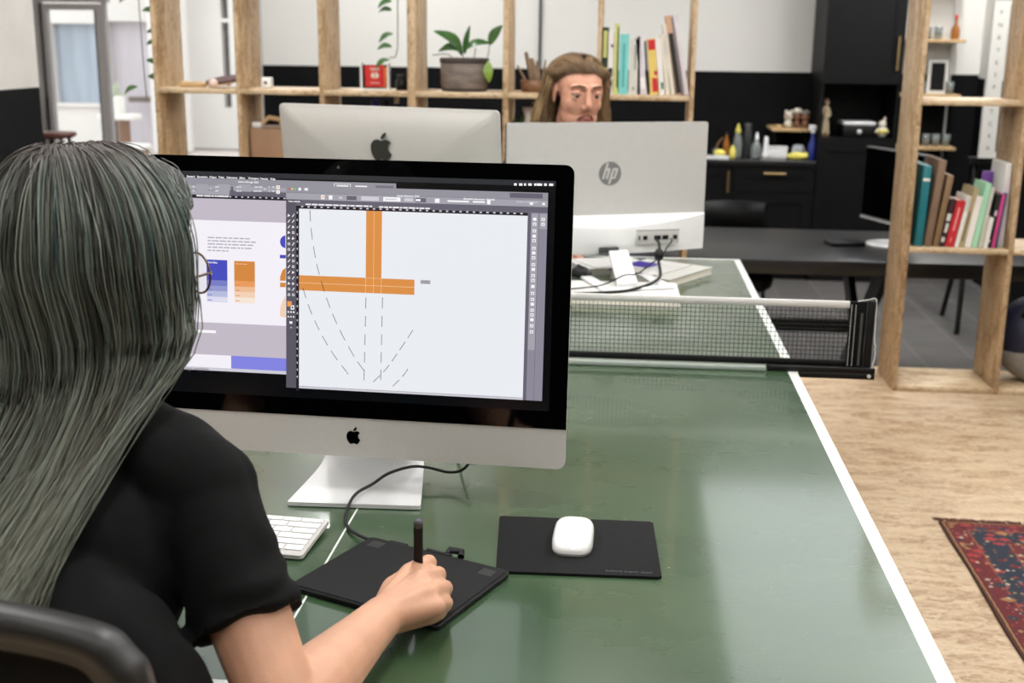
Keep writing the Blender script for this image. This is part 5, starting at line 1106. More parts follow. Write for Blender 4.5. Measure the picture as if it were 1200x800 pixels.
def ui_mesh():
    mb = MB(); LV = .00006
    P3 = lambda x, h, lv: (x, -.0012-LV*lv, h)
    k0 = UI_KEYS.index('desktop'); mb.quad(P3(-.2985,.0875,0), P3(.2985,.0875,0), P3(.2985,.4256,0), P3(-.2985,.4256,0), k0)
    for x0, h0, x1, h1, c, lv in UI_RECTS: mb.quad(P3(x0,h0,lv), P3(x1,h0,lv), P3(x1,h1,lv), P3(x0,h1,lv), UI_KEYS.index(c))
    for c, lv, pts in UI_POLYS:
        a = sum(p[0]*q[1]-q[0]*p[1] for p, q in zip(pts, pts[1:]+pts[:1])); pts = pts if a > 0 else pts[::-1]
        mb.add([P3(x, h, lv) for x, h in pts], [tuple(range(len(pts)))], UI_KEYS.index(c))
    for d in UI_DASHES:
        for (x0, h0), (x1, h1) in zip(d[:-1], d[1:]):
            L = math.hypot(x1-x0, h1-h0) or 1; ux, uh = -(h1-h0)/L*.00042, (x1-x0)/L*.00042
            mb.quad(P3(x0+ux,h0+uh,12), P3(x0-ux,h0-uh,12), P3(x1-ux,h1-uh,12), P3(x1+ux,h1+uh,12), UI_KEYS.index('ink'))
    for x, h, s, size, c, lv in UI_TEXT:
        M = Matrix.Translation(P3(x, h, lv)) @ Matrix.Rotation(PI/2, 4, 'X')
        mb.merge(text_mb(s, size, M=M, bold=.0001), mi=UI_KEYS.index(c))
    return mb
FRUIT = "M788.1 340.9c-5.8 4.5-108.2 62.2-108.2 190.5 0 148.4 130.3 200.9 134.2 202.2-.6 3.2-20.7 71.9-68.7 141.9-42.8 61.6-87.5 123.1-155.5 123.1s-85.5-39.5-164-39.5c-76.5 0-103.7 40.8-165.9 40.8s-105.6-57-155.5-127C46.7 790.7 0 663 0 541.8c0-194.4 126.4-297.5 250.8-297.5 66.1 0 121.2 43.4 162.7 43.4 39.5 0 101.1-46 176.3-46 28.5 0 130.9 2.6 198.3 99.2z|M554.1 159.4c31.1-36.9 53.1-88.1 53.1-139.3 0-7.1-.6-14.3-1.9-20.1-50.6 1.9-110.8 33.7-147.1 75.8-28.5 32.4-55.1 83.6-55.1 135.5 0 7.8 1.3 15.6 1.9 18.1 3.2.6 8.4 1.3 13.6 1.3 45.4 0 102.5-30.4 135.5-71.3z"
import re
def outline(path, n=6):
    tok = re.findall(r'[MmCcSsZz]|-?\d*\.?\d+', path); i = 0; pts = []; cmd = None; cur = (0, 0); last = None
    while i < len(tok):
        if tok[i].isalpha():
            cmd = tok[i]; i += 1
            if cmd in 'zZ': continue
        if cmd == 'M': cur = (float(tok[i]), float(tok[i+1])); i += 2; pts.append(cur); last = cur; continue
        rel = cmd.islower(); o = cur if rel else (0, 0)
        k = 6 if cmd in 'cC' else 4
        v = [float(x) for x in tok[i:i+k]]; i += k
        v = [(v[j]+o[0], v[j+1]+o[1]) for j in range(0, k, 2)]
        if k == 4: v = [(2*cur[0]-last[0], 2*cur[1]-last[1])]+v
        for q in range(1, n+1):
            t = q/n; pts.append(tuple(cur[j]*(1-t)**3+3*v[0][j]*t*(1-t)**2+3*v[1][j]*t*t*(1-t)+v[2][j]*t**3 for j in (0, 1)))
        cur = v[2]; last = v[1]
    return pts
def fruit_logo(size, flip=False, depth=.0006):
    """mark in the local XZ plane, facing -Y"""
    mb = MB(); s = size/1000
    for p in FRUIT.split('|'):
        pts = [((x-407)*s*(-1 if flip else 1), (500-y)*s) for x, y in outline(p)]
        if math.hypot(pts[0][0]-pts[-1][0], pts[0][1]-pts[-1][1]) < 1e-6: pts = pts[:-1]
        a = sum(p_[0]*q_[1]-q_[0]*p_[1] for p_, q_ in zip(pts, pts[1:]+pts[:1])); pts = pts if a > 0 else pts[::-1]
        mb.prism(pts, 'Y', -depth, 0)
    return mb
PW, PH, CH = .65, .449, .0608
def imac(name, label, loc, rotz, screen_on, logo_back=False):
    t = thing(name, label, 'computer', loc, rotz)
    T = Matrix.Translation((0, 0, .0617)) @ Matrix.Rotation(-.1, 4, 'X')       # leans back
    ring = rrect(PW, PH, .013, 6, 0, PH/2); n = len(ring); cx, cz = 0, PH/2
    sh = MB(); vs = []; levels = [(1, 0), (1, .0045)]+[(q, None) for q in (.996, .99, .98, .97, .955, .935, .91, .87, .82, .75, .67, .58, .48, .36, .24, .12, .04)]
    for s, d in levels:
        for x, z in ring:
            x_, z_ = (x-cx)*s, (z-cz)*s
            dd = d if d is not None else .0045+.040*(1-((x_/(PW/2))**2+(z_/(PH/2))**2)/2.4)*(1-abs(x_/(PW/2))**14)*(1-abs(z_/(PH/2))**14)
            vs.append((cx+x_, dd, cz+z_))
    vs = [T @ Vector(v) for v in vs]
    fs = [(j*n+i, j*n+n+i, j*n+n+(i+1) % n, j*n+(i+1) % n) for j in range(len(levels)-1) for i in range(n)]
    sh.add(vs, fs[n:], 0, True); sh.add(vs, fs[:n], 0, False)
    sh.add(vs[:n], [tuple(range(n))]); sh.add(vs[-n:], [tuple(range(n))[::-1]])
    house = sh.build('housing', M_['alu'], t, weld=True)
    gl = MB(); top = [(x, z) for x, z in ring if z > PH/2]
    gl.prism([(-PW/2, CH), (PW/2, CH)]+top, 'Y', -.0011, -.0001, M=T); gl.build('glass_panel', M_['glassblack'], t)
    if screen_on:
        s = MB().merge(ui_mesh(), M=T); s.build('screen', UI_MATS, t)
    else:
        MB().quad(*[T @ Vector(v) for v in ((-.2985,-.0014,.0875), (.2985,-.0014,.0875), (.2985,-.0014,.4256), (-.2985,-.0014,.4256))]).build('screen', emat('rear_screen_glow', (196,200,210), .6), t)
    MB().lathe([(.001,0),(.0025,0),(.0025,.0003),(.001,.0003)], n=14, M=T @ Matrix.Translation((-.025, -.0011, PH-.0125)) @ Matrix.Rotation(PI/2, 4, 'X')).build('webcam', M_['darkgrey'], t)
    MB().merge(fruit_logo(.0265), M=T @ Matrix.Translation((.0005, -.0002, .0335))).build('chin_logo', M_['glassblack'], t)
    if logo_back:
        MB().merge(fruit_logo(.074, depth=.003), M=T @ Matrix.Translation((-.0, .0382, .350)) @ Matrix.Rotation(.08, 4, 'X') @ Matrix.Rotation(PI, 4, 'Z')).build('rear_logo', mat('rear_mark', (52,52,48), .3), t)
    # foot and neck: one bent aluminium sheet
    prof = [(-.055, .0075), (-.045, .0072), (.03, .0065), (.095, .0072), (.128, .013), (.145, .028), (.149, .055), (.142, .10), (.122, .17), (.097, .24), (.080, .27)]
    P_ = smooth_path([(0, y, z) for y, z in prof], 4); ft = MB(); vs = []; th = .006
    for i, p in enumerate(P_):
        d = (P_[min(i+1, len(P_)-1)]-P_[max(i-1, 0)]).normalized(); nrm = Vector((0, -d.z, d.y))
        s = max(0, (p.z-.05)/.22); w = (.1-.10*max(0, p.y+.05)*(1 if p.z < .03 else .0))*(1-.12*min(1, s)) if p.z < .03 else .082*(1-.12*min(1, s))
        if i < 3: w = .1-(.012, .005, .0015)[i]
        for sg in (-1, 1): vs += [(sg*w, p.y+nrm.y*0, p.z)]
        for sg in (1, -1): vs += [(sg*w, p.y-nrm.y*th, max(.0008, p.z-nrm.z*th))]
    fs = []; m = len(P_)
    for i in range(m-1):
        for k in range(4): a = i*4+k; b = i*4+(k+1) % 4; fs.append((a, b, b+4, a+4))
    ft.add(vs, fs, 0, True); ft.add(vs[:4], [(3, 2, 1, 0)]); ft.add(vs[-4:], [(0, 1, 2, 3)])
    fo = ft.build('foot', M_['alulight'], t, loc=(.010, 0, 0), rot=(0, 0, .09))
    md = fo.modifiers.new('edge', 'EDGE_SPLIT'); md.split_angle = .6
    return t
imac('desktop_computer', 'large all-in-one computer with a lit screen in front of the woman', (-.0176, -.8389, TZ), -.0526, True)
imac('desktop_computer', 'aluminium all-in-one computer seen from behind with a dark mark on its back', (-.237, .675, TZ), PI-.29, False, True)

# the pale all-in-one with round emblem, back towards us
t = thing('desktop_computer', 'pale grey all-in-one computer seen from behind with a round emblem', 'computer', (.335, .98, TZ), .36)
BW, BH, BB = .612, .378, .077; LIP = .112
MB().prism(rrect(BW, BH-.06, .006, 4, 0, .06+(BH-.06)/2), 'Y', 0, .012, M=Matrix.Translation((0, 0, BB))).build('rear_panel', M_['silverwhite'], t)
MB().prism(rrect(BW+.004, BH-.055, .006, 4, 0, .058+(BH-.06)/2), 'Y', .0121, .017, M=Matrix.Translation((0, 0, BB))).build('front_bezel', M_['black'], t)
MB().box(-BW/2+.01, BW/2-.01, .0171, .0178, BB+.07, BB+BH-.02).build('screen', emat('rear_screen_glow_b', (210,214,222), .6), t)
lo = MB(); n = 28; vs = []
for i in range(n+1):
    x = -BW/2+BW*i/n; q = 1-abs(2*x/BW)**1.7; D = .004+.058*q
    for y, z in ((.012, LIP+.001), (-.0005, LIP), (-D*.95, LIP-.004-.024*q), (-D, LIP-.008-.03*q), (-D*.86, .012), (-D*.8, .004), (.012, .0)): vs.append((x, y, BB+z))
m = 7
fs = [(i*m+k, i*m+k+1, (i+1)*m+k+1, (i+1)*m+k) for i in range(n) for k in range(m-1)]+[(i*m+m-1, i*m, (i+1)*m, (i+1)*m+m-1) for i in range(n)]
lo.add(vs, fs, 0, True); lo.add(vs[:m], [tuple(range(m))[::-1]]); lo.add(vs[-m:], [tuple(range(m))])
lob = lo.build('lower_body', M_['whiteplastic'], t); e_ = lob.modifiers.new('edge', 'EDGE_SPLIT'); e_.split_angle = .5
def hp_logo():
    R_ = .0345; disc = MB(); disc.prism([(R_*math.cos(a), R_*math.sin(a)) for a in np.linspace(0, 2*PI, 48, endpoint=False)], 'Y', -.0008, 0)
    lt = MB(); sl = .30; w = .0062
    def stroke(x0, z0, z1, w=w):
        lt.prism([(x0+z0*sl, z0), (x0+w+z0*sl, z0), (x0+w+z1*sl, z1), (x0+z1*sl, z1)], 'Y', -.0014, -.0008)
    def edge(z): return math.sqrt(max(0, R_*R_-z*z))
    stroke(-.0200, -.0155, .0305); stroke(-.0085, -.0155, .0085)
    lt.prism([(-.0138+.0095*sl, .0095), (-.0085+.0085*sl, .0068), (-.0023+.0085*sl, .0085), (-.0035+.0155*sl, .0155), (-.0138+.0155*sl, .0155)], 'Y', -.0014, -.0008)
    stroke(.0035, -.0305, .0155); stroke(.0150, -.0100, .0105)
    lt.prism([(.0097+.0105*sl, .0100), (.0212+.0105*sl, .0105), (.0190+.0155*sl, .0155), (.0097+.0155*sl, .0155)], 'Y', -.0014, -.0008)
    lt.prism([(.0097-.0155*sl, -.0155), (.0195-.0155*sl, -.0155), (.0212-.0100*sl, -.0100), (.0097-.0105*sl, -.0105)], 'Y', -.0014, -.0008)
    return disc, lt
dl, ll = hp_logo(); LM = Matrix.Translation((.004, -.0002, BB+.232))
do = MB().merge(dl, M=LM).build('emblem', M_['logogrey'], t); MB().merge(ll, M=LM).build('emblem_letters', M_['silverwhite'], do)
pp_ = MB(); D0 = -.0585
pp_.box(.07, .205, -.0570, -.0500, BB+.030, BB+.072, bev=.002); po_ = pp_.build('port_panel', M_['silverwhite'], t)
pm = MB()
for x, w in ((.078, .004), (.092, .012), (.126, .020), (.152, .018), (.186, .012)): pm.box(x, x+w, -.0595, -.0565, BB+.044, BB+.056)
pm.box(.07, .205, -.0574, -.0569, BB+.0705, BB+.0722); pm.build('ports', M_['black'], po_)
MB().box(-.042, .014, -.066, -.05, BB+.010, BB+.026).build('stand_slot', M_['darkgrey'], t)
stm = MB(); 
M0 = Matrix.Translation((0, 0, 0))
a0 = Vector((.014, -.060, BB+.006)); a1 = Vector((-.045, -.30, .0345))
dv = (a1-a0); up = Vector((0, 0, 1)); sd = Vector((1, 0, 0)); nv = sd.cross(dv).normalized()
vs = [];
for p in (a0, a1):
    for sx in (-.029, .029):
        for k in (0, .012): vs.append(p+sd*sx+nv*k*(1 if nv.z > 0 else -1))
stm.add(vs, [(0,1,3,2), (4,6,7,5), (0,4,5,1), (2,3,7,6), (0,2,6,4), (1,5,7,3)])
stm.build('stand_arm', M_['whiteplastic'], t)
fp = MB(); fz0, fz1 = .0263, .034
fp.box(-.12, .09, -.315, -.285, fz0, fz1, bev=.003); fp.box(-.12, -.085, -.285, -.12, fz0, fz1, bev=.003); fp.box(.055, .09, -.285, -.12, fz0, fz1, bev=.003)
fp.build('stand_foot', M_['whiteplastic'], t)

# cables
def cable(name, label, pts, r, m, n=8):
    return tag(MB().tube(smooth_path(pts, n), r, 8).build(name, m), label, 'cable')
# ------------------------------------------------------------------ on the near half of the table
# keyboard
t = thing('keyboard', 'slim white keyboard on the green table left of the black tablet', 'keyboard', (-.236, -1.012, TZ), -.085)
kb = MB(); KW, KD = .418, .115
R_ = Matrix.Rotation(.05, 4, 'X')
kb.prism(rrect(KW, KD, .006), 'Z', .001, .0065, M=Matrix.Translation((0,0,.004)) @ R_); kb.build('base', M_['alu'], t)
MB().cyl((-.19, .052, .0045), (.19, .052, .0045), .0042, n=14).build('rear_bar', M_['alu'], t)
rows = [[.0255]*14+[.032], [.0255]*13+[.045], [.037]+[.0255]*12+[.033], [.044]+[.0255]*11+[.0447], [.033]+[.0255]*10+[.0645], [.0255, .0255, .0255, .033, .135, .033, .0255, .0255, .0255, .0255]]
depths = [.0125, .0165, .0165, .0165, .0165, .0165]; yy = KD/2-.004
kmesh = {}
for row, dp in zip(rows, depths):
    tot = sum(row); gap = .0026; k_ = (KW-.009)/tot; x = -KW/2+.0045
    for w in row:
        w *= k_; key = (round(w, 4), dp)
        if key not in kmesh:
            o = MB().box(-w/2+gap/2, w/2-gap/2, -dp/2+gap/2, dp/2-gap/2, .0, .0022, bev=.0009, seg=2).build('key', M_['keywhite'], t); kmesh[key] = o.data
        else:
            o = bpy.data.objects.new('key', kmesh[key]); COL.objects.link(o); o.parent = t
        o.location = (x+w/2, yy-dp/2, .0106+.05*(yy-dp/2)); o.rotation_euler = (.05, 0, 0); x += w
    yy -= dp+.0008

# drawing tablet (slightly turned)
ta = -.415
t = thing('drawing_tablet', 'black pen tablet lying turned on the green table under the right hand', 'tablet', (.1120, -1.1400, TZ), ta)
tw, td = .222, .178
tb_ = MB(); tb_.prism(rrect(tw, td, .007), 'Z', .0015, .0085); tb_.prism(rrect(tw-.006, td-.006, .006), 'Z', .0085, .0095); tb_.build('body', M_['tabletblack'], t)
MB().prism(rrect(tw+.0008, td+.0008, .0073), 'Z', .0068, .0078).build('edge_trim', mat('tablet_edge', (92,86,92), .35, metal=.3), t)
tm = MB()
for (px, py) in ((-.088, .068), (.088, .068), (.088, -.068)):
    for k in range(8): tm.box(px-.010, px+.010, py-.0085+k*.0023, py-.0085+k*.0023+.0011, .0095, .0098)
tm.build('corner_texture', M_['darkgrey'], t)
MB().box(-.02, .02, td/2-.002, td/2+.004, .004, .011, bev=.002).build('rear_tab', M_['black'], t)
lp = MB(); lp.tube([(.012+.0, td/2+.004, .008), (.012, td/2+.010, .012), (.030, td/2+.011, .013), (.034, td/2+.002, .010)], .0048, 8); lp.build('pen_loop', M_['black'], t)
MB().box(-.080, -.050, td/2-.004, td/2+.003, .003, .0102, bev=.002).build('plug', M_['black'], t)
for sx in (-1, 1):
    for sy in (-1, 1): MB().lathe([(.001,0),(.008,0),(.008,.0016),(.001,.0016)], c=(sx*.09, sy*.07, 0), n=14).build('rubber_foot', M_['rubber'], t)
# stylus
t = thing('stylus', 'black pen stylus held upright in the right hand over the tablet', 'pen', (.143, -1.193, TZ+.0102))
ax_ = Vector((.012, -.066, .124)).normalized(); Q = Vector((0,0,1)).rotation_difference(ax_).to_matrix().to_4x4()
MB().lathe([(.0006,0),(.0012,.004),(.0032,.012),(.0052,.03),(.0058,.06),(.0056,.13),(.0056,.138)], n=18, M=Q).build('barrel', mat('stylus_black', (9,9,10), .7, spec=.25), t)
MB().lathe([(.0058,.138),(.0058,.143),(.0048,.146),(.001,.147)], n=18, M=Q).build('end_cap', M_['darkgrey'], t)
# mouse pad and mouse
t = thing('mouse_pad', 'black rectangular cloth mouse pad on the green table', 'mouse pad', (.333, -.997, TZ), .0)
mp_ = MB(); mp_.prism([(-.114, .0915), (-.118, .087), (-.104, -.0945), (-.100, -.0985), (.109, -.092), (.1135, -.088), (.106, .091), (.101, .0955)], 'Z', .0004, .0042); mp_.build('pad', M_['padcloth'], t)
tx = text_mb('before super apps', .0085, M=Matrix.Translation((.040, -.084, .0044)) @ Matrix.Rotation(.02, 4, 'Z')); tx.build('print', M_['darkgrey'], t)
t = thing('computer_mouse', 'white low glossy mouse lying on the black mouse pad', 'mouse', (.3265, -.985, TZ+.0043), -.02)
mo = MB(); nx_, ny_ = 18, 26; vs = []
def sup(u, v):
    return u, v
rings = 9
for r in range(rings+1):
    s = r/rings
    for k in range(40):
        a = 2*PI*k/40; c_, s_ = math.cos(a), math.sin(a); e = 2/3.4
        x = .0288*math.copysign(abs(c_)**e, c_); y = .0565*math.copysign(abs(s_)**e, s_)
        q = math.cos(s*PI/2); z = .0042+.0165*math.sin(s*PI/2)**.8*(1-.15*(y*q/.0565)**2)
        vs.append((x*q**.35 if r < rings else 0, y*q**.35 if r < rings else 0, z))
fs = [(r*40+k, r*40+(k+1) % 40, (r+1)*40+(k+1) % 40, (r+1)*40+k) for r in range(rings) for k in range(40)]
mo.add(vs, fs, 0, True); mo.build('shell', mat('mouse_white', (228,228,226), .12, var=.01, coat=.6), t, weld=True)
bs = MB(); bs.add([(v[0]*.98, v[1]*.98, 0.0006) for v in vs[:40]]+[(v[0]*.995, v[1]*.995, v[2]) for v in vs[:40]], [(k, (k+1) % 40, (k+1) % 40+40, k+40) for k in range(40)]+[tuple(range(40))[::-1]], 0, False); bs.build('base', M_['alu'], t)
MB().merge(fruit_logo(.008, depth=.0003), M=Matrix.Translation((0, -.012, .02075)) @ Matrix.Rotation(-PI/2, 4, 'X')).build('logo', mat('mouse_mark', (196,196,196), .4), t)

# tablet cable: from the plug around the foot and behind the screen
W_ = lambda x, y, z: (x, y, TZ+z)
cable('tablet_cable', 'black cable looping from the pen tablet over the computer foot', [W_(.060,-1.028,.0065), W_(.044,-1.018,.006), W_(.0256,-1.004,.006), W_(.006,-.978,.004), W_(-.0075,-.940,.004), W_(-.0093,-.900,.0125), W_(-.0060,-.862,.0135), W_(.0112,-.8325,.017), W_(.0291,-.8009,.023), W_(.0583,-.7754,.026), W_(.0858,-.771,.025), W_(.1194,-.7748,.020), W_(.142,-.779,.026), W_(.1534,-.775,.040), W_(.150,-.74,.05), W_(.13,-.68,.03), W_(.10,-.63,.004), W_(-.02,-.60,.004)], .0024, M_['rubber'])

# ------------------------------------------------------------------ papers and books around the pale computer
def paperstack(name, label, cat, x, y, z, w, d, h, rz, m, sheets=None):
    t = thing(name, label, cat, (x, y, z), rz)
    MB().box(-w/2, w/2, -d/2, d/2, 0, h*.08).box(-w/2, w/2, -d/2, d/2, h*.92, h).box(-w/2, -w/2+.002, -d/2, d/2, h*.08, h*.92).build('cover', m, t)
    MB().box(-w/2+.002, w/2-.003, -d/2+.003, d/2-.003, h*.08, h*.92).build('pages', M_['pages'], t)
    return t
paperstack('book', 'thick white book under the foot of the pale computer', 'book', .345, .70, TZ+.0005, .385, .21, .025, .02, M_['paper'])
paperstack('magazine_stack', 'grey-white magazine block on the green table beside the pale computer', 'magazine', .502, 1.030, TZ+.0005, .20, .26, .022, -.55, mat('magazine_grey', (196,196,190), .5))
t = thing('brochure', 'white and purple brochure lying on the grey-white magazine', 'brochure', (.475, 1.045, TZ+.0228), -.55)
MB().box(-.085, .075, -.11, .11, 0, .004, bev=.001).build('sheets', M_['paper'], t)
MB().quad((-.085,-.03,.0042), (-.0,-.03,.0042), (-.0,.06,.0042), (-.085,.06,.0042)).quad((-.085,-.11,.0042), (-.06,-.11,.0042), (-.06,-.03,.0042), (-.085,-.03,.0042)).build('purple_print', mat('purple_ink', (58,40,150), .4), t)
MB().box(-.086, .076, -.112, -.1105, -.0, .0035).build('dark_edge', M_['black'], t)
paperstack('notebook', 'white notebook with dark underside behind the stand of the pale computer', 'notebook', .315, 1.12, TZ+.0005, .16, .18, .020, .35, M_['paper'])
t = thing('sheet_of_paper', 'loose white sheets lying on the white notebook', 'paper', (.36, 1.15, TZ+.021), .5)
MB().box(-.11, .08, -.08, .07, 0, .0015).build('sheets', M_['paper'], t)
t = thing('computer_mouse', 'dark mouse on the green table beside the white notebook', 'mouse', (.262, 1.02, TZ), .4)
mm = MB(); mm.ball((0,0,.0), .05, 20, sc=(.6, 1, .55)); fuse(mm, .004, 2, .5, lambda c, n: np.array([[x, y, max(.0005, z)] for x, y, z in c])).build('shell', M_['black'], t)
MB().box(-.004, .004, .012, .03, .022, .0285, bev=.002).build('wheel', M_['darkgrey'], t)
cable('power_cable', 'thick black cable hanging from the ports of the pale computer', [(.478,.958,.885), (.486,.93,.878), (.488,.90,.862), (.486,.875,.835), (.49,.83,.815), (.487,.775,.806), (.46,.715,.7985), (.40,.655,.791), (.33,.62,.790), (.26,.60,.7895), (.17,.57,.790)], .0042, M_['rubber'])
cable('usb_cable', 'thin black cable running from the ports across the white stand arm', [(.522,.972,.885), (.524,.955,.88), (.51,.93,.865), (.495,.90,.845), (.46,.80,.838), (.425,.735,.822), (.39,.70,.824), (.33,.69,.797), (.25,.66,.790), (.18,.63,.789)], .0022, M_['rubber'])
tag(MB().lathe([(.001,0),(.011,0),(.013,.006),(.013,.02),(.011,.028),(.001,.029)], n=16, M=Matrix.Translation((.487,.895,.838)) @ Matrix.Rotation(.5,4,'X')).build('cable_clip', M_['rubber']), 'black clip gathering the cables under the ports', 'clip')
# ------------------------------------------------------------------ people
V = Vector
def frame(loc, yaw, pitch=0, roll=0, s=1):
    """local frame whose -Y looks along the facing direction; yaw is measured from +Y towards +X"""
    return Matrix.Translation(loc) @ Matrix.Rotation(-yaw+PI, 4, 'Z') @ Matrix.Rotation(pitch, 4, 'X') @ Matrix.Rotation(roll, 4, 'Y') @ Matrix.Scale(s, 4)
def head_shapes(mb, T, fem=False):
    S = lambda p: T @ V(p)
    sc = T.to_scale()[0]; R3 = T.to_3x3().normalized().to_4x4()
    def b(c, r, ax=(1,1,1), n=20): mb.ball(S(c), r*sc, n, M=R3, sc=ax)
    def cp(a, c, ra, rb): capsule(mb, S(a), S(c), ra*sc, rb*sc, 12)
    b((0,.012,.03 if fem else .016), .088, (.87,1.1,1 if fem else .73), 28); b((0,-.028,-.02), .085, (.77,.76,1.0), 28)
    b((0,-.036,-.066), .052, (1.08,.98,.9)); b((0,-.070,-.096), .0145, (1.5,.85,.9))
    for s in (-1, 1):
        b((s*.036,-.055,-.026), .026, (.95,.9,1.1)); b((s*.036,-.020,-.062), .03, (.8,1.2,1.1)); b((s*.05,-.03,.0), .024, (.7,1,1.3))
        cp((s*.046,-.066,.018), (s*.012,-.083,.020), .0075, .0095)
        b((s*.0105,-.0935,-.031), .0085)
        b((s*.079,.008,-.006), .02, (.34,.9,1.5)); b((s*.078,.004,-.028), .009, (.5,.9,1))
        cp((s*.046,-.0725,.0045), (s*.032,-.0825,.0065), .0052, .0058); cp((s*.032,-.0825,.0065), (s*.019,-.079,.003), .0058, .0044)
        cp((s*.044,-.0735,-.0085), (s*.032,-.081,-.0098), .0038, .004); cp((s*.032,-.081,-.0098), (s*.020,-.0795,-.0085), .004, .0036)
    cp((0,-.084,.012), (0,-.103,-.022), .0085, .0115); cp((0,-.103,-.022), (0,-.098,-.031), .0105, .008)
    cp((-.021,-.082,-.060), (-.004,-.0915,-.0565), .0045, .0058); cp((.021,-.082,-.060), (.004,-.0915,-.0565), .0045, .0058)
    cp((-.016,-.083,-.067), (.016,-.083,-.067), .0055, .0055); cp((-.008,-.087,-.068), (.008,-.087,-.068), .0062, .0062)
    cp((0,.02,-.05), (0,.05,-.185), .052 if not fem else .047, .058 if not fem else .05)
def add_face(T, parent, iris, brow_m, lip_m, browt=.0044):
    """eyes, brows and lips of a face"""
    for s in (-1, 1):
        e = MB().ball((s*.032,-.0705,-.001), .0125, 18).build('eye', mat('eye_white', (168,152,142), .3), parent); e.matrix_local = T
        i = MB().ball((s*.032,-.0768,-.0030), .0078, 14, sc=(1,.95,1)).build('iris', iris, e)
        br = MB(); br.tube([T @ V((s*.013,-.0915,.0215)), T @ V((s*.022,-.0915,.0245)), T @ V((s*.034,-.0885,.0255)), T @ V((s*.052,-.0735,.0205))], [browt*.8, browt, browt, browt*.4], 8); br.build('eyebrow', brow_m, parent)
    lm = MB(); lm.tube([T @ V(p) for p in ((-.0235,-.0835,-.062), (-.008,-.0955,-.0575), (0,-.0955,-.059), (.008,-.0955,-.0575), (.0235,-.0835,-.062))], [.0022,.0042,.0038,.0042,.0022], 8)
    lm.tube([T @ V(p) for p in ((-.021,-.084,-.0635), (-.008,-.0915,-.0675), (.008,-.0915,-.0675), (.021,-.084,-.0635))], [.002,.0048,.0048,.002], 8); lm.build('lips', lip_m, parent)
def flat_hand(mb, wrist, fwd, side, up, thumb=1, curl=.35, s=1.):
    """relaxed hand: palm, four unequal fingers and a thumb leaving the palm's side"""
    w = V(wrist); f = V(fwd).normalized(); sd = V(side).normalized(); u = V(up).normalized()
    P = lambda a, b_, c: w+f*a*s+sd*b_*s+u*c*s
    for b_ in (-.026, -.009, .009, .025): capsule(mb, P(.008, b_*.75, .0), P(.082, b_, .004), .0155*s, .0115*s)
    for b_, L, off in ((-.030, .070, .080), (-.010, .080, .085), (.010, .075, .083), (.029, .058, .076)):
        a = P(off, b_, .004); b2 = P(off+L*.45, b_*1.08, .006-curl*.01); c = P(off+L*.78, b_*1.1, -.002-curl*.03); d = P(off+L*.95, b_*1.1, -.008-curl*.05)
        chain(mb, [a, b2, c, d], [.0100*s, .0088*s, .0080*s, .0070*s], 12)
    b_ = -.03*thumb
    chain(mb, [P(.018, b_*.7, -.004), P(.045, b_*1.75, -.008), P(.075, b_*2.1, -.008), P(.098, b_*2.0, -.01)], [.015*s, .0115*s, .0098*s, .0078*s], 12)

def hair_mat(name, root, cols, tip):
    """cols: four tones picked per lock; darker roots and paler ends as grown-out dye"""
    m, nt, b = newmat(name); N = nt.nodes; L = nt.links
    at = N.new('ShaderNodeAttribute'); at.attribute_name = 'strand'; s = N.new('ShaderNodeSeparateColor'); L.new(at.outputs['Color'], s.inputs['Color'])
    r = N.new('ShaderNodeValToRGB'); e = r.color_ramp.elements
    while len(e) < len(cols): e.new(.5)
    for k, c in enumerate(cols): e[k].position = k/(len(cols)-1); e[k].color = lin(c)+(1,)
    L.new(s.outputs['Red'], r.inputs['Fac'])
    r2 = N.new('ShaderNodeValToRGB'); e = r2.color_ramp.elements; e[0].position = .0; e[0].color = (1,1,1,1); e[1].position = .30; e[1].color = (0,0,0,1); k = e.new(.09); k.color = (.85,.85,.85,1)
    L.new(s.outputs['Green'], r2.inputs['Fac'])
    m1 = N.new('ShaderNodeMix'); m1.data_type = 'RGBA'; L.new(r2.outputs['Color'], m1.inputs['Factor']); L.new(r.outputs['Color'], m1.inputs['A']); m1.inputs['B'].default_value = lin(root)+(1,)
    mr = N.new('ShaderNodeMapRange'); mr.inputs['From Min'].default_value = .45; mr.inputs['From Max'].default_value = 1; mr.inputs['To Max'].default_value = .6; L.new(s.outputs['Green'], mr.inputs['Value'])
    m2 = N.new('ShaderNodeMix'); m2.data_type = 'RGBA'; L.new(mr.outputs['Result'], m2.inputs['Factor']); L.new(m1.outputs['Result'], m2.inputs['A']); m2.inputs['B'].default_value = lin(tip)+(1,)
    L.new(m2.outputs['Result'], b.inputs['Base Color']); b.inputs['Roughness'].default_value = .42; b.inputs['Specular IOR Level'].default_value = .45
    return m
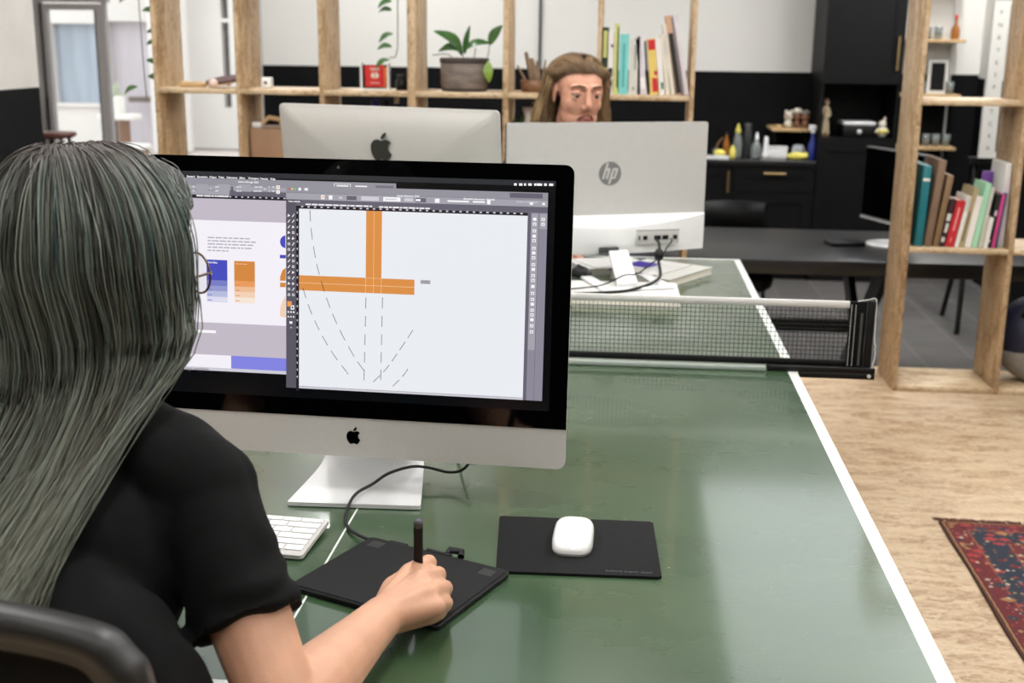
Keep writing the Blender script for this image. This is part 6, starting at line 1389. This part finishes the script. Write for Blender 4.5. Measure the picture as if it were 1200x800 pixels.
def strands_mesh(name, paths, radius, tone, m, parent, base=None, base_m=None):
    """paths (N, S, 3) -> one mesh of three-sided tapering strands with a per-strand tone"""
    N_, S_, _ = paths.shape
    d = np.gradient(paths, axis=1); d /= np.linalg.norm(d, axis=2, keepdims=True)+1e-9
    ref = np.tile(np.array([.31, .22, .92]), (N_, S_, 1)); u = np.cross(d, ref); u /= np.linalg.norm(u, axis=2, keepdims=True)+1e-9; w = np.cross(d, u)
    ss = np.linspace(0, 1, S_); rr = radius[:, None]*np.clip(1.15-ss**4*.95, .15, 1)[None, :]
    K = 3; vs = np.empty((N_, S_, K, 3))
    for k in range(K):
        a = 2*PI*k/K; vs[:, :, k] = paths+(u*math.cos(a)+w*math.sin(a))*rr[..., None]
    idx = np.arange(N_*S_*K).reshape(N_, S_, K)
    q = np.stack([idx[:, :-1, :], np.roll(idx, -1, 2)[:, :-1, :], np.roll(idx, -1, 2)[:, 1:, :], idx[:, 1:, :]], -1).reshape(-1, 4)
    vv = vs.reshape(-1, 3); cols = np.zeros((N_, S_, K, 4)); cols[..., 0] = tone[:, None, None]; cols[..., 1] = ss[None, :, None]; cols[..., 3] = 1
    cols = cols.reshape(-1, 4); nq = len(q); mi = np.zeros(nq, int)
    faces = q.tolist()
    if base:
        o = len(vv); vv = np.vstack([vv, np.array(base.v)]); faces += [[i+o for i in f] for f in base.f]; mi = np.concatenate([mi, np.ones(len(base.f), int)])
        cols = np.vstack([cols, np.tile([.2, .5, 0, 1], (len(base.v), 1))])
    me = bpy.data.meshes.new(name); me.from_pydata(vv.tolist(), [], faces)
    me.polygons.foreach_set('material_index', mi.astype(np.int32)); me.polygons.foreach_set('use_smooth', np.ones(len(faces), bool))
    ca = me.color_attributes.new('strand', 'FLOAT_COLOR', 'POINT'); ca.data.foreach_set('color', cols.astype(np.float32).ravel())
    me.materials.append(m)
    if base: me.materials.append(base_m)
    o = bpy.data.objects.new(name, me); COL.objects.link(o); o.parent = parent
    return o
def smoothstep(a, b, x): t = np.clip((x-a)/(b-a), 0, 1); return t*t*(3-2*t)
def catmull_np(C_, n):
    """(N, k, 3) control points -> (N, n, 3)"""
    P = np.concatenate([2*C_[:, :1]-C_[:, 1:2], C_, 2*C_[:, -1:]-C_[:, -2:-1]], 1); k = C_.shape[1]
    out = []
    for t in np.linspace(0, k-1-1e-6, n):
        i = int(t); f = t-i; a, b_, c, d = P[:, i], P[:, i+1], P[:, i+2], P[:, i+3]
        out.append(.5*(2*b_+(c-a)*f+(2*a-5*b_+4*c-d)*f*f+(3*b_-a-3*c+d)*f**3))
    return np.stack(out, 1)

def office_chair(label, loc, rz, lift=0):
    """back towards local -Y, sitter looks along local +Y"""
    t = thing('office_chair', label, 'chair', loc, rz)
    sb = MB(); sb.box(-.22, .22, -.2, .24, .40, .455, bev=.025, seg=3); sb.build('seat', M_['cloth'], t)
    ring = smooth_path([(-.13,-.232,.52), (-.19,-.236,.56), (-.215,-.245,.70), (-.214,-.262,.90), (-.20,-.267,.945), (-.16,-.27,.963), (0,-.28,.968), (.16,-.27,.963), (.20,-.267,.945), (.214,-.262,.90), (.215,-.245,.70), (.19,-.236,.56), (.13,-.232,.52), (0,-.236,.512), (-.13,-.232,.52)], 6)
    ring = [p+V((0, 0, lift*min(1, max(0, (p.z-.6)/.3)))) for p in ring]
    fr = MB(); vs = []
    for i, p in enumerate(ring[:-1]):
        cx_ = V((0, p.y, .74)); d = (p-cx_); d.y = 0; d.normalize()
        for a_, c_ in ((-.024, -.012), (.006, -.015), (.011, .0), (.006, .013), (-.024, .010)): vs.append(p+d*a_+V((0, c_, 0)))
    n = len(ring)-1; fs = [(i*5+k, i*5+(k+1) % 5, ((i+1) % n)*5+(k+1) % 5, ((i+1) % n)*5+k) for i in range(n) for k in range(5)]
    fr.add(vs, [f[::-1] for f in fs], 0, True); fr.build('backrest_frame', mat('chair_grey_plastic', (33,32,31), .42), t)
    mp = MB(); rows = 14
    for j in range(rows):
        for i in range(13):
            pass
    pts = [(p.x*.92, p.y+.0, .74+(p.z-.74)*.93) for p in ring[:-1]]
    mp.add([V(p)+V((0,.004,0)) for p in pts]+[V(p)-V((0,.004,0)) for p in pts], [tuple(range(n)), tuple(range(n, 2*n))[::-1]]); mp.build('backrest_mesh', M_['cloth'], t)
    MB().box(-.03, .03, -.262, -.235, .36, .60, bev=.008).build('back_support', M_['black'], t); MB().box(-.03, .03, -.25, .02, .355, .385, bev=.008).build('under_bar', M_['black'], t)
    MB().cyl((0,0,.09), (0,0,.40), .028).build('gas_lift', M_['blackmetal'], t)
    for k in range(5):
        a = 2*PI*k/5+.3; c_, s_ = math.cos(a), math.sin(a); leg = MB(); leg.tube([(0,0,.10), (.16*c_, .16*s_, .095), (.30*c_, .30*s_, .072)], [.026,.022,.016], 10); lo_ = leg.build('leg', M_['black'], t)
        MB().cyl((.30*c_-.012*s_, .30*s_+.012*c_, .0285), (.30*c_+.012*s_, .30*s_-.012*c_, .0285), .028, n=18).cyl((.30*c_, .30*s_, .03), (.30*c_, .30*s_, .075), .008).build('caster', M_['rubber'], lo_)
    return t

# ---- the woman in the foreground
wy = .245                                    # body turn to the right of +Y
bf = V((math.sin(wy), math.cos(wy), 0)); br_ = V((math.cos(wy), -math.sin(wy), 0)); UZ = V((0,0,1))
HC = V((-.165, -1.345, 1.213)); HY = .49
SR = V((-.040, -1.420, .985)); SL = SR-br_*.335
NB = (SR+SL)/2+UZ*.055+bf*.015
def tors(a, b_, z): return (SR+SL)/2*1.0+br_*a+bf*b_+UZ*(z-.985)
EL = V((.068, -1.530, .802)); WR = V((.123, -1.318, .803))
RB = Matrix((br_, bf, UZ)).transposed().to_4x4()
body = MB()
def tb(c, ax, r=1, n=26): body.ball(c, r, n, M=RB, sc=ax)
tb(tors(0, -.06, .905), (.155,.098,.13)); tb(tors(.05, -.16, .74), (.145,.08,.18)); tb(tors(.07, -.19, .57), (.165,.095,.115))
TH = frame(HC, HY, .12, 0, .97)
head_shapes(body, TH, True)
chain(body, [NB+UZ*.06, NB-UZ*.02], [.048, .06]); 
for s, Sp in ((1, SR), (-1, SL)): chain(body, [NB-UZ*.015+br_*.03*s, Sp], [.05, .046])
chain(body, [SR, SR.lerp(EL, .5), EL], [.047, .043, .037], 18); chain(body, [EL, EL.lerp(WR, .28), WR.lerp(EL, .25), WR], [.036, .040, .029, .0245], 18)
ELL = SL+V((-.07, -.03, -.182)); WRL = V((-.335, -1.135, .795))
chain(body, [SL, SL.lerp(ELL, .5), ELL], [.047,.043,.037], 16); chain(body, [ELL, ELL.lerp(WRL, .3), WRL], [.036,.039,.0245], 16)
flat_hand(body, WRL, (.25,.97,-.02), (.97,-.25,0), (0,0,1), -1, .3, .92)
for s in (-1, 1):
    hip = tors(.07+s*.09, -.17, .525); kn = hip+bf*.43+br_*s*.03-UZ*.0; an = kn+bf*(.0 if s > 0 else .06)-UZ*.445
    chain(body, [hip, hip.lerp(kn, .5), kn], [.082,.072,.055], 18); chain(body, [kn, kn.lerp(an, .35), an], [.052,.052,.036], 16); chain(body, [an+V((0,0,-.02)), an+bf*.13-UZ*.035], [.036,.028], 12)
# right hand: palm over the tablet, fingers folded round the stylus
hp_ = dict(mI=(.143,-1.243,.827), mM=(.159,-1.268,.830), mR=(.172,-1.286,.824), mP=(.181,-1.297,.813), pI=(.1555,-1.186,.813), pM=(.171,-1.211,.809), pR=(.1825,-1.233,.802), pP=(.187,-1.257,.795))
for k, rr in (('I', .0142), ('M', .0145), ('R', .014), ('P', .0125)):
    chain(body, [WR+V((0,0,.001)), V(hp_['m'+k])-V((0,0,.004))], [.020, rr])
chain(body, [WR+V((.01,.01,-.006)), V((.172,-1.278,.796)), V((.178,-1.262,.786))], [.019,.018,.012])
for k, mid, tip, r4 in (('I', (.148,-1.163,.797), (.1435,-1.176,.784), (.0122,.0102,.0090,.0074)), ('M', (.166,-1.187,.790), (.151,-1.195,.7795), (.0125,.0106,.0092,.0076)), ('R', (.178,-1.212,.783), (.163,-1.214,.7788), (.0122,.0102,.0088,.0072)), ('P', (.184,-1.240,.781), (.171,-1.236,.7775), (.0108,.0092,.0078,.0066))):
    chain(body, [V(hp_['m'+k])-V((0,0,.002)), V(hp_['p'+k]), V(mid), V(tip)], r4, 12)
chain(body, [V((.122,-1.292,.798)), V((.1215,-1.246,.805)), V((.127,-1.207,.800)), V((.1365,-1.182,.789))], [.0185,.0140,.0108,.0084], 14)
wom = thing('person', 'woman with long grey green hair in a black t-shirt drawing on the tablet', 'person', (0,0,0))
fuse(body, .0033, 3, .5).build('body', M_['skin'], wom)
add_face(TH, wom, mat('iris_grey', (70,80,84), .2), mat('brow_brown', (70,54,44), .8), M_['lip'], .003)
# t-shirt
sh = MB()
def sb_(c, ax, n=30): sh.ball(c, 1, n, M=RB, sc=ax)
sb_(tors(0, -.06, .905), (.172,.112,.14)); sb_(tors(.070, -.155, .79), (.200,.102,.18)); sb_(tors(.095, -.175, .63), (.212,.106,.15))
for s, Sp in ((1, SR), (-1, SL)):
    chain(sh, [NB-UZ*.02+br_*.02*s, Sp.lerp(NB, .45)+UZ*.004, Sp+UZ*.004], [.062, .060, .056], 20)
    E_ = EL if s > 0 else ELL
    c1 = Sp.lerp(E_, .585)
    sh.cyl(Sp, c1, .054, .055, 26); sh.cyl(Sp.lerp(E_, .48), Sp.lerp(E_, .605), .0578, .0585, 26)
    sh.ball(Sp.lerp(NB, .15)-UZ*.045, .075, 18)
sh.lathe([(.052,-.03),(.062,-.03),(.0605,.028),(.054,.028)], n=30, M=Matrix.Translation(NB+UZ*.012) @ Matrix.Rotation(.2, 4, 'X'))
def wrinkle(c, n):
    out = np.empty_like(c)
    for i, (p, q) in enumerate(zip(c, n)):
        v = V(p); k = .007*mnoise.noise(V((v.x*9, v.y*9, v.z*5)))+.005*mnoise.noise(V((v.x*26+3, v.y*26, v.z*9)))
        dl = (v-SR.lerp(EL, .7)).length; k += .005*math.sin(70*(v-SR).dot((EL-SR).normalized())+8*mnoise.noise(v*14))*max(0, 1-dl/.13)
        out[i] = p+q*k
    return out
sm_ = fuse(sh, .005, 5, .5, wrinkle); sm_.build('t_shirt', M_['cloth'], wom)
tr = MB()
for s in (-1, 1):
    hip = tors(.07+s*.09, -.17, .525); kn = hip+bf*.43+br_*s*.03; an = kn+bf*(.0 if s > 0 else .06)-UZ*.40
    chain(tr, [hip, hip.lerp(kn, .5), kn], [.092,.082,.064], 18); chain(tr, [kn, an], [.062,.05], 16)
tr.ball(tors(.07, -.185, .555), 1, 24, M=RB, sc=(.178,.105,.11)); fuse(tr, .008, 3).build('trousers', mat('dark_denim', (32,36,46), .85), wom)
for s in (-1, 1):
    an = tors(.07+s*.09, -.17, .525)+bf*.43+br_*s*.03+bf*(.0 if s > 0 else .06)-UZ*.445
    fm = MB(); chain(fm, [V((an.x, an.y, .05)), V((an.x, an.y, .045))+bf*.14], [.045,.036], 14); fuse(fm, .006, 2, .5, lambda c, n: np.array([[x, y, max(.002, z)] for x, y, z in c])).build('shoe', M_['black'], wom)
# glasses
fh = V((math.sin(HY), math.cos(HY), 0)); rh = V((math.cos(HY), -math.sin(HY), 0))
gm = MB(); 
Hn = lambda a, b_, c: HC+rh*a+fh*b_+UZ*c
for s in (-1, 1):
    gm.tube([Hn(s*.036+.0245*math.cos(q), .105-.012*abs(.036+.0245*s*math.cos(q))/.06, -.026+.0225*math.sin(q)) for q in np.linspace(0, 2*PI, 37)], .0013, 6, cap=False)
    gm.tube([Hn(s*.062, .094, -.022), Hn(s*.076, .06, -.020), Hn(s*.082, -.01, -.018), Hn(s*.08, -.035, -.035)], .0014, 6)
gm.tube([Hn(-.0115, .104, -.022), Hn(0, .107, -.018), Hn(.0115, .104, -.022)], .0013, 6)
go = gm.build('glasses', mat('glasses_frame', (96,74,54), .3, metal=.5), wom)
for s in (-1, 1):
    lm_ = MB(); pts = [Hn(s*.036+.0235*math.cos(q), .105-.012*abs(.036+.0235*s*math.cos(q))/.06, -.026+.0215*math.sin(q)) for q in np.linspace(0, 2*PI, 32, endpoint=False)]
    lm_.add(pts, [tuple(range(32))]); lm_.build('lens', M_['pane'], go)
# hair: locks fall from the parting over the skull, then hang down the back
def long_hair(n_lock, per):
    N_ = n_lock
    lt_ = RNG.uniform(-1, 1, N_)                      # where along the right (+) / left (-) half it hangs
    phi = np.sign(lt_)*(PI-(np.abs(lt_)**.9)*(PI*.63))        # angle from the face direction, pi = nape
    lay = RNG.uniform(0, 1, N_)
    return phi, lay
def hair_guides(phi, lay):
    """control points in the head frame (right, forward, up) relative to the head centre"""
    n = len(phi); sx = np.sin(phi); cx_ = np.cos(phi)          # right, forward
    a_, b_, c_ = .088+.012*lay, .104+.012*lay, .111+.009*lay
    C_ = np.zeros((n, 9, 3))
    fwd0 = np.clip(cx_*.055, -.045, .06)                           # root on the parting line
    for k, th in enumerate((.10, .42, .80, 1.20, 1.58)):
        s, c = math.sin(th), math.cos(th)
        C_[:, k, 0] = a_*sx*s; C_[:, k, 1] = fwd0*(1-s)+b_*cx_*s-.006; C_[:, k, 2] = c_*c+.012*0
    R_, F_ = C_[:, 4, 0].copy(), C_[:, 4, 1].copy()
    front = np.clip((cx_+.05)/.6, 0, 1)
    # below the ears: (z, lateral gain, least setback, pull back)
    for k, (z, lg, bk, w) in enumerate(((-.085, 1.0, .0, .22), (-.155, 1.12, -.085, .8), (-.225, 1.38, -.160, 1.0), (-.290, 1.62, -.240, 1.0))):
        C_[:, 5+k, 0] = R_*lg; tgt = bk-.035*np.cos(np.clip(np.abs(R_)/.12, 0, 1)*PI/2)-.02*lay
        C_[:, 5+k, 1] = F_*(1-w)+np.minimum(tgt, F_ if k > 1 else 9)*w; C_[:, 5+k, 2] = z
    return C_
phi, lay = long_hair(470, 14)
G = hair_guides(phi, lay)
# locks springing from the front of the parting and framing the face
nf = 80; sf = np.where(np.arange(nf) % 2 == 0, 1., -1.); f0 = RNG.uniform(-.01, .088, nf); lf_ = lay[:nf]; zt_ = .112-.036*np.clip(f0/.088, 0, 1)**2+.006*lf_
G[:nf] = hair_guides(sf*np.full(nf, PI*.40), lf_)
for k, (gx, gy, gz) in enumerate(((sf*.003, f0, zt_), (sf*(.030+.004*lf_), f0*.96, zt_-.007), (sf*(.055+.006*lf_), f0*.78, zt_-.028), (sf*(.071+.007*lf_), .034+f0*.10, .048+.1*f0), (sf*(.078+.007*lf_), .018+f0*.05, -.010+0*f0))):
    G[:nf, k, 0], G[:nf, k, 1], G[:nf, k, 2] = gx, gy, gz
ln_ = RNG.uniform(.80, 1.08, len(phi)); G[:, 8, 2] = -.220-(.070*ln_); 
G[:, 8] += RNG.normal(0, .006, (len(phi), 3)); G[:, 5:8] += RNG.normal(0, .0028, (len(phi), 3, 3))
per = 14; S_ = 26
paths = np.repeat(catmull_np(G, S_), per, 0)
nst = len(paths); tt = np.linspace(0, 1, S_)[None, :, None]
off = RNG.normal(0, 1, (nst, 1, 3))*np.array([.0058, .0052, .0018]); off2 = RNG.normal(0, 1, (nst, 1, 3))*np.array([.006, .005, .004])
wav = np.sin(tt*PI*RNG.uniform(2, 5, (nst, 1, 1))+RNG.uniform(0, 6, (nst, 1, 1)))*RNG.normal(0, .0009, (nst, 1, 3))
paths = paths+off*(1-.35*tt)+off2*tt**2+wav
# stray hairs
st_ = RNG.random(nst) < .015; paths[st_] += RNG.normal(0, .010, (st_.sum(), 1, 3))*tt**1.2
HF = np.array([rh[:], fh[:], UZ[:]]); Wp = paths @ HF+np.array(HC[:])
tone = np.clip(np.repeat(RNG.random(len(phi)), per)+RNG.normal(0, .13, nst), 0, 1)
# inner sheet that closes gaps between the locks
ph2 = np.concatenate([np.linspace(-PI, -PI*.32, 40)]); sheet = MB()
for sg in (1, -1):
    g2 = hair_guides(sg*np.linspace(PI, PI*.40, 40), np.full(40, .0)); g2[:, :, :2] *= .955; g2[:, :5, 2] *= .965; g2[:, 8, 2] = -.262
    pp2 = catmull_np(g2, 24) @ HF+np.array(HC[:])
    vs = [tuple(p) for p in pp2.reshape(-1, 3)]; sheet.add(vs, [(i*24+k, i*24+k+1, (i+1)*24+k+1, (i+1)*24+k) for i in range(39) for k in range(23)])
HM = hair_mat('hair_grey_green', (52,38,31), [(24,24,22), (62,63,56), (96,101,92), (146,152,142), (84,104,98), (44,47,44), (124,130,118)], (124,122,102))
ho = strands_mesh('hair', Wp, RNG.uniform(.00055, .00095, nst), tone, HM, wom, sheet, mat('hair_under', (44,44,38), .7))
office_chair('dark office chair with a grey backrest frame under the woman', tuple(tors(.11, -.06, 0)), -wy, .045)

# ---- the man behind the pale computer
MH = V((.224, 1.425, 1.288)); my = PI-.38
man = thing('person', 'long haired man with a moustache looking down behind the pale computer', 'person', (0,0,0))
TM = frame(MH, my, .16, .03, 1.06) @ Matrix.Diagonal((.94, 1, 1.15, 1))
mb_ = MB(); head_shapes(mb_, TM)
mN = V((.215, 1.505, 1.09)); mr_ = V((-1, 0, 0)); mf = V((0, -1, 0))
def mt(a, b_, z): return V((.215-a, 1.60-b_, z))
for c, ax in ((mt(0,-.0,.92), (.18,.115,.17)), (mt(0,-.05,.75), (.155,.11,.18)), (mt(0,-.1,.57), (.17,.125,.12))): mb_.ball(c, 1, 24, sc=ax)
chain(mb_, [MH+V((0,.03,-.08)), mN], [.054,.062])
mS = {1: mt(.195, 0, 1.01), -1: mt(-.195, 0, 1.01)}
mE = {1: V((-.045, 1.44, .800)), -1: V((.47, 1.60, .78))}; mW = {1: V((.130, 1.285, .781)), -1: V((.37, 1.46, .632))}
for s in (1, -1):
    chain(mb_, [mN-UZ*.02, mS[s]], [.055,.052]); chain(mb_, [mS[s], mS[s].lerp(mE[s], .5), mE[s]], [.053,.048,.041], 16); chain(mb_, [mE[s], mE[s].lerp(mW[s], .3), mW[s]], [.040,.042,.028], 16)
    hip = mt(s*.095, -.1, .53); kn = hip+V((-s*.02, -.43, 0)); an = kn+V((0, .05, -.45))
    chain(mb_, [hip, kn], [.085,.058], 16); chain(mb_, [kn, an], [.055,.04], 16); chain(mb_, [an, an+V((0,-.14,-.035))], [.038,.03], 12)
flat_hand(mb_, mW[1], (.9,-.42,0), (.42,.9,0), (0,0,1), -1, .5); flat_hand(mb_, mW[-1], (-.45,-.89,0), (.97,-.25,0), (0,0,1), -1, .5)
fuse(mb_, .0031, 3, .5).build('body', M_['skinm'], man)
add_face(TM, man, mat('iris_brown', (44,34,28), .2), mat('brow_blond', (112,82,60), .8), mat('lip_man', (178,108,98), .5), .0036)
ms = MB()
for s in (-1, 1): ms.tube([TM @ V(p) for p in ((s*.001,-.1005,-.047), (s*.012,-.0985,-.0495), (s*.022,-.0895,-.0565), (s*.0275,-.0825,-.0645))], [.0034,.0038,.0032,.0016], 8)
ms.build('moustache', mat('moustache_brown', (126,88,66), .85), man)
mc = MB()
for c, ax in ((mt(0,-.0,.92), (.198,.13,.175)), (mt(0,-.05,.75), (.172,.127,.18)), (mt(0,-.1,.60), (.182,.14,.11))): mc.ball(c, 1, 26, sc=ax)
for s in (1, -1):
    chain(mc, [mN-UZ*.03, mS[s]], [.064,.062]); chain(mc, [mS[s], mS[s].lerp(mE[s], .5), mE[s]], [.062,.056,.05], 16); mc.cyl(mE[s], mE[s].lerp(mW[s], .8), .048, .038, 20)
fuse(mc, .006, 4, .5).build('sweater', mat('sweater_grey', (58,60,64), .9, bump=.3, bscale=300), man)
mt_ = MB()
for s in (1, -1):
    hip = mt(s*.095, -.1, .53); kn = hip+V((-s*.02, -.43, 0)); an = kn+V((0, .045, -.40)); chain(mt_, [hip, kn], [.096,.068], 16); chain(mt_, [kn, an], [.066,.055], 16)
    fm = MB(); a2 = kn+V((0,.05,-.45)); chain(fm, [V((a2.x, a2.y, .05)), V((a2.x, a2.y-.16, .045))], [.048,.04], 14); fuse(fm, .006, 2, .5, lambda c, n: np.array([[x, y, max(.002, z)] for x, y, z in c])).build('shoe', M_['black'], man)
mt_.ball(mt(0,-.1,.56), 1, 22, sc=(.185,.135,.115)); fuse(mt_, .008, 3).build('trousers', mat('dark_trousers', (30,32,38), .85), man)
office_chair('dark office chair under the man behind the pale computer', tuple(mt(0, -.08, 0)), PI)
# his hair: swept back from the forehead and falling behind the ears to the shoulders
nL = 300; sgn = np.where(RNG.random(nL) < .5, -1., 1.); u_ = RNG.random(nL); lay = RNG.random(nL)
phi = sgn*(PI*.30+u_*PI*.70)
G = np.zeros((nL, 8, 3)); sx, cx_ = np.sin(phi), np.cos(phi)
a_, b_, c_ = .082+.012*lay, .104+.012*lay, .079+.007*lay
root_f = np.where(np.abs(phi) < PI*.55, .062, .0)
for k, th in enumerate((.06, .5, .95, 1.35)):
    s, c = math.sin(th), math.cos(th)
    G[:, k, 0] = a_*sx*s+sgn*.004; G[:, k, 1] = np.where(np.abs(phi) < PI*.55, .066*(1-s)*1.0+b_*cx_*s*.85, b_*cx_*s)-.004; G[:, k, 2] = c_*c+.016
fr_g = np.abs(phi) < PI*.58; q_ = np.clip((np.abs(phi)-PI*.30)/(PI*.21), 0, 1.33)
for k, (gx, gy, gz) in enumerate(((-.006+.066*q_, .051-.040*q_**2, .064-.030*q_**2), (.006+.064*q_, .040-.030*q_, .086-.030*q_), (.022+.048*q_, -.005-.005*q_, .094-.036*q_), (.046+.034*q_, -.050+.036*q_, .078-.044*q_))):
    for j, gg in enumerate((gx, gy, gz)):
        G[:, k, j] = np.where(fr_g, gg*(sgn if j == 0 else 1)*(1+.07*lay), G[:, k, j])
R_, F_ = G[:, 3, 0].copy(), G[:, 3, 1].copy()
for k, (z, lg, sb) in enumerate(((-.03, 1.06, -.022), (-.085, 1.20, -.030), (-.135, 1.20, -.035), (-.18, 1.16, -.04))):
    G[:, 4+k, 0] = R_*lg+sgn*.004; G[:, 4+k, 1] = np.minimum(F_*.85+sb*.8, -.022); G[:, 4+k, 2] = z*(.85+.3*lay)
G[:, 5:] += RNG.normal(0, .006, (nL, 3, 3))
per = 20; paths = np.repeat(catmull_np(G, 22), per, 0); nst = len(paths); tt = np.linspace(0, 1, 22)[None, :, None]
paths = paths+RNG.normal(0, 1, (nst, 1, 3))*np.array([.005,.005,.002])*(1-.3*tt)+np.sin(tt*PI*RNG.uniform(2, 5, (nst, 1, 1))+RNG.uniform(0, 6, (nst, 1, 1)))*RNG.normal(0, .003, (nst, 1, 3))
R3m = np.array(TM.to_3x3().normalized()); loc_ = paths*np.array([-1.06, -1.06, 1.06]); Wm = loc_ @ R3m.T+np.array(MH[:])
tone = np.clip(np.repeat(RNG.random(nL), per)+RNG.normal(0, .15, nst), 0, 1)
shm = MB(); 
for sg in (1, -1):
    p2 = sg*np.linspace(PI, PI*.56, 26); g2 = np.zeros((26, 6, 3))
    for k, th in enumerate((.02, .5, 1.0, 1.4, 1.7, 1.95)):
        s, c = math.sin(th), math.cos(th); fr_ = np.abs(p2) < PI*.55
        g2[:, k, 0] = .084*np.sin(p2)*s; g2[:, k, 1] = np.where(fr_, np.maximum(.104*np.cos(p2)*s*.7, -.02), .104*np.cos(p2)*s)-.004; g2[:, k, 2] = .078*c+.010 if k < 4 else -.03-.06*(k-4)
    pp2 = (catmull_np(g2, 18)*np.array([-1.06, -1.06, 1.06])) @ R3m.T+np.array(MH[:])
    shm.add([tuple(p) for p in pp2.reshape(-1, 3)], [(i*18+k, i*18+k+1, (i+1)*18+k+1, (i+1)*18+k) for i in range(25) for k in range(17)])
strands_mesh('hair', Wm, RNG.uniform(.0004, .0008, nst), tone, hair_mat('hair_light_brown', (118,92,66), [(88,66,46), (138,108,76), (178,146,104), (206,178,136)], (186,158,116)), man, shm, mat('hair_under_brown', (100,78,56), .7))
